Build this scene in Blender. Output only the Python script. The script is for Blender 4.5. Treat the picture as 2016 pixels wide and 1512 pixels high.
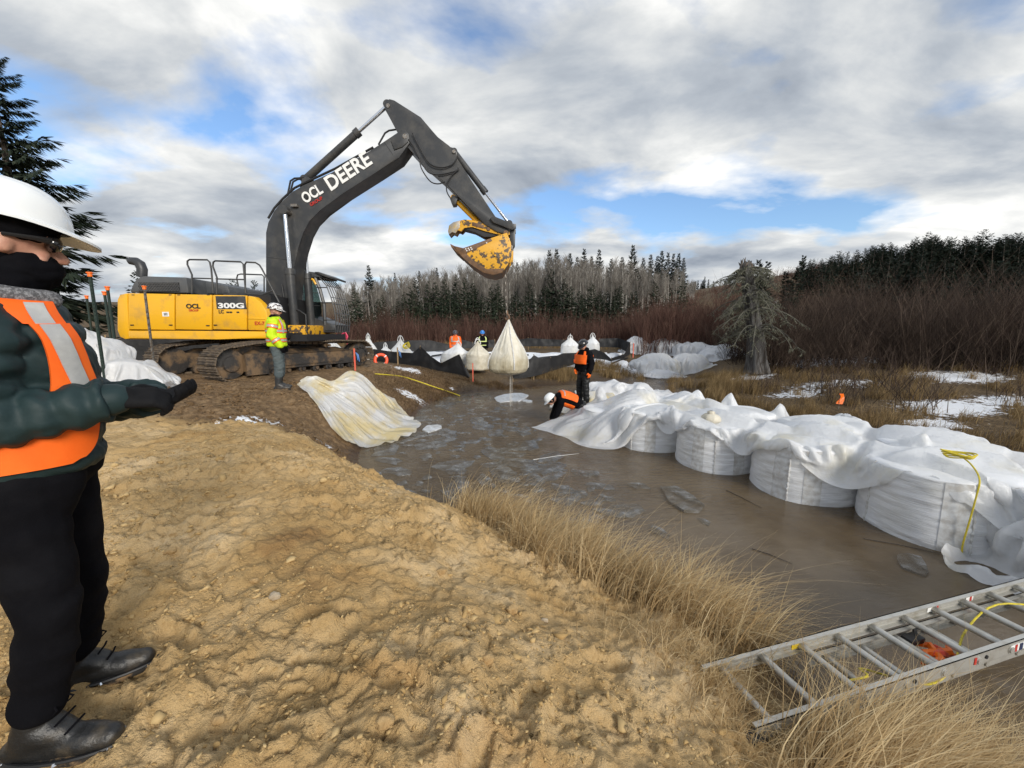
import bpy, bmesh, math, random
import numpy as np
from mathutils import Vector, Matrix, Quaternion
for o in list(bpy.data.objects): bpy.data.objects.remove(o)
S = bpy.context.scene
COL = S.collection
R = math.radians
# ---------------------------------------------------------------- camera
CH = 2.3; FPX = 757.0; PITCH = R(7.8)
cam_d = bpy.data.cameras.new('camera'); cam = bpy.data.objects.new('camera', cam_d); COL.objects.link(cam)
cam.location = (0, 0, CH); cam.rotation_euler = (R(90) - PITCH, 0, 0)
cam_d.sensor_width = 36; cam_d.lens = 36 * FPX / 2016; cam_d.clip_start = 0.05; cam_d.clip_end = 3000
S.camera = cam
S.render.resolution_x = 1024; S.render.resolution_y = 768
# ---------------------------------------------------------------- world: broken cloud over a blue sky
SUN_EL = R(24); SUN_AZ = R(150)     # azimuth clockwise from +Y: behind the camera to the right
W = bpy.data.worlds.new('World'); S.world = W; W.use_nodes = True
def world_sky():
    nt = W.node_tree; N = nt.nodes; L = nt.links; N.clear()
    out = N.new('ShaderNodeOutputWorld'); bg = N.new('ShaderNodeBackground')
    sky = N.new('ShaderNodeTexSky'); sky.sky_type = 'NISHITA'; sky.sun_disc = False
    sky.sun_elevation = SUN_EL; sky.sun_rotation = SUN_AZ
    tc = N.new('ShaderNodeTexCoord'); sp = N.new('ShaderNodeSeparateXYZ'); L.new(tc.outputs['Generated'], sp.inputs[0])
    def M(op, a, b=None, clamp=False):
        m = N.new('ShaderNodeMath'); m.operation = op; m.use_clamp = clamp
        for i, s in enumerate((a, b)):
            if s is None: continue
            if isinstance(s, (int, float)): m.inputs[i].default_value = s
            else: L.new(s, m.inputs[i])
        return m.outputs[0]
    zc = M('MAXIMUM', sp.outputs[2], 0.0); den = M('ADD', zc, 0.22)
    cx = M('DIVIDE', sp.outputs[0], den); cy = M('DIVIDE', sp.outputs[1], den)
    def layer(sx, sy, ox, oy, scale, detail, rough, dist=0.0):
        cb = N.new('ShaderNodeCombineXYZ'); L.new(M('ADD', M('MULTIPLY', cx, sx), ox), cb.inputs[0]); L.new(M('ADD', M('MULTIPLY', cy, sy), oy), cb.inputs[1])
        n = N.new('ShaderNodeTexNoise'); n.inputs['Scale'].default_value = scale; n.inputs['Detail'].default_value = detail
        n.inputs['Roughness'].default_value = rough; n.inputs['Distortion'].default_value = dist
        L.new(cb.outputs[0], n.inputs['Vector']); return n.outputs['Fac']
    def ramp(fac, pts):
        r = N.new('ShaderNodeValToRGB'); L.new(fac, r.inputs[0]); e = r.color_ramp.elements
        while len(e) < len(pts): e.new(0.5)
        for k, (p, c) in enumerate(pts): e[k].position = p; e[k].color = (c[0], c[1], c[2], 1)
        return r.outputs[0]
    cov = layer(1, 1.25, 3.1, 7.7, 1.15, 7, .52, .15)
    shade = layer(1, 1.35, 11.3, 2.4, 1.35, 8, .55, .25)
    big = layer(1, 1, 5.2, 9.1, .45, 3, .5)
    g = lambda v: (v, v, v)
    c1 = ramp(M('ADD', M('MULTIPLY', shade, .75), M('MULTIPLY', big, .25)), [(.35, (.25, .285, .34)), (.44, (.39, .425, .47)), (.52, (.60, .615, .62)), (.60, (.86, .855, .83))])
    lowc = M('MULTIPLY', M('SUBTRACT', .22, zc), .9); lowc = M('MAXIMUM', lowc, 0.0)
    f1 = ramp(M('ADD', cov, lowc), [(.40, g(0.0)), (.50, g(1.0))])
    sk = N.new('ShaderNodeMix'); sk.data_type = 'RGBA'; sk.blend_type = 'MULTIPLY'; sk.inputs[0].default_value = 1
    L.new(sky.outputs[0], sk.inputs[6]); sk.inputs[7].default_value = (.118, .138, .160, 1)
    mx = N.new('ShaderNodeMix'); mx.data_type = 'RGBA'; L.new(f1, mx.inputs[0]); L.new(sk.outputs[2], mx.inputs[6]); L.new(c1, mx.inputs[7])
    L.new(mx.outputs[2], bg.inputs[0]); bg.inputs[1].default_value = 1.0
    L.new(bg.outputs[0], out.inputs[0])
world_sky()
sun_d = bpy.data.lights.new('sun', 'SUN'); sun = bpy.data.objects.new('sun', sun_d); COL.objects.link(sun)
sun_d.energy = 2.4; sun_d.angle = R(22); sun_d.color = (1, .94, .85)
sdir = Vector((math.sin(SUN_AZ) * math.cos(SUN_EL), math.cos(SUN_AZ) * math.cos(SUN_EL), math.sin(SUN_EL)))
sun.rotation_euler = sdir.to_track_quat('Z', 'Y').to_euler(); sun.location = (0, -20, 30)
VS = S.view_settings; VS.view_transform = 'Standard'; VS.look = 'None'; VS.exposure = 0.35; VS.gamma = 1.0; VS.use_curve_mapping = False
# ---------------------------------------------------------------- helpers
cP, sP = math.cos(PITCH), math.sin(PITCH)
def ray(u, v):
    a = (u - 1008) / FPX; b = (756 - v) / FPX
    return a, cP + b * sP, -sP + b * cP
def PY(u, v, Y):                        # the point seen at (u, v) that stands Y metres ahead
    x, y, z = ray(u, v); t = Y / y; return Vector((x * t, Y, CH + z * t))
def PZ(u, v, Z):                        # the point seen at (u, v) on the level Z
    x, y, z = ray(u, v); t = (Z - CH) / z; return Vector((x * t, y * t, Z))
_prng = np.random.RandomState(7); _perm = _prng.permutation(256); _perm = np.concatenate([_perm, _perm, _perm])
_ang = _prng.rand(256) * 2 * np.pi; _gx, _gy = np.cos(_ang), np.sin(_ang)
_g3 = _prng.normal(size=(256, 3)); _g3 /= np.linalg.norm(_g3, axis=1)[:, None]
def perlin(x, y, seed=0):
    x = np.asarray(x, float) + seed * 17.31; y = np.asarray(y, float) + seed * 9.77
    xi = np.floor(x).astype(int); yi = np.floor(y).astype(int); xf = x - xi; yf = y - yi
    u = xf ** 3 * (xf * (xf * 6 - 15) + 10); v = yf ** 3 * (yf * (yf * 6 - 15) + 10)
    def gr(ix, iy, dx, dy):
        h = _perm[(_perm[ix & 255] + iy) & 255]; return _gx[h] * dx + _gy[h] * dy
    a = gr(xi, yi, xf, yf); b = gr(xi + 1, yi, xf - 1, yf); c = gr(xi, yi + 1, xf, yf - 1); d = gr(xi + 1, yi + 1, xf - 1, yf - 1)
    return ((a + u * (b - a)) * (1 - v) + (c + u * (d - c)) * v) * 1.5
def perlin3(p, seed=0):
    p = np.asarray(p, float) + seed * 13.7; pi = np.floor(p).astype(int); f = p - pi
    w = f ** 3 * (f * (f * 6 - 15) + 10); res = 0
    for dx in (0, 1):
        for dy in (0, 1):
            for dz in (0, 1):
                h = _perm[(_perm[(_perm[(pi[:, 0] + dx) & 255] + pi[:, 1] + dy) & 255] + pi[:, 2] + dz) & 255]
                g = _g3[h]; d = g[:, 0] * (f[:, 0] - dx) + g[:, 1] * (f[:, 1] - dy) + g[:, 2] * (f[:, 2] - dz)
                wt = (w[:, 0] if dx else 1 - w[:, 0]) * (w[:, 1] if dy else 1 - w[:, 1]) * (w[:, 2] if dz else 1 - w[:, 2])
                res = res + d * wt
    return res * 1.5
def fbm(x, y, octs=4, seed=0, gain=.5):
    r = 0; a = 1
    for k in range(octs):
        r = r + a * perlin(x * 2 ** k, y * 2 ** k, seed + k * 3); a *= gain
    return r
def sstep(x, a, b):
    t = np.clip((np.asarray(x, float) - a) / (b - a), 0, 1); return t * t * (3 - 2 * t)
def wloc(o):
    v = Vector((0, 0, 0))
    while o is not None: v = v + o.location; o = o.parent
    return v
def link(o, parent=None):
    COL.objects.link(o)
    if parent is not None: o.parent = parent
    return o
def tag(o, label=None, cat=None, group=None, kind=None):
    if label: o['label'] = label
    if cat: o['category'] = cat
    if group: o['group'] = group
    if kind: o['kind'] = kind
    return o
def thing(name, label, cat, loc=(0, 0, 0), group=None):
    o = bpy.data.objects.new(name, None); o.location = loc; o.empty_display_size = .2; link(o)
    return tag(o, label, cat, group)
def mesh_np(name, V, Fc, mat, parent=None, smooth=True, sharp=None, local=False):
    """V: (n,3) array in world coordinates; Fc: (m,k) array or list of lists."""
    V = np.asarray(V, np.float64)
    me = bpy.data.meshes.new(name)
    if parent is not None and not local: V = V - np.array(wloc(parent))
    if isinstance(Fc, np.ndarray):
        m, k = Fc.shape
        me.vertices.add(len(V)); me.vertices.foreach_set('co', V.astype(np.float32).ravel())
        me.loops.add(m * k); me.loops.foreach_set('vertex_index', Fc.astype(np.int32).ravel())
        me.polygons.add(m); me.polygons.foreach_set('loop_start', np.arange(0, m * k, k, dtype=np.int32))
        me.update(calc_edges=True)
    else:
        me.from_pydata([tuple(v) for v in V], [], Fc); me.update()
    if mat is not None: me.materials.append(mat)
    if smooth:
        me.polygons.foreach_set('use_smooth', np.ones(len(me.polygons), bool))
        if sharp: me.set_sharp_from_angle(angle=sharp)
    o = bpy.data.objects.new(name, me); link(o, parent); return o
class MB:
    """collects shapes; build() links them as ONE mesh object"""
    def __init__(s): s.V = []; s.F = []
    def add(s, V, F):
        n = len(s.V); s.V += [tuple(v) for v in V]; s.F += [[i + n for i in f] for f in F]; return s
    def box(s, c, d, rot=None, bev=0):
        x, y, z = d[0] / 2, d[1] / 2, d[2] / 2
        V = [Vector(p) for p in ((-x, -y, -z), (x, -y, -z), (x, y, -z), (-x, y, -z), (-x, -y, z), (x, -y, z), (x, y, z), (-x, y, z))]
        F = [(0, 3, 2, 1), (4, 5, 6, 7), (0, 1, 5, 4), (1, 2, 6, 5), (2, 3, 7, 6), (3, 0, 4, 7)]
        if bev: V, F = bevel_vf(V, F, bev)
        if rot is not None: V = [rot @ v for v in V]
        return s.add([v + Vector(c) for v in V], F)
    def prism(s, poly, y0, y1, bev=0):
        """poly: (x, z) outline, extruded along Y from y0 to y1"""
        n = len(poly)
        ar = sum(poly[i][0] * poly[(i + 1) % n][1] - poly[(i + 1) % n][0] * poly[i][1] for i in range(n))
        if ar < 0: poly = poly[::-1]
        V = [Vector((p[0], y0, p[1])) for p in poly] + [Vector((p[0], y1, p[1])) for p in poly]
        F = [list(range(n)), list(range(2 * n - 1, n - 1, -1))] + [[i, i + n, (i + 1) % n + n, (i + 1) % n] for i in range(n)]
        if bev: V, F = bevel_vf(V, F, bev)
        return s.add(V, F)
    def tube(s, pts, r, n=8, cap=True):
        pts = [Vector(p) for p in pts]; k = len(pts); rs = r if isinstance(r, (list, tuple)) else [r] * k
        T = []
        for i in range(k):
            d = pts[min(i + 1, k - 1)] - pts[max(i - 1, 0)]
            T.append(d.normalized() if d.length > 1e-9 else Vector((0, 0, 1)))
        up = Vector((0, 0, 1)) if abs(T[0].z) < .9 else Vector((1, 0, 0))
        a = T[0].cross(up).normalized(); V = []
        for i in range(k):
            if i: 
                a = a - T[i] * a.dot(T[i]); a.normalize()
            b = T[i].cross(a)
            V += [pts[i] + (a * math.cos(2 * math.pi * j / n) + b * math.sin(2 * math.pi * j / n)) * rs[i] for j in range(n)]
        F = [[i * n + j, i * n + (j + 1) % n, (i + 1) * n + (j + 1) % n, (i + 1) * n + j] for i in range(k - 1) for j in range(n)]
        if cap: F += [list(range(n - 1, -1, -1)), [(k - 1) * n + j for j in range(n)]]
        return s.add(V, F)
    def lathe(s, prof, c=(0, 0, 0), axis=(0, 0, 1), n=24):
        """prof: (r, h) pairs along axis"""
        ax = Vector(axis).normalized(); up = Vector((0, 0, 1)) if abs(ax.z) < .9 else Vector((1, 0, 0))
        a = ax.cross(up).normalized(); b = ax.cross(a); c = Vector(c); V = []
        for r, h in prof: V += [c + ax * h + (a * math.cos(2 * math.pi * j / n) + b * math.sin(2 * math.pi * j / n)) * r for j in range(n)]
        k = len(prof)
        F = [[i * n + j, i * n + (j + 1) % n, (i + 1) * n + (j + 1) % n, (i + 1) * n + j] for i in range(k - 1) for j in range(n)]
        F += [list(range(n - 1, -1, -1)), [(k - 1) * n + j for j in range(n)]]
        return s.add(V, F)
    def build(s, name, mat, parent=None, smooth=True, sharp=.6, local=False):
        V = np.array([tuple(v) for v in s.V], float)
        o = mesh_np(name, V, s.F, mat, parent, smooth, sharp, local)
        bm = bmesh.new(); bm.from_mesh(o.data); bmesh.ops.recalc_face_normals(bm, faces=list(bm.faces)); bm.to_mesh(o.data); bm.free()
        return o
def bevel_vf(V, F, w, seg=2):
    bm = bmesh.new(); vs = [bm.verts.new(v) for v in V]
    for f in F: bm.faces.new([vs[i] for i in f])
    bmesh.ops.bevel(bm, geom=list(bm.edges), offset=w, segments=seg, profile=.5, affect='EDGES', clamp_overlap=True)
    bm.verts.index_update(); V2 = [v.co.copy() for v in bm.verts]; F2 = [[v.index for v in f.verts] for f in bm.faces]; bm.free()
    return V2, F2
def grid_faces(nr, nc, wrap=False):
    i = np.arange(nr - 1)[:, None]; j = np.arange(nc if wrap else nc - 1)[None, :]; j2 = (j + 1) % nc
    return np.stack([i * nc + j, i * nc + j2, (i + 1) * nc + j2, (i + 1) * nc + j], -1).reshape(-1, 4)
def copy_tree(o, parent=None):
    c = o.copy(); COL.objects.link(c); c.parent = parent
    for ch in list(o.children): copy_tree(ch, c)
    return c
# ---------------------------------------------------------------- materials
def newmat(name):
    m = bpy.data.materials.new(name); m.use_nodes = True; nt = m.node_tree; nt.nodes.clear()
    out = nt.nodes.new('ShaderNodeOutputMaterial'); b = nt.nodes.new('ShaderNodeBsdfPrincipled'); nt.links.new(b.outputs[0], out.inputs[0])
    return m, nt, b, out
def n_noise(nt, scale, detail=5, rough=.55, coord='Object', dist=0, vec=None, stretch=None):
    n = nt.nodes.new('ShaderNodeTexNoise'); n.inputs['Scale'].default_value = scale; n.inputs['Detail'].default_value = detail
    n.inputs['Roughness'].default_value = rough; n.inputs['Distortion'].default_value = dist
    if vec is None:
        tc = nt.nodes.new('ShaderNodeTexCoord'); vec = tc.outputs[coord]
    if stretch:
        mp = nt.nodes.new('ShaderNodeMapping'); mp.inputs['Scale'].default_value = stretch; nt.links.new(vec, mp.inputs[0]); vec = mp.outputs[0]
    nt.links.new(vec, n.inputs['Vector']); return n.outputs['Fac']
def n_ramp(nt, fac, pts):
    r = nt.nodes.new('ShaderNodeValToRGB'); nt.links.new(fac, r.inputs[0]); e = r.color_ramp.elements
    while len(e) < len(pts): e.new(.5)
    for k, (p, c) in enumerate(pts):
        if isinstance(c, (int, float)): c = (c, c, c)
        e[k].position = p; e[k].color = (c[0], c[1], c[2], 1)
    return r.outputs[0]
def n_mix(nt, fac, a, b, blend='MIX'):
    m = nt.nodes.new('ShaderNodeMix'); m.data_type = 'RGBA'; m.blend_type = blend
    for s, k in ((fac, 0), (a, 6), (b, 7)):
        if isinstance(s, (int, float)): m.inputs[k].default_value = s if k == 0 else (s, s, s, 1)
        elif isinstance(s, tuple): m.inputs[k].default_value = (s[0], s[1], s[2], 1)
        else: nt.links.new(s, m.inputs[k])
    return m.outputs[2]
def n_math(nt, op, a, b=0.0, clamp=False):
    m = nt.nodes.new('ShaderNodeMath'); m.operation = op; m.use_clamp = clamp
    for i, s in enumerate((a, b)):
        if isinstance(s, (int, float)): m.inputs[i].default_value = s
        else: nt.links.new(s, m.inputs[i])
    return m.outputs[0]
def n_bump(nt, b, h, strength=.4, dist=.02):
    n = nt.nodes.new('ShaderNodeBump'); n.inputs['Strength'].default_value = strength; n.inputs['Distance'].default_value = dist
    nt.links.new(h, n.inputs['Height']); nt.links.new(n.outputs[0], b.inputs['Normal']); return n
def pm(name, col, rough=.6, metal=0, col2=None, ns=6, lo=.4, hi=.65, bump=0, bs=60, bd=.01, spec=.5, rnd=0, coat=0, coord='Object', stretch=None):
    m, nt, b, out = newmat(name)
    b.inputs['Roughness'].default_value = rough; b.inputs['Metallic'].default_value = metal
    b.inputs['Specular IOR Level'].default_value = spec; b.inputs['Coat Weight'].default_value = coat
    c = None
    if col2 is not None:
        f = n_ramp(nt, n_noise(nt, ns, 6, .6, coord, stretch=stretch), [(lo, 0.0), (hi, 1.0)]); c = n_mix(nt, f, tuple(col), tuple(col2))
    if rnd:
        oi = nt.nodes.new('ShaderNodeObjectInfo'); hs = nt.nodes.new('ShaderNodeHueSaturation')
        v = n_math(nt, 'ADD', n_math(nt, 'MULTIPLY', oi.outputs['Random'], rnd), 1 - rnd / 2); nt.links.new(v, hs.inputs['Value'])
        if c is None: hs.inputs['Color'].default_value = (*col, 1)
        else: nt.links.new(c, hs.inputs['Color'])
        c = hs.outputs[0]
    if c is None: b.inputs['Base Color'].default_value = (*col, 1)
    else: nt.links.new(c, b.inputs['Base Color'])
    if bump: n_bump(nt, b, n_noise(nt, bs, 4, .6, coord, stretch=stretch), bump, bd)
    return m
# ================================================================ the ground
CTRL = np.array([
 # near bank (sand)
 (0,0,.92),(-2,0,.95),(-4,0,1.0),(-1.5,1.1,.9),(-3,2.5,1.0),(-6,3,1.12),(-.9,2,.88),(-2.3,4.6,.84),(-1.6,3.9,.82),(-1.0,3.45,.76),(-.55,3.2,.66),
 (-.15,2.4,.60),(.3,1.8,.58),(.5,1.1,.62),(.8,.4,.62),(1.0,1.5,.36),(1.2,.9,.40),(.9,-1.5,.7),(0,-2.5,.95),(-5,-4,1),(3,-3,.5),(-9,1,1.15),(-9,5,1.2),
 (-4.2,5,1.0),(-6.6,6.6,1.15),(-3.2,5.6,.8),(.6,2.25,.36),(.1,3.1,.36),(-.35,3.7,.38),(1.3,2.1,.28),(1.55,1.5,.2),
 # water edge, near side
 (-3.05,7.6,0),(-2.55,6.2,0),(-1.75,5.1,0),(-.85,4.5,0),(.1,4.0,0),(.93,3.35,0),(1.75,2.65,.0),(1.95,2.0,0),(2.1,1.4,0),(2.5,.6,0),(3.2,-.5,0),
 # bed
 (1.9,3.6,-.4),(3,2.6,-.5),(4,4,-.6),(1,5,-.5),(-.5,6,-.45),(-1.5,7.5,-.4),(-1,9,-.5),(0,12,-.5),(-1,14,-.25),(3,6,-.6),(6,6,-.5),(3,10,-.5),(4,13,-.45),(4.5,15.5,-.25),(7.8,19,-.2),(8,5,-.5),(10,4,-.5),(14,2,-.4),(6,1,-.5),(3.2,1.5,-.35),(9,0,-.4),(6,9,-.5),(1.5,15,-.2),(5.2,12,-.4),
 # right bank
 (8.4,8.4,.0),(10,7.3,.0),(14,5.5,.0),(20,4,0),(6.7,14.2,0),(6.7,12,0),(7.4,9.8,0),(8.6,10,.3),(9.2,11.5,.42),(12,9,.4),(10,14,.62),(14,15,1.05),(16,11,.75),(20,10,.95),(9,17.5,.5),(12,20,.95),(20,20,1.6),(25,12,1.4),(12,7.6,.3),(16,7,.5),
 # far side of the pool and the pad behind
 (-2.8,9,.0),(-2.75,11,0),(-2.45,13.2,0),(-1.2,14.6,.02),(-.37,15.4,.05),(1.5,16.4,.05),(4,17.2,.05),(5.6,19.2,.05),(6.4,21,.08),(9.5,21.2,.2),
 (-3,17,.52),(-1.8,17.5,.5),(0,18,.32),(0,20,.5),(-3,21,.6),(3,21,.5),(6,23,.5),(0,27,.95),(9,27,.95),(-6,24,.95),(-8,18,1.0),
 (-12,12,1.15),(-10,9,1.15),(-8,8,1.14),(-5.2,8.2,1.03),(-4.9,10,1.06),(-4.7,13.5,1.05),(-7,13,1.1),(-3.7,13,.62),(-3.6,11,.62),(-3.75,9.4,.72),(-4.3,8.1,.95),(-3.9,7.3,.72),(-4.6,6.6,.98),(-3.5,15,.75),(-2.0,16,.35)], float)
def _tpsk(r2): return np.where(r2 > 1e-12, .5 * r2 * np.log(r2 + 1e-12), 0)
def _tps_fit(C):
    n = len(C); A = np.zeros((n + 3, n + 3)); d2 = ((C[:, None, :2] - C[None, :, :2]) ** 2).sum(-1)
    A[:n, :n] = _tpsk(d2) + np.eye(n) * .02; A[:n, n] = 1; A[:n, n + 1:] = C[:, :2]; A[n:, :n] = A[:n, n:].T
    return np.linalg.solve(A, np.concatenate([C[:, 2], np.zeros(3)]))
_TW = _tps_fit(CTRL)
def base_h(x, y):
    x = np.asarray(x, float); y = np.asarray(y, float); sh = x.shape; x = x.ravel(); y = y.ravel(); n = len(CTRL)
    xc = np.clip(x, -16, 28); yc = np.clip(y, -5, 30)
    z = np.full(x.shape, _TW[n]) + _TW[n + 1] * xc + _TW[n + 2] * yc
    for k in range(n):
        z += _TW[k] * _tpsk((xc - CTRL[k, 0]) ** 2 + (yc - CTRL[k, 1]) ** 2)
    z = np.clip(z, -.7, 2.0)
    far = 1.05 + 8.5 * sstep(y, 40, 100) + 4 * sstep(y, 100, 180)
    far = far + 9.5 * np.exp(-(((x - 62) / 26) ** 2 + ((y - 62) / 24) ** 2)) + 3.4 * np.exp(-(((x - 34) / 14) ** 2 + ((y - 52) / 14) ** 2)) + 1.5 * np.exp(-(((x - 46) / 12) ** 2 + ((y - 90) / 16) ** 2))
    w = np.maximum.reduce([sstep(y, 24, 34), sstep(x, 19, 28), sstep(-x, 11, 16), sstep(-y, 3, 6)])
    return (z * (1 - w) + far * w).reshape(sh)
def soil_masks(x, y):
    left = sstep(-x + 1.6, -.4, .4) * 1.0
    ycut = 5.4 + .35 * fbm(x * .7, y * .7, 3, 5) - .12 * np.clip(x + 4, -3, 3)
    sand = sstep(ycut - y, -.35, .45) * left
    mud = (1 - sand) * sstep(16.5 - y, 0, 2) * sstep(-2.2 - x, -.6, .6)
    return sand, mud
def ground_h(x, y, detail=True):
    x = np.asarray(x, float); y = np.asarray(y, float)
    z = base_h(x, y)
    sand, mud = soil_masks(x, y)
    z = z + (1 - sand) * .05 * fbm(x * .9, y * .9, 3, 2) * sstep(z, -.3, .2)
    m = np.clip(sand + .75 * mud, 0, 1) * sstep(z, -.1, .25)
    z = z + m * (.055 * fbm(x * 1.3, y * 1.3, 3, 11))
    if detail:
        near = sstep(14 - np.hypot(x, y), 0, 6)
        wx = x + .05 * perlin(x * 5, y * 5, 3); wy = y + .05 * perlin(x * 5, y * 5, 4)
        patch = sstep(perlin(x * 1.25, y * 1.25, 31) + .4 * perlin(x * 3.1, y * 3.1, 32), -.20, .38)          # churned against trodden sand
        bil = np.abs(perlin(wx * 4.2, wy * 4.2, 21)) + .5 * np.abs(perlin(wx * 8.7, wy * 8.7, 22)) + .3 * np.abs(perlin(wx * 17, wy * 17, 23))
        z = z + m * near * (.3 + .7 * patch) * .028 * (bil - .45) + m * near * (.25 + .75 * patch) * .024 * fbm(wx * 6.5, wy * 6.5, 5, 61, .70)
        rid = 1 - np.abs(perlin(wx * 2.3 + .6 * wy, wy * 2.9, 25)) * 2
        z = z + m * near * patch * .035 * np.clip(rid, 0, 1) ** 3
        z = z + m * near * .011 * (1 - 2 * np.abs(perlin(wx * 30, wy * 30, 24))) * (.35 + .65 * patch)
        # flat lumps: terraces with steep little edges
        q = perlin(wx * 6.2, wy * 6.2, 27); z = z + m * near * .016 * sstep(q, .10, .15) + m * near * .014 * sstep(perlin(wx * 11.5, wy * 11.5, 28), .14, .22)
        gu = x * .80 + y * .60; gv = -x * .60 + y * .80                    # scrape marks of the bucket teeth
        gm = sstep(perlin(gu * .5 + 3, gv * .9, 71), .10, .35) * (1 - patch * .6); z = z + m * near * gm * .016 * np.sin(gv * 34 + 1.2 * perlin(gu * 1.5, gv * 3, 72)) 
        for (fx, fy, ang, ln) in FOOT:                                  # boot prints and drag marks
            c, s_ = math.cos(ang), math.sin(ang); lx = (x - fx) * c + (y - fy) * s_; ly = -(x - fx) * s_ + (y - fy) * c
            e = (lx / ln) ** 2 + (ly / (ln * .42)) ** 2
            z = z - m * .035 * np.exp(-e ** 2) + m * .02 * np.exp(-((np.sqrt(e) - 1.35) / .22) ** 2)
    return z
_fr = random.Random(5)
FOOT = [(_fr.uniform(-2.6, .9), _fr.uniform(1.0, 4.0), _fr.uniform(-.5, 1.3), _fr.uniform(.11, .17)) for _ in range(26)]
def axis_coords(segs):
    out = [segs[0][0]]
    for a, b, h0, h1 in segs:
        x = a
        while x < b - 1e-6:
            h = h0 + (h1 - h0) * (x - a) / (b - a); x = min(x + h, b); out.append(x)
    return np.array(out)
def m_ground():
    m, nt, b, out = newmat('ground_soil'); L = nt.links
    at = nt.nodes.new('ShaderNodeVertexColor'); at.layer_name = 'soil'
    sp = nt.nodes.new('ShaderNodeSeparateColor'); L.new(at.outputs[0], sp.inputs[0])
    n1 = n_noise(nt, 1.6, 7, .62); n2 = n_noise(nt, 9, 6, .65); n3 = n_noise(nt, 70, 4, .7)
    sand = n_ramp(nt, n1, [(.27, (.30, .18, .072)), (.40, (.44, .288, .122)), (.53, (.53, .368, .178)), (.68, (.61, .458, .265))])
    sand = n_mix(nt, n_ramp(nt, n2, [(.33, .9), (.45, 0.0)]), sand, (.34, .215, .085))
    rust = n_ramp(nt, n_noise(nt, .9, 4, .5, stretch=(1, 1.4, 1)), [(.66, 0.0), (.74, .45)])
    sand = n_mix(nt, rust, sand, (.42, .22, .065))
    mud = n_ramp(nt, n2, [(.3, (.09, .055, .027)), (.5, (.19, .12, .06)), (.7, (.32, .215, .115))])
    litter = n_ramp(nt, n_noise(nt, 14, 6, .7), [(.3, (.035, .024, .014)), (.5, (.105, .07, .036)), (.7, (.22, .155, .08))])
    c = n_mix(nt, sp.outputs[0], litter, sand); c = n_mix(nt, sp.outputs[1], c, mud)
    damp = n_mix(nt, 1.0, c, (.42, .36, .32), 'MULTIPLY')          # wet strip along the water line
    geo = nt.nodes.new('ShaderNodeNewGeometry'); sz = nt.nodes.new('ShaderNodeSeparateXYZ'); L.new(geo.outputs['Position'], sz.inputs[0])
    wet = n_ramp(nt, n_math(nt, 'ADD', sz.outputs[2], n_math(nt, 'MULTIPLY', n1, .25)), [(.16, 1.0), (.36, 0.0)])
    c = n_mix(nt, wet, c, damp)
    snow_f = n_math(nt, 'MULTIPLY', sp.outputs[2], 1.0)
    sn = n_ramp(nt, n_math(nt, 'ADD', snow_f, n_math(nt, 'MULTIPLY', n_math(nt, 'SUBTRACT', n_noise(nt, 7, 7, .72), .5), 1.5)), [(.47, 0.0), (.56, 1.0)])
    c = n_mix(nt, sn, c, (.80, .82, .85))
    L.new(c, b.inputs['Base Color'])
    L.new(n_ramp(nt, wet, [(0, .88), (1, .35)]), b.inputs['Roughness']); b.inputs['Specular IOR Level'].default_value = .3
    h = n_math(nt, 'ADD', n_math(nt, 'MULTIPLY', n2, .5), n_math(nt, 'ADD', n_math(nt, 'MULTIPLY', n3, .32), n_math(nt, 'MULTIPLY', n_noise(nt, 28, 5, .65), .5)))
    rn = nt.nodes.new('ShaderNodeTexNoise'); rn.noise_type = 'RIDGED_MULTIFRACTAL'; rn.inputs['Scale'].default_value = 7; rn.inputs['Detail'].default_value = 8; rn.inputs['Roughness'].default_value = .6; rn.inputs['Distortion'].default_value = .5
    tcn = nt.nodes.new('ShaderNodeTexCoord'); L.new(tcn.outputs['Object'], rn.inputs['Vector'])
    h = n_math(nt, 'SUBTRACT', h, n_math(nt, 'MULTIPLY', rn.outputs['Fac'], .28))
    n_bump(nt, b, h, .9, .05)
    return m
xs = axis_coords([(-400, -60, 60, 30), (-60, -16, 8, .7), (-16, -6, .5, .07), (-6, -2.6, .06, .016), (-2.6, 1.5, .0135, .0135), (1.5, 4, .02, .09), (4, 14, .12, .3), (14, 40, .35, 2.5), (40, 80, 3, 5), (80, 500, 15, 60)])
ys = axis_coords([(-60, -6, 20, 3), (-6, .8, 1.2, .04), (.8, 3.4, .0125, .014), (3.4, 6, .016, .035), (6, 10, .036, .07), (10, 18, .08, .14), (18, 30, .16, .4), (30, 70, .6, 3), (70, 160, 4, 8), (160, 700, 20, 90)])
GX, GY = np.meshgrid(xs, ys); GZ = ground_h(GX, GY)
ground = mesh_np('ground', np.stack([GX, GY, GZ], -1).reshape(-1, 3), grid_faces(len(ys), len(xs)), m_ground())
tag(ground, kind='structure')
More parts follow.
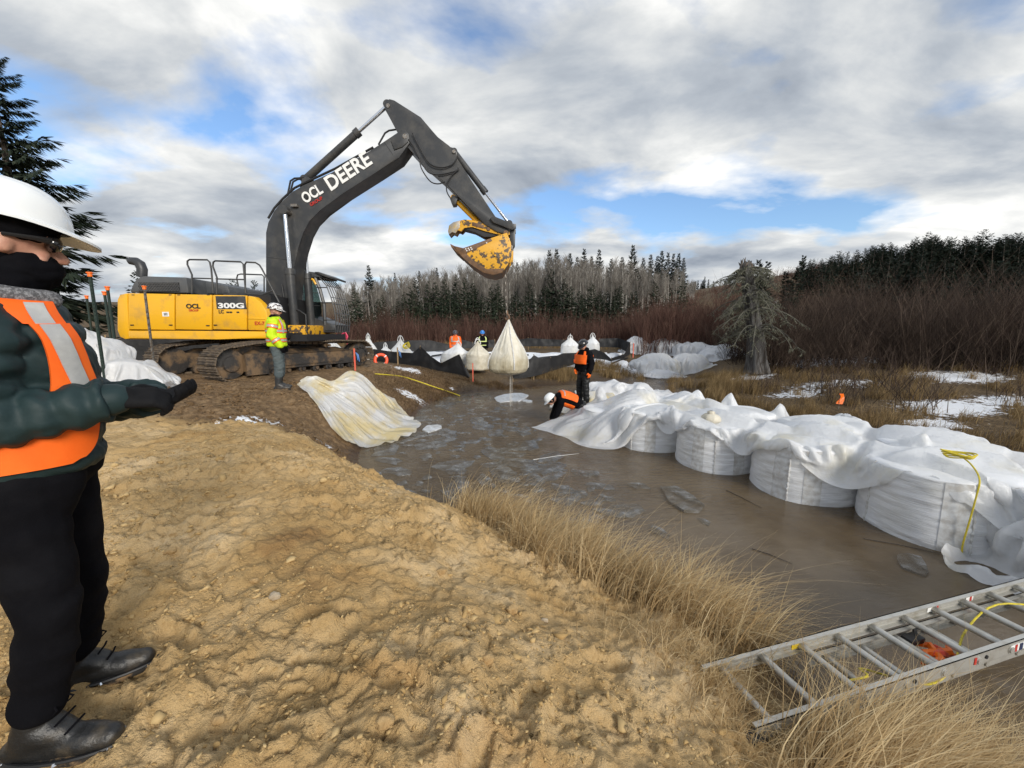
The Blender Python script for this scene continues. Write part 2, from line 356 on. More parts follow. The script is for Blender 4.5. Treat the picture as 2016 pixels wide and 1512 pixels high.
def snow_mask(x, y):
    s = np.zeros_like(x)
    for (cx, cy, rx, ry, w) in [(-3.9, 5.7, .55, .7, .85), (-3.1, 6.2, .3, .4, .6), (-3.0, 5.3, .25, .35, .5), (-3.2, 11.9, .7, .6, .8), (-4.0, 14.5, .9, .8, .8), (-2.3, 14.3, .3, .3, .6), (-.75, 4.0, .35, .16, .62),
                             (8.8, 11.8, 1.3, .8, .66), (11, 9.5, 1.5, .9, .85), (9.7, 8.6, .9, .5, .8), (13, 9.8, 1.4, .8, .8), (10.5, 12.5, 2.5, 1.0, .6), (14.5, 12.5, 2, 1.2, .8), (9.3, 14.8, 1.2, .8, .8), (13, 16, 3, 1.5, .7), (15.5, 9, 1.5, .7, .7),
                             (7.5, 21.5, 2.5, 1.5, .7), (5, 25, 3, 2, .55), (2.5, 19.5, 2, .8, .5), (11.5, 22.5, 3, 2, .6), (28, 46, 7, 5, .55), (18, 34, 4, 3, .4)]:
        s = np.maximum(s, w * (.78 if cx < 5 else .95) * np.exp(-((x - cx) / rx) ** 2 - ((y - cy) / ry) ** 2))
    return s
_sa, _mu = soil_masks(GX, GY)
_col = np.stack([_sa, _mu, snow_mask(GX, GY), np.ones_like(_sa)], -1).reshape(-1, 4).astype(np.float32)
_ca = ground.data.color_attributes.new('soil', 'FLOAT_COLOR', 'POINT'); _ca.data.foreach_set('color', _col.ravel())
def gh(x, y): return float(ground_h(np.array([x]), np.array([y]))[0])
# ================================================================ the water
def m_water():
    m, nt, b, out = newmat('muddy_water'); L = nt.links
    n1 = n_noise(nt, .55, 4, .55); n2 = n_noise(nt, 3.2, 5, .6)
    c = n_ramp(nt, n_math(nt, 'ADD', n_math(nt, 'MULTIPLY', n1, .7), n_math(nt, 'MULTIPLY', n2, .3)), [(.35, (.072, .047, .023)), (.55, (.125, .090, .052)), (.7, (.16, .122, .076))])
    L.new(c, b.inputs['Base Color']); b.inputs['IOR'].default_value = 1.33; b.inputs['Specular IOR Level'].default_value = .65
    L.new(n_ramp(nt, n_noise(nt, 1.3, 6, .65), [(.4, .05), (.62, .26)]), b.inputs['Roughness'])
    tc = nt.nodes.new('ShaderNodeTexCoord'); sx = nt.nodes.new('ShaderNodeSeparateXYZ'); L.new(tc.outputs['Object'], sx.inputs[0])
    calm = n_ramp(nt, n_math(nt, 'ADD', n_math(nt, 'MULTIPLY', sx.outputs[1], .12), n_math(nt, 'MULTIPLY', sx.outputs[0], -.10)), [(.25, .10), (.75, 1.0)])
    rip = n_noise(nt, 5.5, 5, .6, stretch=(1, 2.2, 1), dist=.4); rip2 = n_noise(nt, 26, 3, .5, stretch=(1, 1.8, 1))
    h = n_math(nt, 'MULTIPLY', n_math(nt, 'ADD', rip, n_math(nt, 'MULTIPLY', rip2, .18)), calm)
    n_bump(nt, b, h, .8, .07)
    return m
_wx = np.linspace(-30, 60, 31); _wy = np.linspace(-12, 33, 16); _X, _Y = np.meshgrid(_wx, _wy)
water = mesh_np('water', np.stack([_X, _Y, 0 * _X], -1).reshape(-1, 3), grid_faces(16, 31), m_water()); tag(water, kind='structure')
# thin ice plates afloat
def m_ice():
    m, nt, b, out = newmat('thin_ice')
    c = n_ramp(nt, n_noise(nt, 7, 5, .65), [(.35, (.12, .105, .083)), (.55, (.20, .19, .17)), (.75, (.42, .43, .44))])
    nt.links.new(c, b.inputs['Base Color']); b.inputs['Roughness'].default_value = .16; b.inputs['IOR'].default_value = 1.31
    nt.links.new(n_ramp(nt, n_noise(nt, 3, 3, .5), [(.35, .15), (.65, .7)]), b.inputs['Alpha'])
    n_bump(nt, b, n_noise(nt, 30, 4, .6), .25, .01); return m
M_ICE = m_ice()
M_ICEW = pm('white_ice', (.62, .65, .68), .3, col2=(.36, .36, .35), ns=9, bump=.4, bs=30)
def ice_plate(x, y, r, rng, mat=M_ICE, tilt=.0, th=.005, name='ice_plate', lab=None, flat=.6, z=.004):
    n = rng.randint(7, 12); a0 = rng.random() * 6.28; yaw = rng.random() * 3.14
    pts = []
    for k in range(n):
        a = a0 + 2 * math.pi * k / n + rng.uniform(-.25, .25); q = r * rng.uniform(.6, 1.15)
        pts.append((q * math.cos(a), q * math.sin(a) * flat))
    V = [(p[0], p[1], th) for p in pts] + [(p[0] * 1.03, p[1] * 1.03, -.02) for p in pts] 
    F = [list(range(n))] + [[k, k + n, (k + 1) % n + n, (k + 1) % n] for k in range(n)]
    b = MB().add(V, F); o = b.build(name, mat, smooth=False)
    o.location = (x, y, z); o.rotation_euler = (rng.uniform(-tilt, tilt), rng.uniform(-tilt, tilt), yaw)
    return o
_r = random.Random(12)
_cnt = 0; _ice_pts = []
while _cnt < 170:
    x = _r.uniform(-3, 2.4); y = _r.uniform(4.4, 15)
    if float(base_h(np.array([x]), np.array([y]))[0]) > -.06: continue
    if x > 0 and y < 11 and y < 9.9 - (x - 1.0) * 1.6 + 0 and x > 1.05 and y > 6.6: continue
    if x > .9 + (7.5 - y) * .25 and y > 5: continue
    r = _r.uniform(.07, .2) if _r.random() < .55 else _r.uniform(.2, .5)
    if any((x - a) ** 2 + (y - b) ** 2 * 1.5 < (.5 * (r + c)) ** 2 for a, b, c in _ice_pts): continue
    _ice_pts.append((x, y, r))
    o = ice_plate(x, y, r, _r, tilt=.006); tag(o, 'thin grey plate of broken ice among many afloat in the brown pool', 'ice', 'broken ice plates on the open pool'); _cnt += 1
for (x, y, r, t, l) in [(-.05, 13.1, .95, .05, 'large pale slab of ice lying under the hanging bag'), (.5, 12.6, .3, .03, 'small white ice slab right of the large pale slab'),
                        (-1.9, 8.9, .38, .03, 'long pale ice slab beside the white sheet on the bank'), (2.35, 5.0, .45, .01, 'clear ice sheet floating before the second bag of the row'),
                        (1.35, 6.0, .16, .02, 'small white ice chip floating left of the row of bags'), (1.7, 4.15, .14, .01, 'lone small ice chip above the dry grass'),
                        (4.0, 3.55, .22, .01, 'thin ice patch floating before the largest bag'), (1.9, 5.5, .2, .02, 'ice chips drifting in front of the first bag')]:
    o = ice_plate(x, y, r, _r, M_ICEW if r > .9 or (y > 8) else M_ICE, t, .03 if r > .3 else .015); tag(o, l, 'ice')
# ================================================================ vegetation
def m_island(name, c1, c2, c3=None, rough=.8, rnd=0, trans=0, ns=None):
    m, nt, b, out = newmat(name); g = nt.nodes.new('ShaderNodeNewGeometry'); f = g.outputs['Random Per Island']
    pts = [(.0, c1), (1.0, c2)] if c3 is None else [(.0, c1), (.55, c2), (1.0, c3)]
    c = n_ramp(nt, f, pts)
    if ns: c = n_mix(nt, n_ramp(nt, n_noise(nt, ns, 4, .6), [(.35, .0), (.65, .6)]), c, tuple(q * .45 for q in c1))
    if rnd:
        oi = nt.nodes.new('ShaderNodeObjectInfo'); hs = nt.nodes.new('ShaderNodeHueSaturation'); nt.links.new(n_math(nt, 'ADD', n_math(nt, 'MULTIPLY', oi.outputs['Random'], rnd), 1 - rnd / 2), hs.inputs['Value']); nt.links.new(c, hs.inputs['Color']); c = hs.outputs[0]
    nt.links.new(c, b.inputs['Base Color']); b.inputs['Roughness'].default_value = rough; b.inputs['Specular IOR Level'].default_value = .2
    if trans:
        tr = nt.nodes.new('ShaderNodeBsdfTranslucent'); nt.links.new(c, tr.inputs[0]); mx = nt.nodes.new('ShaderNodeMixShader'); mx.inputs[0].default_value = trans
        nt.links.new(b.outputs[0], mx.inputs[1]); nt.links.new(tr.outputs[0], mx.inputs[2]); nt.links.new(mx.outputs[0], out.inputs[0])
    return m
M_NEED = m_island('spruce_needles', (.016, .026, .016), (.038, .055, .032), (.060, .075, .045), rnd=.5)
M_NEED2 = m_island('dark_pine_needles', (.010, .018, .013), (.022, .034, .022), (.040, .048, .030), rnd=.5)
M_BARK = pm('spruce_bark', (.085, .065, .05), .9, col2=(.15, .13, .11), ns=9, bump=.5, bs=30)
M_ASP = pm('aspen_bark', (.44, .42, .37), .8, col2=(.12, .11, .10), ns=5, lo=.55, hi=.72, rnd=.5)
M_ASPT = m_island('aspen_twigs', (.16, .14, .12), (.26, .24, .21), rnd=.5)
M_WIL = m_island('red_willow_stems', (.055, .028, .021), (.12, .058, .045), (.22, .135, .10), ns=.35)
M_WILD = m_island('dark_willow_stems', (.026, .017, .013), (.064, .042, .032), (.19, .14, .105), ns=.55)
M_GRASS = m_island('dry_grass', (.34, .22, .10), (.56, .41, .21), (.74, .60, .36), .7, trans=.25)
M_GRASS2 = m_island('marsh_grass', (.13, .085, .038), (.26, .175, .08), (.42, .31, .16), .75, trans=.2)
M_GRASS3 = m_island('matted_brown_grass', (.06, .038, .02), (.14, .088, .045), (.24, .165, .09), .8, trans=.1)
def tubes_np(A, B, ra, rb, n=3):
    """many straight tapered n-sided sticks, A->B"""
    A = np.asarray(A, float); B = np.asarray(B, float); d = B - A; L = np.linalg.norm(d, axis=1)[:, None] + 1e-9; d = d / L
    up = np.where(np.abs(d[:, 2:3]) < .9, np.array([[0, 0, 1.]]), np.array([[1., 0, 0]])); a = np.cross(d, up); a /= np.linalg.norm(a, axis=1)[:, None]; b = np.cross(d, a)
    V = []
    for P, r in ((A, ra), (B, rb)):
        r = np.broadcast_to(np.asarray(r, float).reshape(-1, 1) if np.ndim(r) else np.array([[r]]), (len(A), 1))
        for k in range(n): t = 2 * np.pi * k / n; V.append(P + (a * np.cos(t) + b * np.sin(t)) * r)
    V = np.stack(V, 1).reshape(-1, 3); o = (np.arange(len(A)) * 2 * n)[:, None]
    F_ = np.concatenate([o + np.array([[k, (k + 1) % n, (k + 1) % n + n, k + n]]) for k in range(n)])
    return V, F_
def join_np(parts):
    V = []; F_ = []; n = 0
    for v, f in parts: V.append(v); F_.append(f + n); n += len(v)
    return np.concatenate(V), np.concatenate(F_)
def curve_sticks(base, dirs, L, bendv, r0, seg=4, n=3, taper=.25):
    """bent stems: position(t) = base + dir*L*t + bend*t^2; joined rings so that each stem is one piece"""
    m = len(base); ts = np.linspace(0, 1, seg + 1); rings = []
    P = [base + dirs * (L * t)[:, None] + bendv * (t ** 2) for t in ts]
    for i, t in enumerate(ts):
        d = (P[min(i + 1, seg)] - P[max(i - 1, 0)]); d /= np.linalg.norm(d, axis=1)[:, None] + 1e-9
        up = np.where(np.abs(d[:, 2:3]) < .9, np.array([[0, 0, 1.]]), np.array([[1., 0, 0]])); a = np.cross(d, up); a /= np.linalg.norm(a, axis=1)[:, None]; b = np.cross(d, a)
        r = (np.asarray(r0) * (1 - (1 - taper) * t)).reshape(-1, 1)
        rings.append(np.stack([P[i] + (a * math.cos(2 * math.pi * k / n) + b * math.sin(2 * math.pi * k / n)) * r for k in range(n)], 1))
    V = np.stack(rings, 1).reshape(-1, 3); o = (np.arange(m) * (seg + 1) * n)[:, None]
    F_ = np.concatenate([o + np.array([[i * n + k, i * n + (k + 1) % n, (i + 1) * n + (k + 1) % n, (i + 1) * n + k]]) for i in range(seg) for k in range(n)])
    return V, F_, P
def spruce_meshes(h, rb, nb, tw, seed, irregular=.25, needle=1.0, low=.06, power=.85):
    rs = np.random.RandomState(seed)
    f = low + (1 - low) * (np.arange(nb) / nb) ** .9 + rs.normal(size=nb) * .01; f = np.clip(f, low, .995)
    L = rb * (1 - f) ** power * (1 + irregular * rs.normal(size=nb)) + .03 * h * .3; L = np.clip(L, .05, None); az = np.arange(nb) * 2.399 + rs.normal(size=nb) * .35
    out = np.stack([np.cos(az), np.sin(az), 0 * az], 1); base = np.stack([0 * f, 0 * f, f * h], 1)
    slope = np.interp(f, [0, .5, .9, 1], [-.45, -.25, .25, .9])
    # twigs along each branch
    t = rs.rand(nb, tw) ** .7; t[:, 0] = 1.0
    px = base[:, None] + out[:, None] * (L[:, None] * t)[..., None]; px[..., 2] += (slope * L)[:, None] * t + .22 * (L[:, None] * t ** 2.5)
    side = np.stack([-out[:, 1], out[:, 0], 0 * az], 1)[:, None] * rs.choice([-1, 1], (nb, tw))[..., None]
    tl = (L[:, None] * (.42 - .22 * t) * (.7 + .6 * rs.rand(nb, tw)) + .02 * h * needle * .5)
    dv = out[:, None] * .75 + side * (.75 * (1 - .75 * t))[..., None]; dv[..., 2] = -.28 - .35 * rs.rand(nb, tw) + .4 * (t > .9); dv /= np.linalg.norm(dv, axis=2)[..., None]
    tip = px + dv * tl[..., None]; w = tl * .20 * needle; sidev = np.cross(dv, np.array([0, 0, 1.])); sidev /= np.linalg.norm(sidev, axis=2)[..., None] + 1e-9
    mid = px + dv * (tl * .45)[..., None]; dn = np.zeros_like(px); dn[..., 2] = -1
    A, B, C, D, E = px, mid + sidev * w[..., None], tip, mid - sidev * w[..., None], mid + dn * (w * .9)[..., None]
    V = np.stack([A, B, C, D, E], 2).reshape(-1, 3); o = (np.arange(nb * tw) * 5)[:, None]
    F_ = np.concatenate([o + np.array([[0, 1, 2]]), o + np.array([[0, 2, 3]]), o + np.array([[0, 4, 2]])])
    # opaque-ish core cone of inner twigs is left out: gaps show through
    bt = MB(); bt.tube([(0, 0, -.3), (0, 0, h * .3), (.01 * h, 0, h * .7), (0, 0, h)], [h * .016 + .03, h * .012 + .02, h * .006 + .01, .006], 7)
    return bt, (V, F_)
def make_tree(name, label, cat, group, trunk, crown, mt, mc):
    T = thing(name, label, cat, (0, 0, 0), group); trunk.build('trunk', mt, T, local=True); mesh_np('crown', crown[0], crown[1], mc, T, smooth=False, local=True); return T
def aspen_meshes(h, seed):
    rs = np.random.RandomState(seed); bx = rs.normal() * .03 * h; by = rs.normal() * .03 * h
    tp = lambda f: np.stack([bx * f ** 2, by * f ** 2, h * f], -1)
    bt = MB(); bt.tube([tuple(tp(np.array(q))) if q else (0, 0, -.3) for q in (0, .25, .5, .75, 1.0)], [.012 * h + .02, .010 * h + .015, .008 * h + .01, .005 * h, .002 * h], 6)
    nb = 46; f = .32 + .63 * rs.rand(nb); b0 = tp(f); az = rs.rand(nb) * 6.28; L = h * (.10 + .16 * rs.rand(nb)) * (1.15 - f * .55)
    d = np.stack([np.cos(az) * .62, np.sin(az) * .62, .75 + .3 * rs.rand(nb)], 1); d /= np.linalg.norm(d, axis=1)[:, None]
    bend = np.zeros((nb, 3)); bend[:, 2] = L * .2
    V1, F1, P = curve_sticks(b0, d, L, bend, np.full(nb, .0032 * h), 3, 3, .3)
    nt_ = 11; base = np.concatenate([P[1] * (1 - q) + P[3] * q for q in rs.rand(nt_)]); m = len(base); az = rs.rand(m) * 6.28
    d2 = np.stack([np.cos(az) * .6, np.sin(az) * .6, .8 + 0 * az], 1); d2 /= np.linalg.norm(d2, axis=1)[:, None]; L2 = h * (.035 + .06 * rs.rand(m))
    V2, F2 = tubes_np(base, base + d2 * L2[:, None], .0019 * h, .0007 * h)
    return bt, join_np([(V1, F1), (V2, F2)])
def put(src, used, x, y, s, lab=None, sink=.15, rz=0, lean=(0, 0), sxy=None):
    o = src if not used.get(src.name) else copy_tree(src); used[src.name] = True
    o.location = (x, y, float(base_h(np.array([x]), np.array([y]))[0]) - sink); sxy = sxy or s; o.scale = (sxy, sxy, s); o.rotation_euler = (lean[0], lean[1], rz)
    if lab: o['label'] = lab
    return o
_used = {}; rg = random.Random(3)
GS, GA, GP = 'spruces of the wood behind the red willows', 'bare aspens of the wood behind the red willows', 'dark conifers along the right-hand hill'
SPR = [make_tree('spruce_tree', 'dark green spruce in the wood behind the red willows', 'tree', GS, *spruce_meshes(10, 2.5, 130, 10, 40 + k, .22 + .05 * k, 1.25), M_BARK, M_NEED) for k in range(4)]
SPT = [make_tree('spruce_tree', 'tall narrow spruce rising above the bare aspens', 'tree', GS, *spruce_meshes(12, 1.6, 140, 12, 50 + k, .35, 1.5, .2), M_BARK, M_NEED2) for k in range(3)]
ASP = [make_tree('aspen_tree', 'bare pale-trunked aspen in the wood behind the red willows', 'tree', GA, *aspen_meshes(11, 60 + k), M_ASP, M_ASPT) for k in range(5)]
PIN = [make_tree('conifer_tree', 'dark conifer in the dense stand on the right-hand hill', 'tree', GP, *spruce_meshes(9, 2.1, 100, 11, 70 + k, .5, 1.1, .2, .65), M_BARK, M_NEED2) for k in range(4)]
def where(u): return 'beside the excavator cab' if u < 760 else 'left of the two distant workers' if u < 880 else 'left of the lifting chain' if u < 998 else 'right of the lifting chain' if u < 1110 else 'above the black helmeted worker' if u < 1200 else 'at the right end of the wood'
def tree_px(src, u, vt, Y, hs, **kw):
    if src in SPR and 'lab' not in kw: kw['lab'] = ('tall' if vt < 560 else 'low') + ' dark green spruce in the wood ' + where(u)
    if src in SPT and 'lab' not in kw: kw['lab'] = 'tall narrow spruce topping the bare aspens ' + where(u)
    if src in ASP and 'lab' not in kw: kw['lab'] = 'bare pale-trunked aspen in the wood ' + where(u)
    if src in PIN and 'lab' not in kw: kw['lab'] = 'dark conifer on the crest of the right-hand hill ' + ('nearest the dead tree' if u < 1700 else 'in mid stand' if u < 1850 else 'towards the photo edge')
    return tree_px0(src, u, vt, Y, hs, **kw)
def tree_px0(src, u, vt, Y, hs, **kw):
    x = (u - 1008) / FPX * Y * .985; g0 = float(base_h(np.array([x]), np.array([Y]))[0]); zt = PY(u, vt, Y).z; s = max(.25, (zt - g0) / hs); return put(src, _used, x, Y, s, rz=rg.uniform(0, 6.28), **kw)
for u, vt, Y in [(730, 521, 66), (1080, 491, 72), (1094, 489, 74), (1120, 497, 76), (1147, 489, 74), (1176, 490, 75), (1134, 505, 78), (1162, 503, 79), (1241, 481, 68), (1200, 508, 76), (1221, 505, 72), (1262, 506, 74), (1276, 500, 70), (1289, 503, 72), (1297, 492, 69), (1309, 496, 70), (1320, 498, 72), (1330, 497, 70), (1340, 506, 74), (862, 526, 88), (828, 532, 90), (880, 535, 70), (912, 538, 84), (780, 536, 90), (1018, 515, 85), (1046, 512, 84)]:
    tree_px(SPT[rg.randrange(3)], u, vt, Y, 12, sxy=None)
for k in range(46):
    u = 684 + (1340 - 684) * (k + rg.uniform(-.4, .4)) / 45; vt = rg.gauss(572, 13) + (8 if u < 800 else 0); tree_px(SPR[rg.randrange(4)], u, vt, rg.uniform(46, 54), 10)
for (u, vt, Y) in [(820, 545, 56), (845, 552, 55), (877, 548, 57), (900, 540, 58), (934, 560, 55), (1085, 528, 56), (1099, 540, 56), (980, 556, 55), (1205, 545, 58), (1160, 550, 57)]: tree_px(SPR[rg.randrange(4)], u, vt, Y, 10, sxy=None)
for k in range(290):
    u = rg.uniform(672, 1365); top = np.interp(u, [672, 760, 860, 1000, 1100, 1250, 1330, 1365], [562, 548, 536, 524, 510, 520, 532, 552]); tree_px(ASP[rg.randrange(5)], u, top + abs(rg.gauss(0, 14)), rg.uniform(54, 88), 11)
def far_wood():
    rs = np.random.RandomState(77); n = 1500; Y = rs.uniform(60, 96, n); u = rs.uniform(668, 1360, n); x = (u - 1008) / FPX * Y; g0 = base_h(x, Y); vt = np.interp(u, [672, 760, 860, 1000, 1100, 1250, 1330, 1365], [570, 556, 545, 532, 520, 528, 540, 562]) + np.abs(rs.normal(size=n)) * 16
    b = (756 - vt) / FPX; zt = CH + Y * (-sP + b * cP) / (cP + b * sP); h = np.clip(zt - g0, 2, 14); B = np.c_[x, Y, g0 - .2]; d = np.c_[rs.normal(size=(n, 2)) * .03, np.ones(n)]
    V1, F1, P = curve_sticks(B, d, h, np.c_[rs.normal(size=(n, 2)) * .3, 0 * h], .05 + .006 * h, 3, 3, .25); parts = [(V1, F1)]
    for k in range(14):
        q = rs.uniform(.0, 1, (n, 1)); b0 = P[1] * (1 - q) + P[3] * q; a = rs.rand(n) * 6.28; dd = np.c_[np.cos(a) * .55, np.sin(a) * .55, .8 + 0 * a]; parts.append(tubes_np(b0, b0 + dd * (h * (.08 + .12 * rs.rand(n)))[:, None], .022, .008))
    V, F_ = join_np(parts); tag(mesh_np('bare_wood', V, F_, m_island('far_aspen_wood', (.13, .115, .10), (.22, .20, .175), (.42, .40, .36)), smooth=False), 'grey mass of bare trunks deep in the wood behind the willows', 'wood', kind='stuff')
far_wood()
for k in range(30):                                           # thin far trees on the saddle
    u = rg.uniform(1345, 1470); tree_px(SPT[rg.randrange(3)], u, rg.gauss(556, 6), rg.uniform(96, 115), 12, lab='small far-off spruce on the saddle between wood and hill', sxy=.42)
for k in range(190):
    u = 1560 + 500 * rg.random() ** .8; top = np.interp(u, [1560, 1620, 1700, 1800, 2016, 2100], [548, 520, 494, 480, 472, 470]); Y = rg.uniform(44, 66)
    tree_px(PIN[rg.randrange(4)], u, top - 4 + rg.gauss(0, 9), Y, 9, lean=(rg.uniform(-.04, .04), rg.uniform(0, .09)))
for k in range(70):                                           # lower flank of the right hill
    u = rg.uniform(1690, 2090); tree_px(PIN[rg.randrange(4)], u, rg.uniform(500, 550), rg.uniform(30, 42), 9, lab='dark conifer on the lower flank of the right-hand hill')
for k, (u, vt) in enumerate([(285, 518), (462, 545), (505, 548), (470, 552)]): tree_px(SPR[k % 4], u, vt, 26 + 2 * k, 10, lab=['small spruce top behind the excavator exhaust', 'small spruce seen through the excavator handrails', 'small spruce beside the excavator boom foot', 'lowest spruce seen through the excavator handrails'][k])
# the big spruce at the left edge
BSP = make_tree('spruce_tree', 'tall ragged spruce behind the person in the orange vest', 'tree', None, *spruce_meshes(12.5, 3.1, 230, 80, 91, .42, .34, .05, .75), M_BARK, m_island('near_spruce_needles', (.012, .020, .013), (.026, .038, .024), (.05, .06, .038)))
put(BSP, _used, -18.8, 15.2, .92)
B2 = make_tree('spruce_tree', 'spruce half hidden behind the tall ragged spruce', 'tree', None, *spruce_meshes(8, 1.8, 180, 40, 93, .40, .42, .05, .8), M_BARK, M_NEED2); put(B2, _used, -23.5, 20, .8)
# ---- willow thickets
def thicket(name, label, pts, hmin, hmax, nst, mat, seed, twigs=4, r0=.012, lean=.25, wind=(.0, 0)):
    rs = np.random.RandomState(seed); pts = np.asarray(pts, float); n = len(pts); B = np.repeat(pts, nst, 0) + np.c_[rs.normal(size=(n * nst, 2)) * .22, np.zeros(n * nst)]
    hb = np.repeat((hmin + (hmax - hmin) * rs.rand(n)) * (1 + .6 * perlin(pts[:, 0] * .45, pts[:, 1] * .45, seed)), nst) * (.65 + .45 * rs.rand(n * nst)); az = rs.rand(len(B)) * 6.28; l = lean * np.abs(rs.normal(size=len(B)))
    d = np.stack([np.cos(az) * l + wind[0], np.sin(az) * l + wind[1], np.ones(len(B))], 1); d /= np.linalg.norm(d, axis=1)[:, None]
    bend = np.stack([np.cos(az + .6) * .15 * hb, np.sin(az + .6) * .15 * hb, -.04 * hb], 1) * rs.normal(size=(len(B), 1))
    V1, F1, P = curve_sticks(B, d, hb, bend, r0 * (.6 + .8 * rs.rand(len(B))), 3, 3, .3); parts = [(V1, F1)]
    for k in range(twigs):
        q = rs.rand(len(B), 1); b0 = P[1] * (1 - q) + P[3] * q; a2 = rs.rand(len(B)) * 6.28; dd = np.stack([np.cos(a2) * .5, np.sin(a2) * .5, .85 + 0 * a2], 1)
        parts.append(tubes_np(b0, b0 + dd * (hb * (.15 + .2 * rs.rand(len(B))))[:, None], r0 * .45, r0 * .2))
    V, F_ = join_np(parts); o = mesh_np(name, V, F_, mat, smooth=False); return tag(o, label, 'shrubs', kind='stuff')
def scatter(n, fx, seed):
    rs = np.random.RandomState(seed); out = []
    while len(out) < n:
        x, y = fx(rs); out.append((x, y))
    P = np.array(out); return np.c_[P, base_h(P[:, 0], P[:, 1]) - .05]
thicket('willow_thicket', 'band of bare red-brown willows in front of the wood', scatter(760, lambda r: (r.uniform(-22, 24), 30 + 9 * r.rand() + 0), 1), 1.7, 2.5, 11, M_WIL, 1, 3, .016)
thicket('willow_thicket', 'taller red willows left of the dead tree', scatter(300, lambda r: (lambda y: (y * r.uniform(.33, .62), y))(r.uniform(25, 33)), 2), 2.0, 3.2, 14, M_WIL, 2, 4, .012)
thicket('willow_thicket', 'dense dark willow thicket filling the right bank', scatter(520, lambda r: (lambda s, q: (9.5 + 14 * s + q * 3.5, 14.8 - 4.6 * s + q * 11))(r.rand() , r.rand() ** 1.3), 4), 1.1, 3.0, 15, M_WILD, 3, 9, .009, .65, (.12, 0))
thicket('willow_thicket', 'brown willow scrub climbing the slope of the right-hand hill', scatter(420, lambda r: (lambda y: (y * r.uniform(.66, 1.5), y))(r.uniform(24, 48)), 5), 1.3, 2.2, 10, M_WILD, 4, 4, .016, .4)
for k, (x, y, h) in enumerate([(9.6, 11.4, 1.3), (9.0, 10.2, 1.0), (8.3, 12.4, 1.2), (11.0, 11.2, 1.3), (13.2, 9.6, 1.2), (10.2, 9.4, .9)]):
    thicket('willow_shrub', ['thin bare shrub in the grass right of the black helmeted worker', 'low bare shrub above the right-hand sheet', 'bare shrub near the far sheeted blocks', 'bare twiggy shrub behind the orange flag', 'bare shrub among snow patches at the far right', 'smallest bare shrub beside the orange flag'][k], [(x + dx, y + dy, gh(x, y) - .05) for dx, dy in ((0, 0), (.3, .1), (-.2, .25))], h * .8, h, 12, M_WILD, 30 + k, 5, .008, .35)
thicket('willow_thicket', 'thin scrub on the bare slope between wood and hill', scatter(330, lambda r: (lambda y: (y * r.uniform(.42, .80), y))(r.uniform(36, 72)), 6), .7, 1.5, 8, M_WIL, 5, 3, .018, .5)
# ---- grass
def blades(B, L, dirx, diry, curl, w, seg=4, seed=0):
    """ribbon blades: base B, length L, lean (dirx, diry) at the tip"""
    rs = np.random.RandomState(seed); n = len(B); ts = np.linspace(0, 1, seg + 1)
    lean = np.stack([dirx, diry], 1); ln = np.linalg.norm(lean, axis=1) + 1e-6; az = rs.rand(n) * 6.28; sd = np.stack([np.cos(az), np.sin(az), 0 * az], 1) * w[:, None]
    V = []
    for t in ts:
        hz = t - curl * t ** 2.2 * .9; out = t ** 1.7
        p = B + np.stack([dirx * L * out, diry * L * out, L * hz * np.sqrt(np.clip(1 - .5 * np.minimum(ln, 1.2) ** 2 * t, .12, 1))], 1)
        V.append(p - sd * (1 - t * .92)); V.append(p + sd * (1 - t * .92))
    V = np.stack(V, 1).reshape(-1, 3); o = (np.arange(n) * (seg + 1) * 2)[:, None]
    return V, np.concatenate([o + np.array([[2 * i, 2 * i + 1, 2 * i + 3, 2 * i + 2]]) for i in range(seg)])
def grass(name, label, P, L, lean, spread, mat, seed, w=.0022, curl=.35, kindlab='grass', cell=None):
    rs = np.random.RandomState(seed); n = len(P); Ls = L * (.55 + .6 * rs.rand(n)); a = rs.rand(n) * 6.28; s = spread * np.abs(rs.normal(size=n))
    dx = lean[0] + np.cos(a) * s; dy = lean[1] + np.sin(a) * s
    if cell: dx = dx + .35 * perlin(P[:, 0] / cell, P[:, 1] / cell, seed); dy = dy + .35 * perlin(P[:, 0] / cell + 7, P[:, 1] / cell, seed)
    V, F_ = blades(P, Ls, dx, dy, curl * (.4 + rs.rand(n)), w * (.6 + .8 * rs.rand(n)), 5, seed)
    return tag(mesh_np(name, V, F_, mat, smooth=False), label, kindlab, kind='stuff')
def along(pl, n, wid, seed, dens=None):
    rs = np.random.RandomState(seed); pl = np.array(pl, float); d = np.r_[0, np.cumsum(np.hypot(*np.diff(pl, axis=0).T))]; t = rs.rand(n) * d[-1]
    x = np.interp(t, d, pl[:, 0]) + rs.normal(size=n) * wid; y = np.interp(t, d, pl[:, 1]) + rs.normal(size=n) * wid; return x, y
def onground(x, y, lift=-.02): return np.c_[x, y, ground_h(x, y, False) + lift]
def clumps(cs, per, rad, seed):
    rs = np.random.RandomState(seed); c = np.repeat(np.array(cs, float), per, 0); r = rad * np.abs(rs.normal(size=(len(c), 1))) * .6; a = rs.rand(len(c)) * 6.28
    return c[:, 0] + r[:, 0] * np.cos(a), c[:, 1] + r[:, 0] * np.sin(a)
x, y = along([(-.55, 4.12), (.0, 3.75), (.55, 3.25), (1.0, 2.85), (1.35, 2.5), (1.6, 2.2)], 2600, .13, 1); cx_, cy_ = clumps(np.c_[along([(-.45, 4.2), (.1, 3.75), (.6, 3.25), (1.0, 2.9), (1.4, 2.5)], 46, .19, 2)], 110, .13, 3)
x = np.r_[x, cx_]; y = np.r_[y, cy_]; P = onground(x, y); P = P[P[:, 2] > -.12]
grass('dry_grass', 'long straw-coloured grass arching from the sandy bank over the water', P, .80, (.30, .05), .48, M_GRASS, 4, .0026, .75, cell=.45)
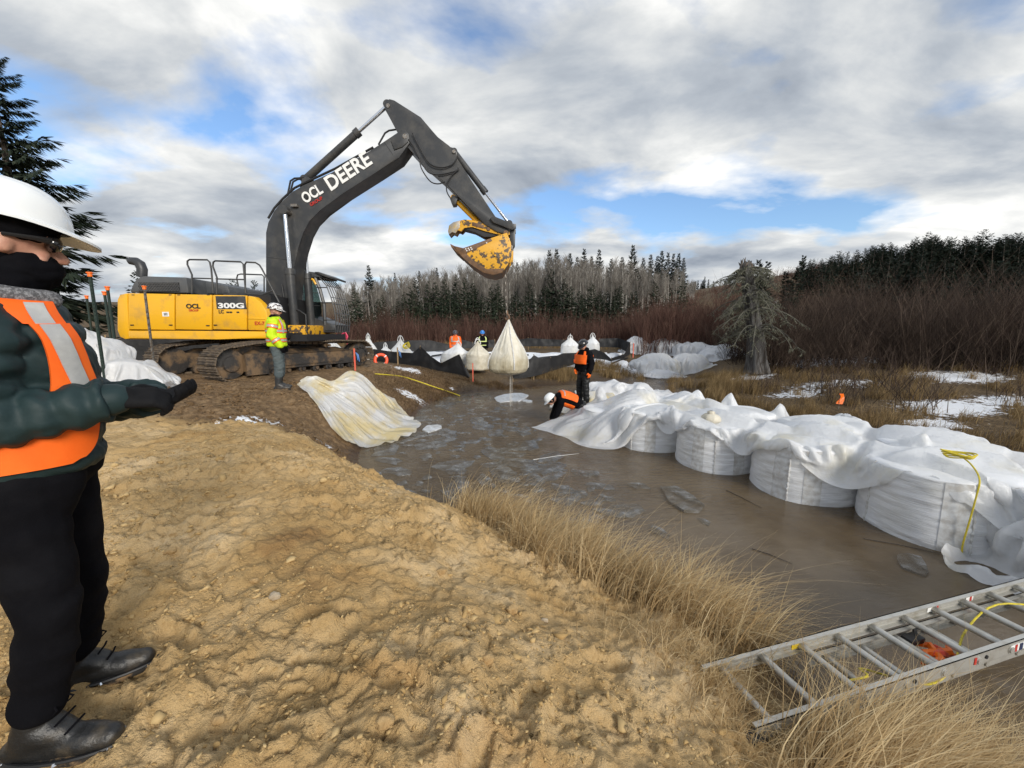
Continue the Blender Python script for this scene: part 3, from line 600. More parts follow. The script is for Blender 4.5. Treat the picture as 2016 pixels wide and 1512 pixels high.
x, y = along([(-.4, 4.2), (.3, 3.6), (.9, 3.0), (1.4, 2.5)], 420, .16, 41); grass('dry_grass', 'long stray straws arching out over the pool from the bank', onground(x, y), 1.0, (.42, .12), .6, M_GRASS, 42, .0024, .6)
x, y = clumps([(1.35, 2.8), (1.55, 2.55), (1.7, 2.4), (1.2, 2.95), (1.0, 3.1), (1.5, 2.75)], 190, .16, 43); grass('dry_grass', 'dense tangle of pale grass jutting into the water above the ladder', np.c_[x, y, np.maximum(ground_h(x, y, False), -.04)], .72, (.34, -.05), .62, M_GRASS, 44, .0026, .85, cell=.3)
x, y = clumps([(-.42, 4.32), (-.35, 4.25), (-.5, 4.28)], 320, .10, 5); grass('dry_grass', 'upright reddish tuft of dry grass where the sand meets the water', onground(x, y), .62, (.02, .0), .22, M_GRASS, 6, .0024, .45)
x, y = along([(1.35, 1.40), (1.7, 1.50), (2.05, 1.48), (2.5, 1.3)], 4600, .10, 7); grass('dry_grass', 'tangled dry grass leaning over the near rail of the ladder', np.c_[x, y, np.maximum(ground_h(x, y, False), -.05)], .74, (.75, .10), .5, M_GRASS, 8, .0026, .75, cell=.4)
x, y = along([(1.0, 2.25), (1.15, 1.9), (1.3, 1.6), (1.35, 1.3)], 1500, .14, 9); grass('dry_grass', 'flattened dry grass lying under the end of the ladder', onground(x, y), .34, (.25, -.1), .55, M_GRASS, 10, .002, .8)
x, y = along([(.2, 3.0), (.6, 2.5), (.95, 2.05), (1.15, 1.5)], 500, .22, 11); grass('dry_grass', 'sparse loose straws scattered over the sand edge', onground(x, y, .01), .34, (.3, -.2), .7, M_GRASS, 12, .0016, .95)
rs_ = np.random.RandomState(8)
def bank_pts(n, seed):
    rs = np.random.RandomState(seed); out = []
    while len(out) < n:
        x = rs.uniform(6.6, 19); y = rs.uniform(6.5, 17); z = float(base_h(np.array([x]), np.array([y]))[0])
        if z < .05 or z > 1.3 or y > 17 - .35 * (x - 7): continue
        if snow_mask(np.array([x]), np.array([y]))[0] > .5 and rs.rand() < .8: continue
        out.append((x, y))
    return out
x, y = clumps(bank_pts(210, 21), 130, .30, 22); grass('marsh_grass', 'tussocks of brown marsh grass covering the snowy right bank', onground(x, y), .55, (.08, -.05), .40, M_GRASS2, 23, .004, .7, cell=.8)
x, y = along([(6.7, 13.8), (6.9, 12), (7.5, 9.9), (8.5, 8.6), (10, 7.5), (13, 6.1), (17, 5)], 9000, .22, 24); P = onground(x, y); P = P[P[:, 2] > -.1]; grass('marsh_grass', 'fringe of dead grass drooping along the right water edge', P, .52, (-.05, -.25), .35, M_GRASS2, 25, .004, .75, cell=.6)
x, y = clumps([(7.6 + rs_.normal() * .5, 13.5 + rs_.normal() * .8) for _ in range(26)], 130, .25, 26); grass('marsh_grass', 'tall rusty grass on the point beside the far sheets', onground(x, y), .85, (.1, 0), .25, M_GRASS2, 27, .004, .5)
x, y = clumps([(2.2 + rs_.normal() * 1.6, 18.2 + rs_.normal() * .5) for _ in range(60)] + [(5.0 + rs_.normal() * .7, 20.5 + rs_.normal() * .8) for _ in range(40)], 110, .3, 28); grass('marsh_grass', 'tawny grass tufts along the foot of the front black fence', onground(x, y), .65, (.05, 0), .25, M_GRASS2, 29, .005, .5)
x, y = clumps([(-.5 + rs_.normal() * .7, 15.5 + rs_.normal() * .22) for _ in range(40)] + [(-2.3 + rs_.normal() * .2, 13.0 + rs_.normal() * .6) for _ in range(20)], 90, .2, 30); grass('marsh_grass', 'low brown grass along the far edge of the pool', onground(x, y), .28, (.1, -.1), .5, M_GRASS3, 31, .005, .8)
rs2 = np.random.RandomState(31); N_ = 15000; x = -3.2 + rs2.normal(size=N_) * .75; y = 12.9 + rs2.normal(size=N_) * 2.2; P = onground(x, y); k_ = (P[:, 2] > .02) & (P[:, 2] < .98) & (snow_mask(x, y) < .42); grass('matted_grass', 'matted dark brown grass on the slope below the excavator', P[k_], .20, (.15, -.1), .8, M_GRASS3, 32, .006, .9)
x, y = clumps([(rs_.uniform(-16, 16), rs_.uniform(27.6, 31)) for _ in range(120)], 60, .35, 33); grass('marsh_grass', 'pale grass tufts between the rear black fence and the willows', onground(x, y), .7, (.05, 0), .25, M_GRASS2, 34, .008, .5)
# ---- the dead broken spruce on the right bank
def snag():
    b0 = PY(1492, 722, 15.0); T = thing('dead_tree', 'grey broken dead spruce with lichen-hung drooping branches', 'tree', b0); bx, by, bz = b0
    n, mr = 30, 40; th = np.linspace(0, 2 * np.pi, n, endpoint=False); hh = np.linspace(0, 1, mr); TH, HH = np.meshgrid(th, hh); Ht = PY(1452, 522, 15).z - bz
    ax = np.interp(HH, [0, .35, 1], [0, -.18, -.78]); rad = np.interp(HH, [0, .12, .4, .8, 1], [.44, .34, .25, .22, .17]) * (1 + .13 * np.sin(TH * 5 + HH * 2) + .07 * np.sin(TH * 11 + 1))
    top = np.where(HH > .99, .35 * perlin(TH * 1.6, 0 * TH, 3), 0)
    V = np.stack([bx + ax + rad * np.cos(TH), by + rad * np.sin(TH), bz - .25 + HH * (Ht + .25) + top], -1).reshape(-1, 3)
    F_ = grid_faces(mr, n, True).tolist() + [[(mr - 1) * n + j for j in range(n)]]
    mesh_np('trunk', V, F_, pm('weathered_wood', (.13, .125, .12), .85, col2=(.035, .03, .026), ns=2.2, lo=.38, hi=.60, bump=.7, bs=8, bd=.04, stretch=(5, 5, .6)), T)
    rs = np.random.RandomState(5)
    for k in range(7):
        a = rs.uniform(0, 6.28); p = Vector((bx - .78 + .2 * math.cos(a), by + .2 * math.sin(a), bz + Ht - .25)); MB().tube([p, p + Vector((rs.normal() * .03, 0, .25)), p + Vector((rs.normal() * .12, 0, rs.uniform(.35, .6)))], [.06, .05, .006], 5).build('splinter', M_BARK, T)
    m = 84; f = .34 + .65 * rs.rand(m); az = rs.rand(m) * 6.28; L = rs.uniform(.6, 1.75, m) * np.interp(f, [.3, .7, 1], [1, .95, .55]); base = np.stack([bx + np.interp(f, [0, .35, 1], [0, -.18, -.78]) + .2 * np.cos(az), by + .2 * np.sin(az), bz + f * Ht], 1)
    d = np.stack([np.cos(az), np.sin(az), .15 + .25 * rs.rand(m)], 1); d /= np.linalg.norm(d, axis=1)[:, None]; bend = np.stack([0 * az, 0 * az, -L * rs.uniform(.5, 1.0, m)], 1)
    V1, F1, P = curve_sticks(base, d, L, bend, .028 * np.ones(m), 6, 4, .2)
    pb = [(V1, F1)]; tips = []
    for q in range(16):
        t = rs.uniform(.15, 1, m) * 6; i = np.clip(t.astype(int), 0, 5); fr = (t - i)[:, None]; PP = np.stack(P); b1 = PP[i, np.arange(m)] * (1 - fr) + PP[i + 1, np.arange(m)] * fr
        a2 = rs.rand(m) * 6.28; dd = np.stack([np.cos(a2), np.sin(a2), -.3 - .5 * rs.rand(m)], 1); dd /= np.linalg.norm(dd, axis=1)[:, None]; e = b1 + dd * rs.uniform(.12, .45, (m, 1)); pb.append(tubes_np(b1, e, .008, .003)); tips.append((b1, e))
    V, F_ = join_np(pb); mesh_np('branches', V, F_, m_island('lichen_grey_wood', (.06, .056, .05), (.14, .135, .11), (.22, .215, .16)), T, smooth=False)
    b1 = np.concatenate([a for a, _ in tips]); e = np.concatenate([c for _, c in tips]); rep = 7; q = rs.rand(len(b1) * rep, 1); s = np.repeat(b1, rep, 0) * (1 - q) + np.repeat(e, rep, 0) * q; V, F_ = blades(s, -rs.uniform(.03, .11, len(s)), rs.normal(size=len(s)) * .5, rs.normal(size=len(s)) * .5, 0 * s[:, 0] + .1, 0 * s[:, 0] + .009, 2, 4)
    tag(mesh_np('lichen', V, F_, m_island('hanging_lichen', (.085, .09, .06), (.17, .175, .12), (.26, .265, .195)), T, smooth=False), kind='stuff')
snag()
# tangle of dead spruces behind the snag
for k, (u, vt, Y) in enumerate([(1478, 512, 20), (1500, 508, 21), (1520, 498, 22), (1538, 502, 24), (1556, 520, 25)]):
    tree_px(SPT[k % 3], u, vt, Y, 12, lab=['leftmost of the leaning conifers behind the dead tree', 'second leaning conifer behind the dead tree', 'tallest leaning conifer behind the dead tree', 'fourth leaning conifer right of the dead tree', 'rightmost small leaning conifer behind the dead tree'][k], lean=(0, .12 + .03 * k), sxy=.42)
# ================================================================ the excavator
M_YEL = pm('machine_yellow_paint', (.80, .42, .010), .36, col2=(.50, .28, .06), ns=2.6, lo=.52, hi=.78, bump=.06, bs=6, coat=.25)
M_YELW = pm('worn_yellow_paint', (.66, .34, .015), .5, col2=(.075, .05, .03), ns=6, lo=.52, hi=.56, bump=.3, bs=30)
M_DKG = pm('dark_grey_paint', (.035, .037, .040), .42, col2=(.085, .08, .072), ns=3, lo=.45, hi=.8, bump=.05, bs=20)
M_GREY = pm('hood_grey_paint', (.075, .080, .086), .5, col2=(.12, .115, .105), ns=3, lo=.45, hi=.8)
M_BLK = pm('black_rubber', (.012, .012, .013), .55)
M_CHR = pm('chrome_rod', (.75, .76, .78), .12, metal=1)
M_STEEL = pm('bare_steel', (.32, .31, .29), .45, metal=.8, col2=(.16, .11, .07), ns=20)
M_RUST = pm('rusty_bucket_steel', (.19, .10, .045), .6, col2=(.075, .045, .028), ns=7, lo=.35, hi=.7, bump=.35, bs=35)
M_TRK = pm('muddy_track_steel', (.17, .125, .082), .72, col2=(.055, .045, .036), ns=5, lo=.4, hi=.62, bump=.5, bs=30, bd=.02)
M_TRKF = pm('muddy_track_frame', (.035, .032, .03), .6, col2=(.17, .11, .06), ns=2.6, lo=.46, hi=.60, bump=.5, bs=20, bd=.02)
M_LET = pm('white_lettering', (.80, .80, .78), .4)
M_LETR = pm('red_lettering', (.50, .03, .02), .4)
M_LETD = pm('dark_lettering', (.02, .02, .02), .4)
def m_glass(name='cab_glass', col=(.55, .62, .60)):
    m, nt, b, out = newmat(name); nt.nodes.remove(b)
    t = nt.nodes.new('ShaderNodeBsdfTransparent'); t.inputs[0].default_value = (*col, 1)
    g = nt.nodes.new('ShaderNodeBsdfGlossy'); g.inputs['Roughness'].default_value = .03
    f = nt.nodes.new('ShaderNodeFresnel'); f.inputs[0].default_value = 1.5
    mx = nt.nodes.new('ShaderNodeMixShader'); nt.links.new(f.outputs[0], mx.inputs[0]); nt.links.new(t.outputs[0], mx.inputs[1]); nt.links.new(g.outputs[0], mx.inputs[2])
    nt.links.new(mx.outputs[0], out.inputs[0]); return m
M_GLS = m_glass()
EC = Vector((-7.35, 11.8, 1.08))
def qz(u, v, Y): p = PY(u, v, Y); return (p.x, p.z)
def prof(pts, Y): return [qz(u, v, Y) for u, v in pts]
def text_on(txt, p0, e1, e2, width, mat, name, parent, off=0.0, depth=.004, height=None):
    """flat raised letters; p0 = lower left, e1 along the line, e2 up"""
    cu = bpy.data.curves.new('t', 'FONT'); cu.body = txt; cu.size = 1; cu.extrude = .5; cu.offset = off; cu.resolution_u = 4
    ob = bpy.data.objects.new('t', cu); COL.objects.link(ob); dg = bpy.context.evaluated_depsgraph_get()
    me = ob.evaluated_get(dg).to_mesh(); n = len(me.vertices); V = np.zeros(n * 3); me.vertices.foreach_get('co', V); V = V.reshape(-1, 3)
    Fc = [list(p.vertices) for p in me.polygons]; ob.evaluated_get(dg).to_mesh_clear(); bpy.data.objects.remove(ob); bpy.data.curves.remove(cu)
    e1 = np.array(Vector(e1).normalized()); e2 = np.array(Vector(e2).normalized()); e3 = np.cross(e1, e2)
    V[:, 0] -= V[:, 0].min(); V[:, 1] -= V[:, 1].min(); sx = width / V[:, 0].max(); sy = sx if height is None else height / V[:, 1].max()
    Wd = np.array(p0)[None] + V[:, :1] * sx * e1 + V[:, 1:2] * sy * e2 + (V[:, 2:3] + .5) * depth * e3
    return mesh_np(name, Wd, Fc, mat, parent, smooth=False)
EX = thing('excavator', 'yellow and black tracked excavator lifting a bag with its raised boom', 'excavator', EC)
# ---- undercarriage
TD = Vector((.42, .9075, 0)); TN = Vector((.9075, -.42, 0))
def tw(s, n, z): return EC + TD * s + TN * n + Vector((0, 0, z))
def track_path():
    pts = []
    for k in range(13):                        # front idler end (towards the camera)
        a = R(90 + 15) + (R(180 - 15)) * k / 12; pts.append((-2.02 + .40 * math.cos(a), .42 + .40 * math.sin(a)))
    for k in range(1, 10): pts.append((-2.02 + 4.1 * k / 10, .02))
    for k in range(13):
        a = R(-90) + R(180) * k / 12; pts.append((2.04 + .43 * math.cos(a), .45 + .43 * math.sin(a)))
    for s, z in ((1.5, .905), (1.0, .92), (.5, .90), (0, .93), (-.5, .94), (-1.0, .93), (-1.5, .895)): pts.append((s, z))
    return pts
def resample(pts, n):
    P = np.array(pts + [pts[0]]); d = np.r_[0, np.cumsum(np.hypot(*np.diff(P, axis=0).T))]
    t = np.linspace(0, d[-1], n + 1)[:-1]; return np.stack([np.interp(t, d, P[:, 0]), np.interp(t, d, P[:, 1])], 1), d[-1] / n
_P, _pitch = resample(track_path(), 50)
def shoe_mesh():
    b = MB(); hw = .37
    b.box((0, 0, .012), (_pitch * .93, 2 * hw, .022), bev=.003)
    for x in (-.062, 0.005, .07): b.prism([(x - .012, .022), (x + .012, .022), (x + .006, .05), (x - .006, .05)], -hw, hw)
    b.box((0, 0, -.035), (_pitch * .8, .22, .07))
    o = b.build('track_shoe', M_TRK); me = o.data; bpy.data.objects.remove(o); return me
SHOE = shoe_mesh()
for side in (1, -1):
    b = MB()
    for (s0, s1, z0, z1, n0, n1) in ((-1.75, 1.7, .22, .62, -.19, .30), (-1.75, -1.2, .12, .66, .30, .36), (-1.0, 1.25, .30, .50, .30, .335)):
        V = [tw(s, side * n, z) for s in (s0, s1) for n in (n0, n1) for z in (z0, z1)]
        b.add(V, [(0, 1, 3, 2), (4, 6, 7, 5), (0, 4, 5, 1), (2, 3, 7, 6), (0, 2, 6, 4), (1, 5, 7, 3)])
    V = [tw(s, side * n, z) for s in (-1.6, 1.5) for n in (-.15, .33) for z in (.62,)] + [tw(s, side * .05, .74) for s in (-1.4, 1.2)]
    b.add(V, [(0, 1, 4), (2, 5, 3), (0, 4, 5, 2), (1, 3, 5, 4)])
    # slide frames out to the track centre line
    off = TN * (side * 1.28)
    b.V = [tuple(Vector(v) + off) for v in b.V]
    fr = b.build('track_frame', M_TRKF, EX)
    for k in range(50):
        p = _P[k]; q = _P[(k + 1) % 50]; o_ = _P[k - 1]; d = q - o_; d /= np.linalg.norm(d)
        tx = TD * d[0] + Vector((0, 0, d[1])); ty = TN * 1.0; tz = tx.cross(ty)
        c = tw(p[0], side * 1.28, p[1])
        outw = TD * (p[0] - np.clip(p[0], -2, 2)) + Vector((0, 0, p[1] - .44))
        if tz.dot(outw) < 0: tz = -tz; ty = -ty
        sh = bpy.data.objects.new('track_shoe', SHOE); link(sh, fr)
        mt = Matrix((tx, ty, tz)).transposed().to_4x4(); mt.translation = c - EC; sh.matrix_local = mt
    for (s, z, r, nm) in ((-2.02, .42, .36, 'idler'), (2.04, .45, .37, 'sprocket')):
        b = MB(); c = tw(s, side * 1.28, z); b.lathe([(r * .8, -.2), (r, -.19), (r, -.05), (r * .6, -.04), (r * .6, .04), (r, .05), (r, .19), (r * .8, .2), (r * .55, .21), (r * .5, .26), (r * .2, .27)] if side > 0 else [(r * .2, -.27), (r * .5, -.26), (r * .8, -.2), (r, -.19), (r, .19), (r * .8, .2)], c, TN, 28)
        if nm == 'sprocket':
            for k in range(12):
                a = 2 * math.pi * k / 12; b.lathe([(.022, .20), (.022, .285)], c + TD * (.24 * math.cos(a)) + Vector((0, 0, .24 * math.sin(a))), TN, 6)
        b.build(nm, M_TRKF, fr)
    for s in (-1.5, -1.05, -.6, -.15, .3, .75, 1.2, 1.6):
        MB().lathe([(.05, -.25), (.11, -.24), (.11, -.1), (.08, -.09), (.08, .09), (.11, .1), (.11, .24), (.05, .25), (.05, .31)], tw(s, side * 1.28, .15), TN, 14).build('roller', M_TRKF, fr)
    for s in (-.6, .75):
        MB().lathe([(.04, -.2), (.075, -.19), (.075, .19), (.04, .2), (.04, .34)], tw(s, side * 1.28, .80), TN, 14).build('roller', M_TRKF, fr)
b = MB()
V = [tw(s, n, z) for s in (-.9, .9) for n in (-1.1, 1.1) for z in (.45, .8)]
b.add(V, [(0, 1, 3, 2), (4, 6, 7, 5), (0, 4, 5, 1), (2, 3, 7, 6), (0, 2, 6, 4), (1, 5, 7, 3)])
b.lathe([(.7, .75), (.7, .95), (.62, .96), (.62, 1.06)], EC, (0, 0, 1), 32); b.build('carbody', M_TRKF, EX)
# ---- house
YN = 10.3; YF = 13.3
b = MB(); b.box((-8.2, 11.8, 2.18), (4.3, 2.7, .14)); b.box((-8.2, 11.85, 2.75), (3.5, 2.7, 1.0)); b.box((-6.4, 11.8, 2.12), (1.6, 2.4, .18)); b.build('deck', M_BLK, EX)
cw = MB().prism(prof([(229, 590), (234, 580), (246, 577), (250, 577), (252, 651), (252, 667), (244, 668), (234, 663), (229, 650)], YN), YN + .02, YF, .05)
cw.V = [(v[0] + .0, v[1], v[2]) for v in cw.V]; cw.build('counterweight', M_YEL, EX)
def panel(name, u0, u1, poly=None, mat=M_YEL, Y=YN, d=.07, bev=.018):
    pts = poly or [(u0, 577 + (u0 - 250) * .02), (u1, 577 + (u1 - 250) * .02), (u1, 649.5), (u0, 648.5)]
    return MB().prism(prof(pts, Y), Y, Y + d, bev).build(name, mat, EX)
panel('side_panel', 252.5, 343); d2 = panel('side_panel', 345.5, 416.5); d3 = panel('side_panel', 419, 485.5)
nose = MB().prism(prof([(487.5, 582), (500, 584.5), (514, 596), (524, 612), (530, 640), (530, 651), (487.5, 650)], YN), YN, YN + .75, .03).build('tool_box', M_YEL, EX)
MB().prism(prof([(489, 625), (521, 626), (523, 629), (489, 628)], YN - .012), YN - .015, YN + .01, .003).build('ledge', M_YEL, nose)
sill = MB().prism(prof([(253, 650.5), (330, 651), (430, 651.5), (536, 652.5), (538, 667), (430, 668), (253, 668)], YN), YN - .015, YN + .25, .035).build('sill', M_YEL, EX)
hd = MB().prism(prof([(255, 575), (262, 558), (268, 549), (281, 543.5), (366, 546), (371, 577)], YN + .25), YN + .25, YF - .2, .03)
hood = hd.build('engine_hood', M_GREY, EX)
MB().prism(prof([(366, 547), (400, 553), (448, 563), (452, 575), (452, 580), (371, 577)], YN + .9), YN + .9, YF - .2, .03).build('hood_cover', M_GREY, EX)
gy = YN + .238; g0 = PY(272, 556, gy); g1 = PY(354, 574, gy); b = MB(); b.box(((g0.x + g1.x) / 2, gy, (g0.z + g1.z) / 2), (g1.x - g0.x, .012, g0.z - g1.z)); gr = b.build('grille', M_BLK, hood)
b = MB(); nd = 26
for k in range(nd):
    for s in (1, -1):
        x = g0.x + (g1.x - g0.x) * (k + .5) / nd; h = (g0.z - g1.z) / 2
        for zz in (0, 1):
            z0 = g1.z + h * zz; xx = x + s * .0; b.tube([(xx - s * .022, gy - .012, z0), (xx + s * .022, gy - .012, z0 + h)], .006, 4)
b.build('mesh_screen', M_DKG, gr)
b = MB(); b.tube([PY(279, 546, 11.0), PY(280, 530, 11.0), PY(276, 520, 11.0), PY(268, 515, 11.0), PY(257, 513.5, 11.0), PY(253, 511, 11.0)], [.12, .12, .12, .115, .10, .06], 14); b.build('exhaust', M_DKG, EX)
for pts, mids in (([(378, 578), (378, 541), (369, 521), (369, 514), (373, 511), (408, 511.5), (413, 516), (416, 530), (420, 577)], ((378, 547.5, 417, 548.5),)),
                  ([(427, 579), (427, 546), (419, 524), (420, 516), (424, 513.5), (474, 515.5), (479, 520), (484, 577)], ((425, 549, 482, 550.5),)),
                  ([(483, 577), (482, 521), (485, 516), (503, 517), (511, 522), (516, 530), (550, 596)], ((483, 579, 517, 580), (517, 580, 537, 572)))):
    b = MB(); b.tube([PY(u, v, YN + .28) for u, v in pts], .022, 8)
    for (a0, a1, c0, c1) in mids: b.tube([PY(a0, a1, YN + .28), PY(c0, c1, YN + .28)], .018, 8)
    b.build('handrail', M_DKG, EX)
b = MB(); b.tube([PY(u, v, 12.9) for u, v in [(472, 578), (466, 548), (468, 541), (474, 539.5), (516, 541), (520, 545), (520, 578)]], .022, 8); b.build('handrail', M_DKG, EX)
b = MB(); b.box((PY(500, 575, 11.2).x, 11.2, 3.30), (1.1, .9, .10)); b.build('walkway', M_DKG, EX)
for (u, v, par) in ((336, 640, EX), (409, 641, d2), (424, 640, d3), (260, 640, EX)):
    p = PY(u, v, YN - .012); MB().box(tuple(p), (.085, .022, .028), bev=.005).build('latch', M_BLK, par)
for u in (262, 335, 352, 410): p = PY(u, 580.5, YN - .004); MB().box(tuple(p), (.07, .014, .018)).build('hinge', M_DKG, EX)
# lettering on the side panels
xh, zh = Vector((1, 0, 0)), Vector((0, 0, 1))
p0, p1 = PY(424, 583, YN - .01), PY(485, 608.5, YN - .01)
pl = MB().prism([(p0.x, p0.z), (p1.x, p0.z), (p1.x, p1.z), (p0.x, p1.z)], YN - .008, YN + .02, 0).build('name_plate', M_DKG, d3)
def side_text(t, u0, u1, v, mat, par, off=.02, h=None, yo=.009): 
    a = PY(u0, v, YN - yo); c = PY(u1, v, YN - yo); return text_on(t, a, xh, zh, c.x - a.x, mat, 'lettering', par, off, .006, h)
side_text('300G', 430, 481, 607, M_LET, pl, .035, .14, .010); side_text('LC', 431, 441, 617, M_LETD, d3); side_text('EX-7', 502, 521, 640, M_LETR, nose, .02)
side_text('OCL', 367, 395, 607.5, M_LETD, d2, .035, .125); side_text('GROUP', 372, 391, 613, M_LETR, d2, .01)
for u in (446, 452, 466): side_text('■' if False else 'I', u, u + 5, 616, M_LETD, d3, .03, .035)
s0, s1 = PY(319, 614, YN - .004), PY(333, 623, YN - .004)
b = MB(); b.prism([(s0.x, s0.z), (s1.x, s0.z), (s1.x, s1.z), (s0.x, s1.z)], YN - .006, YN + .02); st = b.build('sticker', M_LET, EX.children[0] if False else EX)
b = MB()
for k in range(3): b.box((s0.x + .055 + k * .035, YN - .008, (s0.z + s1.z) / 2), (.018, .004, .07))
b.build('print', M_LETD, st)
# ---- cab on the far side
YC = 12.3; YD = 13.35
cab = MB().prism(prof([(566, 652), (566, 628), (612, 622), (640, 634), (659, 640), (660, 654), (566, 655)], YC), YC, YD, .02).build('cab', M_DKG, EX)
MB().prism(prof([(566, 545), (568, 535), (579, 531), (628, 537), (636, 546), (620, 546), (600, 543.5)], YC), YC - .03, YD, .02).build('cab_roof', M_DKG, EX)
b = MB(); b.prism(prof([(622, 536), (630, 536), (652, 545), (651, 548.5), (630, 541)], YC), YC - .1, YD + .05, .01); b.build('visor', M_DKG, EX)
MB().tube([PY(578, 535, YC), PY(579, 529, YC), PY(583, 529, YC), PY(585, 535, YC)], .014, 6).build('lifting_eye', M_DKG, cab)
def pillar(name, pts, w=.05, mat=M_DKG, Y=YC + .03): return MB().tube([PY(u, v, Y) for u, v in pts], w, 6).build(name, mat, cab)
for Y in (YC + .03, YD - .05):
    pillar('pillar', [(570, 545), (569, 600), (570, 650)], .07, Y=Y); pillar('pillar', [(592, 544), (592, 600), (594, 640)], .05, Y=Y)
    pillar('pillar', [(620, 546), (630, 570), (638, 600), (640, 640)], .05, Y=Y)
pillar('pillar', [(594, 545), (608, 546), (617, 551), (622, 560)], .035, M_YEL, YC - .02)
MB().prism(prof([(596, 548), (612, 550), (622, 562), (630, 590), (633, 615), (624, 628), (596, 628)], YC), YC + .01, YC + .02, 0).build('window_pane', M_GLS, cab)
MB().prism(prof([(571, 548), (590, 548), (590, 628), (571, 628)], YC), YC + .01, YC + .02, 0).build('window_pane', M_GLS, cab)
MB().prism(prof([(596, 548), (618, 550), (634, 600), (634, 628), (596, 628)], YD), YD - .02, YD - .01, 0).build('window_pane', M_GLS, cab)
b = MB(); cx = PY(590, 620, 12.8).x; b.box((cx, 12.8, 2.75), (.5, .5, .16), bev=.04); b.box((cx - .25, 12.8, 3.15), (.14, .48, .75), bev=.04); b.build('seat', M_BLK, cab)
gu = MB()
for k in range(7):
    Y = YC - .02 + (YD - YC) * k / 6; gu.tube([PY(u, v, YC) + Vector((0, Y - YC, 0)) for u, v in [(630, 547), (643, 562), (652, 585), (659, 610), (662, 635), (660, 655)]], .017, 6)
for (u, v) in [(643, 562), (652, 585), (656, 598), (660, 617), (662, 640)]:
    p = PY(u, v, YC); gu.tube([p, p + Vector((0, YD - YC, 0))], .013, 6)
for (u0, u1, v) in ((622, 645, 566), (632, 655, 596), (638, 661, 630), (640, 661, 650)): gu.tube([PY(u0, v, YC - .02), PY(u1, v, YC - .02)], .017, 6)
gu.build('window_guard', M_DKG, cab)
b = MB()
for k in range(3): b.tube([PY(596 + k * 9, 552 + k * 3, YC + .0), PY(598 + k * 10, 628, YC + .0)], .008, 5)
for v in (575, 600): b.tube([PY(596, v, YC), PY(629, v + 2, YC)], .008, 5)
b.build('window_bars', M_DKG, cab)
MB().prism(prof([(601, 655), (634, 655), (631, 668), (601, 668)], YC), YC, YD, .02).build('step', M_YEL, cab)
MB().prism(prof([(540, 640), (600, 640), (600, 665), (536, 665)], 11.2), 11.2, 12.6, .02).build('front_frame', M_YELW, EX)
# ---- boom, arm, bucket
YB0, YB1 = 11.50, 12.10
BOOM = [(523, 640), (523, 458), (527.5, 437.5), (539, 417), (552, 400), (575, 377), (595, 366), (653, 340), (724.5, 299.5), (756, 279), (783, 260), (796, 256), (805, 263), (806, 282), (785, 311), (739, 340), (676, 380), (629.6, 411.7), (609.5, 434.7), (595, 457.7), (586, 492), (578, 530), (573, 590), (566, 640), (545, 650)]
boom = MB().prism(prof(BOOM, YB0), YB0, YB1, .025).build('boom', M_DKG, EX)
for ab in ([(524, 506), (582, 513)], [(630, 352), (655, 386)], [(757, 280), (773, 304)]): MB().tube([PY(u, v, YB0 - .004) for u, v in ab], .006, 5).build('weld_seam', M_DKG, boom)
MB().prism(prof([(770, 277), (785, 262), (797, 257), (804, 264), (804, 280), (793, 290), (777, 296)], YB0), YB0 - .035, YB0, .01).build('boss_plate', M_DKG, boom)
e1 = (PY(734.6, 322.5, YB0 - .01) - PY(652.6, 377, YB0 - .01)); wd = e1.length; e1.normalize(); e2 = Vector((-e1.z, 0, e1.x))
text_on('DEERE', PY(652.6, 376.5, YB0 - .012), e1, e2, wd, M_LET, 'lettering', boom, .026, .012, .40)
a0 = PY(602, 402, YB0 - .012); a1 = PY(638, 379.5, YB0 - .012); e1 = (a1 - a0); wd = e1.length; e1.normalize(); e2 = Vector((-e1.z, 0, e1.x))
text_on('OCL', a0, e1, e2, wd, M_LET, 'lettering', boom, .03, .012, .30)
leaf = [(0, -.5), (.04, -.18), (.34, -.24), (.27, -.12), (.5, .08), (.38, .12), (.42, .28), (.22, .22), (.2, .3), (.09, .18), (.14, .42), (.06, .38), (0, .52)]
leaf = leaf + [(-x, y) for x, y in leaf[-2:0:-1]]
lc = a0 + e1 * .115 + e2 * .15
b = MB(); n = len(leaf); b.add([lc + e1 * (x * .15) + e2 * (y * .19) + Vector((0, -.016, 0)) for x, y in leaf], [list(range(n))[::-1]]); b.build('leaf_emblem', M_LETD, boom, smooth=False)
c0 = PY(612.5, 406.5, YB0 - .012); text_on('GROUP', c0, e1, e2, wd * .66, M_LETR, 'lettering', boom, .02, .012, .085)
YA0, YA1 = 11.56, 12.04
ARM = [(757, 204), (760, 197), (767, 194.5), (776, 197), (828, 230), (862, 270), (883, 288), (894, 294), (898, 311), (929, 357), (975, 426), (990, 444), (1000, 450), (1002, 458), (994, 462), (975, 455), (952, 440), (877, 360), (825, 314), (801, 288), (783, 262), (765, 228), (757, 214)]
arm = MB().prism(prof(ARM, YA0), YA0, YA1, .02).build('arm', M_DKG, EX)
def pin(u, v, r, Y0, Y1, par=None, mat=M_STEEL, name='pin'):
    p = PY(u, v, Y0); return MB().lathe([(r, 0), (r, Y1 - Y0)], p, (0, 1, 0), 16).build(name, mat, par or EX)
pin(797, 268, .065, YB0 - .05, YB1 + .05, boom); pin(763.5, 207.5, .055, YA0 - .02, YA1 + .02, arm); pin(893.5, 298, .045, YA0 - .04, YA1 + .04, arm); pin(970.5, 433.5, .045, YA0 - .05, YA1 + .05, arm)
pin(560.5, 414, .075, YB0 - .25, YB1 + .25, boom)
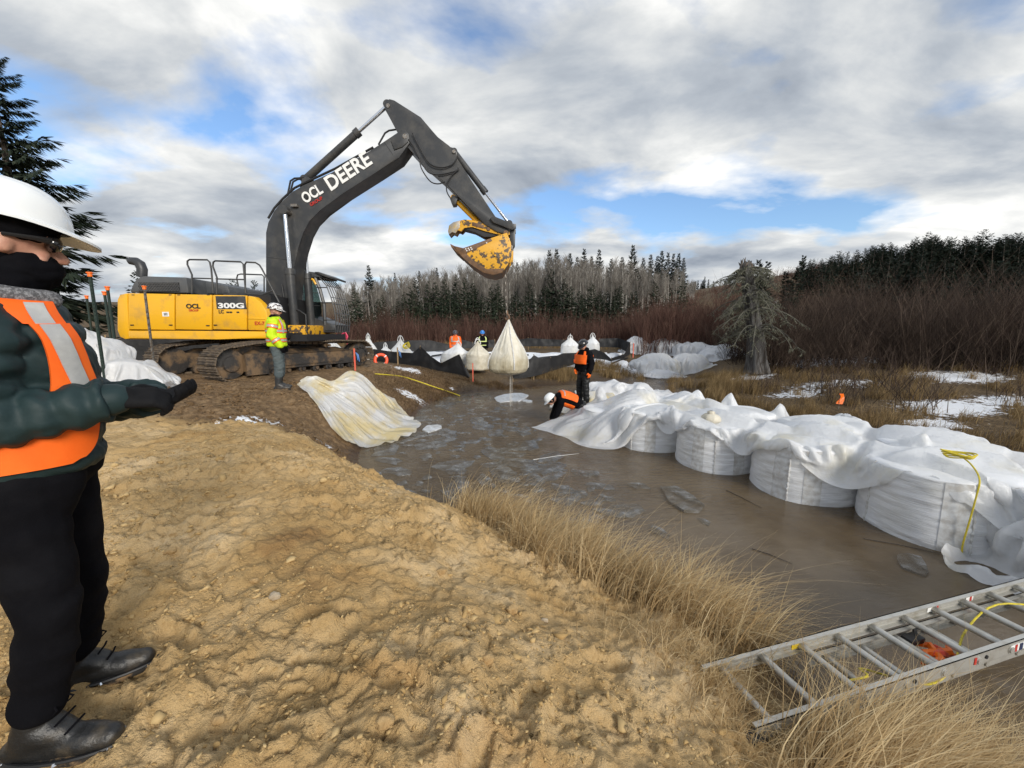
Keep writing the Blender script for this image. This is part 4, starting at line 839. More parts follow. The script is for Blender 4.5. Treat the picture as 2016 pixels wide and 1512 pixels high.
def ram(name, p, q, fr, rb, rr, matb=M_DKG):
    """barrel from p to fr of the way, rod on to q"""
    p, q = Vector(p), Vector(q); m = p + (q - p) * fr; d = (q - p).normalized()
    bb = MB(); bb.tube([p, p + d * .04, m - d * .16, m - d * .159, m, m + d * .001], [rb * .9, rb, rb, rb * 1.18, rb * 1.18, rb * .8], 16); o = bb.build(name, matb, EX)
    MB().tube([m - d * .05, q], rr, 14).build('rod', M_CHR, o)
    for c in (p, q): MB().lathe([(rb * 1.05, -.09), (rb * 1.05, .09)], c, (0, 1, 0), 14).build('rod_eye', matb, o)
    return o
for Y in (YB0 - .17, YB1 + .17):
    ram('boom_cylinder', PY(583, 672, 11.33) + Vector((0, Y - 11.33, 0)), PY(560.5, 414, 11.33) + Vector((0, Y - 11.33, 0)), .565, .115, .055)
ram('arm_cylinder', PY(601, 354, 11.8), PY(763.5, 207.5, 11.8), .66, .105, .05)
MB().prism(prof([(590, 370), (594, 352), (603, 346), (612, 352), (622, 357)], 11.62), 11.62, 11.98, .01).build('cylinder_bracket', M_DKG, boom)
ram('bucket_cylinder', PY(895, 300, 11.8), PY(1003, 441, 11.8), .56, .085, .04)
MB().prism(prof([(886, 289), (893, 291), (900, 300), (898, 312), (890, 306)], 11.62), 11.62, 11.98, .01).build('cylinder_bracket', M_DKG, arm)
ram('thumb_cylinder', PY(893, 390, 11.8), PY(944, 441, 11.8), .93, .07, .04, M_YEL)
MB().prism(prof([(886, 392), (890, 384), (902, 388), (897, 402), (890, 403)], 11.66), 11.66, 11.94, .01).build('cylinder_bracket', M_DKG, arm)
# hoses
for pts in ([(812, 262), (826, 290), (846, 322), (870, 330), (890, 324), (900, 310)], [(790, 258), (812, 285), (826, 312), (842, 338), (864, 344), (900, 336), (902, 330)], [(826, 306), (829, 330), (846, 356), (862, 362), (876, 358)], [(903, 333), (890, 345), (880, 362), (880, 378), (888, 392)]):
    P_ = [PY(u, v, YA0 - .06) for u, v in pts]; sm = []
    for i in range(len(P_) - 1):
        for t in (0, .25, .5, .75):
            a, b_, c, d = P_[max(i - 1, 0)], P_[i], P_[i + 1], P_[min(i + 2, len(P_) - 1)]
            sm.append(.5 * ((2 * b_) + (c - a) * t + (2 * a - 5 * b_ + 4 * c - d) * t * t + (3 * b_ - a - 3 * c + d) * t ** 3))
    sm.append(P_[-1]); MB().tube(sm, .017, 7).build('hose', M_BLK, arm)
for pts in ([(566, 385), (572, 356), (580, 351), (598, 350)], [(571, 380), (577, 358), (586, 353), (600, 352)], [(745, 285), (758, 262), (766, 257), (786, 254), (800, 258)]):
    MB().tube([PY(u, v, 11.7) for u, v in pts], .025, 8).build('hose', M_BLK, boom)
MB().tube([PY(u, v, YB0 - .2) for u, v in [(555, 560), (560, 592), (572, 605), (590, 612), (602, 620), (604, 655)]], .03, 8).build('hose', M_BLK, EX)
MB().box(tuple(PY(580, 405, YB0 - .05)), (.18, .1, .07)).build('work_light', M_STEEL, boom)
MB().tube([PY(u, v, YB0 + .06) for u, v in [(528, 430), (540, 410), (556, 392), (580, 370), (600, 360), (660, 332), (735, 290)]], .03, 6).build('pipe', M_BLK, boom)
# linkage
for Y in (YA0 - .09, YA1 + .02):
    MB().prism([qz(u, v, YA0) for u, v in [(965, 431), (972, 427), (1008, 442), (1016, 443), (1016, 451), (1008, 454), (972, 440)]], Y, Y + .07, .008).build('link', M_DKG, EX)
MB().prism(prof([(1004, 446), (1015, 446), (1014, 480), (1008, 490), (1003, 484)], YA0), YA0 + .05, YA1 - .05, .01).build('link', M_DKG, EX)
BY0, BY1 = 11.22, 12.38
SIDE = [(893, 484), (912, 489), (966, 469), (998, 458), (1006, 478), (1007, 500), (1000, 521), (988, 537), (972, 541), (952, 537), (926, 520), (906, 502)]
bk = MB().prism(prof(SIDE, BY0), BY0, BY0 + .04, .006).build('bucket', M_YELW, EX)
MB().prism(prof(SIDE, BY0), BY1 - .04, BY1, .006).build('side_plate', M_YELW, bk)
sh = [(900, 492), (906, 502), (926, 520), (952, 537), (972, 541), (988, 537), (1000, 521), (1007, 500), (1006, 478)]
P0 = [Vector(PY(u, v, BY0)) for u, v in sh]; ctr = PY(960, 495, BY0); b = MB(); V = []
for p in P0:
    q = p + (ctr - p).normalized() * .05; V += [(p.x, BY0 + .03, p.z), (p.x, BY1 - .03, p.z), (q.x, BY1 - .03, q.z), (q.x, BY0 + .03, q.z)]
Fq = []
for i in range(len(P0) - 1):
    o_ = i * 4; Fq += [(o_, o_ + 1, o_ + 5, o_ + 4), (o_ + 2, o_ + 3, o_ + 7, o_ + 6), (o_ + 1, o_ + 2, o_ + 6, o_ + 5), (o_ + 3, o_, o_ + 4, o_ + 7)]
b.add(V, Fq + [(0, 3, 2, 1), tuple((len(P0) - 1) * 4 + k for k in range(4))]); b.build('shell', M_RUST, bk)
# worn rusty strip along the cutting side and the belly, cheek plate, bolts
MB().prism(prof([(893, 484), (912, 489), (966, 469), (969, 474), (918, 499), (906, 502)], BY0), BY0 - .012, BY0 + .01, .003).build('side_cutter', M_RUST, bk)
MB().prism(prof([(906, 502), (918, 499), (932, 514), (958, 530), (985, 529), (993, 528), (988, 537), (972, 541), (952, 537), (926, 520)], BY0), BY0 - .012, BY0 + .01, .003).build('belly_plate', M_RUST, bk)
b = MB()
for (u, v) in ((917, 490), (922, 489), (927, 487.5), (919, 493.5), (924, 492), (929, 490.5), (958, 478)): b.lathe([(.018, 0), (.018, .02)], PY(u, v, BY0 - .02), (0, 1, 0), 8)
b.build('bolt', M_LET, bk)
MB().prism(prof([(966, 495), (971, 490), (985, 508), (980, 513)], BY0), BY0 - .014, BY0 + .01, .003).build('maker_plate', M_YELW, bk)
MB().prism(prof([(990, 470), (1003, 476), (1011, 490), (1010, 512), (1003, 519), (1000, 506), (994, 500)], 11.5), 11.5, 11.6, .008).build('ear', M_YELW, bk)
MB().prism(prof([(990, 470), (1003, 476), (1011, 490), (1010, 512), (1003, 519), (1000, 506), (994, 500)], 11.5), 12.0, 12.1, .008).build('ear', M_YELW, bk)
pin(1006, 486, .06, 11.44, 12.16, bk); 
for k in range(6):
    Y = BY0 + .06 + (BY1 - BY0 - .12) * k / 5
    MB().prism([qz(u, v, BY0) for u, v in [(886, 479.5), (901, 487.5), (908, 498), (903, 500), (888, 486)]], Y - .06, Y + .06, .012).build('tooth', M_RUST, bk)
TH = [(882, 456), (884, 444), (893, 437), (914, 432), (925, 432.5), (950, 438), (990, 449), (1003, 455), (1004, 462), (995, 465), (975, 460), (955, 455), (930, 446), (914, 448), (908, 456), (901, 452), (897, 460), (890, 456), (884, 463)]
th = MB().prism(prof(TH, 11.6), 11.6, 11.72, .01).build('thumb', M_YELW, EX)
MB().prism(prof(TH, 11.6), 11.9, 12.02, .01).build('thumb_plate', M_YELW, th)
MB().prism(prof([(908, 450), (930, 448), (955, 456), (985, 462), (968, 466), (953, 467), (935, 456)], 11.64), 11.64, 11.98, .01).build('thumb_web', M_BLK, th)
MB().prism(prof([(882, 456), (884, 444), (893, 437), (906, 435), (905, 449), (901, 452), (897, 460), (890, 456), (884, 463)], 11.6), 11.59, 12.03, .008).build('thumb_tip', pm('worn_steel_tip', (.33, .31, .28), .5, metal=.6, col2=(.42, .3, .12), ns=12), th)
pin(996, 458.5, .07, 11.5, 12.12, th, M_RUST); pin(962, 451, .045, 11.57, 12.05, th, M_RUST)
MB().prism(prof([(930, 437), (953, 443), (952, 450), (929, 444)], 11.585), 11.585, 11.61, .003).build('maker_plate', M_RUST, th)
# ---- lifting chain
CH0 = PY(995.5, 527, 11.8); CH1 = PY(998.5, 626, 11.8); CHN = thing('lifting_chain', 'steel lifting chain hanging from the bucket down to the raised bag', 'chain', CH1)
b = MB(); nseg = 24; V = []
for k in range(14):
    a = 2 * math.pi * k / 14; cx_, cz_ = .028 * math.cos(a), .028 * math.sin(a) + (.04 if math.sin(a) > 0 else -.04)
    V.append(Vector((cx_, 0, cz_)))
b.tube(V + [V[0]], .010, 6, cap=False); lk = b.build('chain_link', M_STEEL, local=True); lm = lk.data; bpy.data.objects.remove(lk)
nl = int((CH0 - CH1).length / .105)
for k in range(nl):
    o = bpy.data.objects.new('chain_link', lm); link(o, CHN); o.location = (CH0 - CH1) * ((k + .5) / nl); o.rotation_euler = (0, 0, R(45 if k % 2 else -45))
MB().tube([CH0 + Vector((0, 0, .10)), CH0 + Vector((.05, 0, .05)), CH0 + Vector((.04, 0, -.02)), CH0 + Vector((0, 0, -.04))], .02, 8).build('shackle', M_STEEL, CHN)
hk = [CH1 + Vector(p) for p in ((0, 0, .22), (.0, 0, .12), (.05, 0, .07), (.06, 0, .0), (.02, 0, -.05), (-.04, 0, -.04), (-.06, 0, .01))]
MB().tube(hk, [.03, .035, .035, .035, .032, .028, .015], 8).build('hook', M_RUST, CHN)
# ================================================================ bulk bags
def m_weave(name, c1, c2, ns=2.0, lines=55, strength=.5, lo=.42, hi=.66):
    m, nt, b, out = newmat(name)
    c = n_mix(nt, n_ramp(nt, n_noise(nt, ns, 6, .65), [(lo, 0.0), (hi, 1.0)]), c1, c2); nt.links.new(c, b.inputs['Base Color'])
    b.inputs['Roughness'].default_value = .5; b.inputs['Specular IOR Level'].default_value = .35
    h = n_math(nt, 'ADD', n_noise(nt, 1.0, 5, .6, stretch=(3.5, 3.5, lines), dist=.3), n_math(nt, 'MULTIPLY', n_noise(nt, 1.0, 3, .6, stretch=(9, 9, lines * 2.3)), .5))
    n_bump(nt, b, h, strength, .02); return m
M_BAGW = m_weave('white_woven_bag', (.80, .81, .83), (.73, .73, .71), 1.6)
M_BAGC = m_weave('cream_woven_bag', (.64, .60, .50), (.47, .42, .31), 2.0, 14, .35)
M_BAGS = pm('bag_webbing', (.68, .69, .69), .7, col2=(.50, .48, .45), ns=14, bump=.15, bs=90)
M_BAGN = m_weave('clean_white_bag', (.76, .77, .77), (.62, .61, .56), 2.0, 16, .35)
RD = Vector((.703, -1.14, 0)); RP = Vector((.851, .525, 0)); RB = Vector((2.86, 7.70, 0))
def row_pos(k, t=0.0): return RB + RD * k + RP * t
def bag_body(c, r, z0, ztop, seed, wr=.012, n=120, mrows=70, dome=.05):
    th = np.linspace(0, 2 * np.pi, n, endpoint=False); hh = np.linspace(0, 1, mrows)
    TH, HH = np.meshgrid(th, hh); rs = np.random.RandomState(seed)
    p = np.stack([np.cos(TH) * 2.2, np.sin(TH) * 2.2, HH * 26], -1).reshape(-1, 3)
    w = perlin3(p, seed).reshape(TH.shape) + .6 * perlin3(p * np.array([2.2, 2.2, 2.3]), seed + 5).reshape(TH.shape)
    sq = 1 / (np.abs(np.cos(TH)) ** 3.2 + np.abs(np.sin(TH)) ** 3.2) ** (1 / 3.2); sq = 1 + (sq - 1) * .35
    side = np.minimum(HH / .84, 1)
    bulge = .965 + .045 * np.sin(np.pi * np.clip(side * .9 + .08, 0, 1))
    Rr = r * sq * bulge + wr * w * (HH < .9)
    Rr = Rr + .02 * perlin3(np.stack([np.cos(TH) * .9, np.sin(TH) * .9, HH * 1.2], -1).reshape(-1, 3), seed + 9).reshape(TH.shape)
    cap = np.clip((HH - .84) / .16, 0, 1); Rr = Rr * np.sqrt(np.clip(1 - (cap * .995) ** 2.2, 0, 1))
    Z = z0 + (ztop - z0) * side + dome * np.sin(cap * np.pi / 2) + .02 * perlin3(np.stack([np.cos(TH) * Rr * 3, np.sin(TH) * Rr * 3, HH * 2], -1).reshape(-1, 3), seed + 3).reshape(TH.shape) * (cap > 0)
    V = np.stack([c[0] + Rr * np.cos(TH), c[1] + Rr * np.sin(TH), Z], -1).reshape(-1, 3)
    return V, grid_faces(mrows, n, True), (Rr, TH, Z)
def row_bag(k, t, r, ztop, seed, label, seams=(), spout=False):
    c = row_pos(k, t); T = thing('bulk_bag', label, 'bulk bag', (c.x, c.y, -.55), 'bulk bags standing in the water')
    V, F_, (Rr, TH, Z) = bag_body((c.x, c.y), r, -.55, ztop, seed); mesh_np('bag_body', V, F_, M_BAGW, T)
    mrows, n = TH.shape; kk = int(mrows * .83)
    for a, kind in seams:
        j = int((a % (2 * math.pi)) / (2 * math.pi) * n); b = MB()
        if kind == 's':
            pts = [(c.x + (Rr[i, j] + .004) * math.cos(TH[i, j]) + .004 * math.sin(i * 1.7), c.y + (Rr[i, j] + .004) * math.sin(TH[i, j]), Z[i, j]) for i in range(20, kk + 3)]
            b.tube(pts, [.011 + .004 * math.sin(i * 2.1) for i in range(len(pts))], 6); b.build('seam', M_BAGS, T)
        else:
            V2 = []; js = [j, j + 3, j + 6]
            for i in range(20, kk + 2):
                for q in js: V2.append((c.x + (Rr[i, q % n] + .005) * math.cos(TH[i, q % n]), c.y + (Rr[i, q % n] + .005) * math.sin(TH[i, q % n]), Z[i, q % n]))
            mesh_np('webbing_strap', V2, grid_faces(kk - 18, 3), M_BAGS, T)
    if spout:
        b = MB(); p = row_pos(k, t) + RP * (-.22) + RD * .02 + Vector((0, 0, ztop + .06)); m_ = 18
        V = []; prf = [(.02, 0), (.11, .0), (.145, .05), (.13, .11), (.09, .145), (.045, .15), (.06, .18), (.03, .2)]
        for (rr, h) in prf:
            for q in range(m_): a = 2 * math.pi * q / m_; f = rr * (1 + .16 * math.sin(a * 7)); V.append((p.x + f * math.cos(a), p.y + f * math.sin(a), p.z + h))
        mesh_np('spout', np.array(V), grid_faces(len(prf), m_, True), M_BAGC, T)
    return T
def face_ang(k, t, du): c = row_pos(k, t); return math.atan2(-c.y, -c.x) + du
BAGS = []
def add_row(k, t, r, z, seed, lab, seams=(), spout=False): BAGS.append((row_pos(k, t), r, z)); return row_bag(k, t, r, z, seed, lab, seams, spout)
fa = face_ang
add_row(0, 0, .60, .70, 1, 'white bulk bag half under the sheet edge, farthest of the four bare-sided bags', [(fa(0, 0, -.55), 's'), (fa(0, 0, -.15), 'w')])
add_row(1, 0, .60, .70, 2, 'white bulk bag with a tied cream spout poking out of the sheet', [(fa(1, 0, .05), 's'), (fa(1, 0, .5), 'w'), (fa(1, 0, -.5), 'w')], True)
add_row(2, 0, .62, .72, 3, 'white bulk bag with a dark middle seam beside the largest bag', [(fa(2, 0, -.22), 's'), (fa(2, 0, -.5), 'w'), (fa(2, 0, .05), 'w')])
add_row(3, 0, .64, .74, 4, 'largest white bulk bag with a yellow rope hanging down its side', [(fa(3, 0, .48), 's'), (fa(3, 0, -.95), 's'), (fa(3, 0, .12), 'w'), (fa(3, 0, .72), 'w')])
add_row(4, 0, .62, .72, 5, 'white bulk bag under the sheet at the right edge of the photo')
add_row(-1, .1, .58, .50, 6, 'sheet-covered bulk bag beside the stooping worker')
for q, k in enumerate((-.2, .8, 1.8, 2.8)): add_row(k, 1.22, .60, .73, 7 + q, 'bulk bag of the back row hidden under the long white sheet')
# ---- gathered bags hanging or standing on land
def gathered_bag(name, label, base, r, h, ht, mat, seed, hang=False, loops=2, group=None, tilt=(0, 0), mat2=None):
    """base: bottom centre; body height h, gathered top ht"""
    T = thing(name, label, 'bulk bag', base, group); n, mr = 96, 64
    th = np.linspace(0, 2 * np.pi, n, endpoint=False); hh = np.linspace(0, 1, mr); TH, HH = np.meshgrid(th, hh)
    H = h + ht; zz = HH * H
    sq = 1 / (np.abs(np.cos(TH + .5)) ** 3.5 + np.abs(np.sin(TH + .5)) ** 3.5) ** (1 / 3.5); sq = .93 + (sq - 1) * .8
    if hang: prf = np.interp(zz / H, [0, .02, .06, .12, .2, .3, .45, .6, .75, .9, 1], [.15, .6, .86, .97, 1.0, .955, .76, .55, .33, .13, .05])
    else: prf = np.interp(zz / H, [0, .02, h / H * .12, h / H * .5, h / H * .92, h / H, h / H + (1 - h / H) * .12, h / H + (1 - h / H) * .5, h / H + (1 - h / H) * .9, 1], [.3, .9, .98, 1.0, .97, .90, .80, .42, .10, .05])
    up = np.clip((zz - h * .8) / (H - h * .8), 0, 1)
    fold = np.sin(TH * (7 if hang else 9) + 2.5 * perlin3(np.stack([np.cos(TH), np.sin(TH), HH * 1.5], -1).reshape(-1, 3), seed).reshape(TH.shape) * 2) * .5 + perlin3(np.stack([np.cos(TH) * 3.5, np.sin(TH) * 3.5, HH * 2], -1).reshape(-1, 3), seed + 2).reshape(TH.shape)
    Rr = r * prf * (sq * (1 - up) + up) * (1 + (.30 if hang else .28) * fold * up * np.clip(1.15 - up, 0.2, 1)) + .012 * perlin3(np.stack([np.cos(TH) * 2, np.sin(TH) * 2, HH * 9], -1).reshape(-1, 3), seed + 4).reshape(TH.shape)
    Rr = Rr + r * .05 * perlin3(np.stack([np.cos(TH) * .9, np.sin(TH) * .9, HH * 2.2], -1).reshape(-1, 3), seed + 6).reshape(TH.shape) * np.clip(prf, 0, 1)
    X = base[0] + Rr * np.cos(TH) + tilt[0] * HH ** 2; Y = base[1] + Rr * np.sin(TH) + tilt[1] * HH ** 2; Z = base[2] + zz
    V = np.stack([X, Y, Z], -1).reshape(-1, 3); mesh_np('bag_body', V, grid_faces(mr, n, True), mat, T)
    top = Vector((base[0] + tilt[0], base[1] + tilt[1], base[2] + H)); rg = random.Random(seed)
    if hang:
        for a in (.3, 1.87, 3.44, 5.01):
            j = int(a / (2 * math.pi) * n); pts = [V.reshape(mr, n, 3)[i, j] * 1.0 + np.array([math.cos(a), math.sin(a), 0]) * .012 for i in range(8, mr - 6, 3)]
            b = MB(); b.tube([tuple(p) for p in pts] + [tuple(top + Vector((0, 0, .02)))], .02, 5); b.build('strap', mat2 or M_BAGS, T)
    else:
        for q in range(loops):
            a = rg.uniform(0, 3.1); s = rg.uniform(.1, .16) * (.6 + .6 * (ht > .3)); d = Vector((math.cos(a), math.sin(a) * .6, 0)); b = MB(); L = []
            for k in range(9):
                ph = math.pi * k / 8; L.append(top + d * (math.cos(ph) * s) + Vector((0, 0, -.12 + math.sin(ph) * s * 1.5)))
            b.tube(L, .018, 5); b.build('lifting_loop', M_BAGN, T)
    return T
HB = PY(1001.5, 738, 11.8); HT = PY(999, 630, 11.8)
def m_hang():
    m, nt, b, out = newmat('wet_sand_filled_bag')
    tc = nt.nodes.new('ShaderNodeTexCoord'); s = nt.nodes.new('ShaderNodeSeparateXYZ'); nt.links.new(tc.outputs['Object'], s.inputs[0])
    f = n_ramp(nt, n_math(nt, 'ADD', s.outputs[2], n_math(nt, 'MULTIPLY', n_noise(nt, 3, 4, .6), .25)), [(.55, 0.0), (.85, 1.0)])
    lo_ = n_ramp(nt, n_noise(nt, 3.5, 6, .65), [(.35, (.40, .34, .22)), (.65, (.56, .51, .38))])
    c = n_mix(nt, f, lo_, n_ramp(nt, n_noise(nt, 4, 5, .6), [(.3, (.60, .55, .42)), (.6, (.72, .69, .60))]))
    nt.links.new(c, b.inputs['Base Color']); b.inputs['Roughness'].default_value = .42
    n_bump(nt, b, n_noise(nt, 9, 5, .6, stretch=(1, 1, .22), dist=.5), .7, .05); return m
M_HANG = m_hang()
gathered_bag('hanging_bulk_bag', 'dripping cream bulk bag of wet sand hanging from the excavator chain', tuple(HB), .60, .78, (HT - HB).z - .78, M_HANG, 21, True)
b = MB()
for (dx, dy, r_) in ((.06, -.1, .008), (.10, .05, .005), (.03, .02, .004)):
    b.tube([(HB.x + dx, HB.y + dy, HB.z + .3), (HB.x + dx + .004, HB.y + dy, HB.z - .3), (HB.x + dx, HB.y + dy, .0)], [r_, r_ * .9, r_ * .7], 5)
_m, _nt, _b, _o = newmat('dripping_water'); _b.inputs['Base Color'].default_value = (.75, .72, .66, 1); _b.inputs['Roughness'].default_value = .1; _b.inputs['Alpha'].default_value = .75
tag(b.build('dripping_water', _m), 'thin streams of water dripping from the hanging bag into the pool', 'water', kind='stuff')
G_ = 'bulk bags standing on land behind the pool'
def gpx(u, vb, vt, wpx, Y, lab, mat=M_BAGC, seed=1, hr=.62, tilt=(0, 0), loops=2, sink=0):
    p = PY(u, vb, Y); q = PY(u, vt, Y); r = wpx * .5 * Y / FPX; H = q.z - p.z
    return gathered_bag('bulk_bag', lab, (p.x, p.y, p.z - sink), r, (H + sink) * hr, (H + sink) * (1 - hr), mat, seed, False, loops, G_, tilt)
gpx(893, 722, 676, 50, 17.9, 'white bulk bag with a peaked top standing left of its tan neighbour', M_BAGN, 31, .62, (.25, 0))
gpx(941, 729, 672, 46, 17.2, 'tan stained bulk bag with a peaked top beside the orange stake', M_BAGC, 32, .60)
gpx(727, 712, 661, 36, 18.5, 'clean white gathered bag with a tall peak behind the black fence', M_BAGN, 33, .45)
gpx(790, 712, 667, 46, 19.0, 'white gathered bag with a yellow rope coil on its shoulder', M_BAGN, 34, .42)
gpx(760, 712, 681, 30, 18.8, 'low slumped white bag between two peaked white bags', M_BAGN, 35, .6)
gpx(700, 708, 677, 36, 18.0, 'low white bag beside the pink flagged stake', M_BAGN, 36, .6)
gpx(655, 705, 664, 34, 17.0, 'white bag with upright loops just left of the pink flag', M_BAGN, 37, .5, loops=4)
gpx(598, 700, 667, 30, 16.4, 'white bag top showing between the excavator cab and track', M_BAGN, 38, .55)
gpx(636, 704, 667, 30, 17.2, 'white bag with upright loops right behind the excavator track', M_BAGN, 39, .5, loops=4)
gpx(1122, 703, 663, 36, 21.5, 'white tied bag just left of the black helmeted worker', M_BAGN, 40, .62)
gpx(1166, 695, 661, 28, 23.0, 'white tied bag showing right behind the black helmeted worker', M_BAGN, 41, .6)
# ================================================================ plastic sheets, draped by a small cloth solver
def drape(P, hfun, slack=(1.06, 1.06), steps=70, iters=6, seed=0, fric=.35, pins=None, lift=.006, g=.012, bend=.25):
    nr, nc, _ = P.shape; X = P.copy(); rs = np.random.RandomState(seed)
    L0 = np.linalg.norm(P[1:] - P[:-1], axis=2) * slack[0]; L1 = np.linalg.norm(P[:, 1:] - P[:, :-1], axis=2) * slack[1]
    D0 = np.sqrt(.5 * (L0[:, 1:] ** 2 + L0[:, :-1] ** 2) + .5 * (L1[1:] ** 2 + L1[:-1] ** 2))
    I, J = np.meshgrid(np.arange(nr), np.arange(nc), indexing='ij')
    X[..., 2] += .05 * perlin(I * .13, J * .13, seed) + .02 * perlin(I * .4, J * .4, seed + 1) + rs.normal(size=(nr, nc)) * .003
    V = np.zeros_like(X)
    cons = []
    def addc(a, b, L, k): cons.append((a, b, L, k))
    fl = lambda A: A.ravel(); idx = I * nc + J
    for par in (0, 1):
        addc(fl(idx[par:-1:2]), fl(idx[par + 1::2][:len(idx[par:-1:2])]), fl(L0[par::2][:len(idx[par:-1:2])]), 1.0)
        a = idx[:, par:-1:2]; addc(fl(a), fl(a + 1), fl(L1[:, par::2][:, :a.shape[1]]), 1.0)
        a = idx[par:-1:2, :-1]; addc(fl(a), fl(a + nc + 1), fl(D0[par::2][:a.shape[0]]), .35); a2 = idx[par:-1:2, 1:]; addc(fl(a2), fl(a2 + nc - 1), fl(D0[par::2][:a2.shape[0]]), .35)
    sel = lambda n: [np.array([i for i in range(n - 2) if i % 4 < 2]), np.array([i for i in range(n - 2) if i % 4 >= 2])]
    for r_ in sel(nr):
        if len(r_): a = idx[r_]; addc(fl(a), fl(a + 2 * nc), fl(L0[r_] + L0[r_ + 1]), -bend)
    for c_ in sel(nc):
        if len(c_): a = idx[:, c_]; addc(fl(a), fl(a + 2), fl(L1[:, c_] + L1[:, c_ + 1]), -bend)
    Xf = X.reshape(-1, 3); Vf = V.reshape(-1, 3)
    if pins is not None: pw = pins.ravel(); pp = Xf.copy()
    for st in range(steps):
        prev = Xf.copy(); Vf[:, 2] -= g; Vf *= .90; Xf += Vf
        for it in range(iters):
            for a, b_, L, k in cons:
                d = Xf[b_] - Xf[a]; l = np.sqrt((d * d).sum(1)) + 1e-9; e = (l - L) / l
                if k < 0: e = np.where(e < 0, e * -k, 0)
                else: e = np.where(e > 0, e, e * .6) * k
                c = d * (.5 * e)[:, None]; Xf[a] += c; Xf[b_] -= c
            h = hfun(Xf[:, 0], Xf[:, 1]) + lift; hit = Xf[:, 2] < h
            Xf[hit, 2] += (h - Xf[:, 2])[hit] * .8
            if it == iters - 1:
                Xf[hit, 0] += (prev[hit, 0] - Xf[hit, 0]) * fric; Xf[hit, 1] += (prev[hit, 1] - Xf[hit, 1]) * fric
            if pins is not None: Xf[pw] = pp[pw]
        Vf[:] = np.clip(Xf - prev, -.05, .05)
    h = hfun(Xf[:, 0], Xf[:, 1]) + lift * .6; Xf[:, 2] = np.maximum(Xf[:, 2], h)
    return Xf.reshape(nr, nc, 3)
def m_sheet(name, c1, c2, ns=1.3, lo=.5, hi=.7, trans=.38):
    m, nt, b, out = newmat(name)
    c = n_mix(nt, n_ramp(nt, n_noise(nt, ns, 5, .6), [(lo, 0.0), (hi, 1.0)]), c1, c2); nt.links.new(c, b.inputs['Base Color'])
    b.inputs['Roughness'].default_value = .30; b.inputs['Specular IOR Level'].default_value = .55
    tr = nt.nodes.new('ShaderNodeBsdfTranslucent'); nt.links.new(c, tr.inputs[0])
    mx = nt.nodes.new('ShaderNodeMixShader'); mx.inputs[0].default_value = trans
    nt.links.new(b.outputs[0], mx.inputs[1]); nt.links.new(tr.outputs[0], mx.inputs[2])
    tp_ = nt.nodes.new('ShaderNodeBsdfTransparent'); m3 = nt.nodes.new('ShaderNodeMixShader'); m3.inputs[0].default_value = .13; nt.links.new(mx.outputs[0], m3.inputs[1]); nt.links.new(tp_.outputs[0], m3.inputs[2]); nt.links.new(m3.outputs[0], out.inputs[0])
    rn = nt.nodes.new('ShaderNodeTexNoise'); rn.noise_type = 'RIDGED_MULTIFRACTAL'; rn.inputs['Scale'].default_value = 4.2; rn.inputs['Detail'].default_value = 7; rn.inputs['Distortion'].default_value = .6
    tcn = nt.nodes.new('ShaderNodeTexCoord'); nt.links.new(tcn.outputs['Object'], rn.inputs['Vector'])
    bp = n_bump(nt, b, n_math(nt, 'ADD', n_math(nt, 'MULTIPLY', rn.outputs['Fac'], .5), n_math(nt, 'MULTIPLY', n_noise(nt, 16, 4, .5, dist=.8), .25)), .75, .05)
    nt.links.new(bp.outputs[0], tr.inputs['Normal']); return m
M_SH = m_sheet('clear_white_poly_sheet', (.88, .89, .90), (.84, .79, .64), 1.1, .54, .72)
M_SHY = m_sheet('yellowed_poly_sheet', (.86, .87, .87), (.82, .70, .40), 1.4, .42, .60)
M_SHW = m_sheet('snowy_white_sheet', (.84, .85, .87), (.74, .76, .78), 2, .45, .7, .2)
def subdiv(P, k=2):
    """smooth (Catmull-Rom) refinement of a cloth grid"""
    def ref(A):
        n = A.shape[0]; B = np.zeros((2 * n - 1,) + A.shape[1:]); B[::2] = A
        Ap = np.concatenate([2 * A[:1] - A[1:2], A, 2 * A[-1:] - A[-2:-1]]); B[1::2] = (-Ap[:-3] + 9 * Ap[1:-2] + 9 * Ap[2:-1] - Ap[3:]) / 16; return B
    return ref(ref(P).swapaxes(0, 1)).swapaxes(0, 1)
def sheet_obj(name, label, P, mat, loc):
    P = subdiv(P); nr, nc, _ = P.shape; T = bpy.data.objects.new(name, None)
    o = mesh_np(name, P.reshape(-1, 3) - np.array(loc), grid_faces(nr, nc), mat); o.location = loc
    return tag(o, label, 'plastic sheet')
_LX = np.arange(-14, 18.01, .06); _LY = np.arange(2, 30.01, .06); _LG = ground_h(*np.meshgrid(_LX, _LY), detail=False)
def gfast(x, y):
    fx = np.clip((x + 14) / .06, 0, len(_LX) - 1.001); fy = np.clip((y - 2) / .06, 0, len(_LY) - 1.001); i = fx.astype(int); j = fy.astype(int); u = fx - i; v = fy - j
    return _LG[j, i] * (1 - u) * (1 - v) + _LG[j, i + 1] * u * (1 - v) + _LG[j + 1, i] * (1 - u) * v + _LG[j + 1, i + 1] * u * v
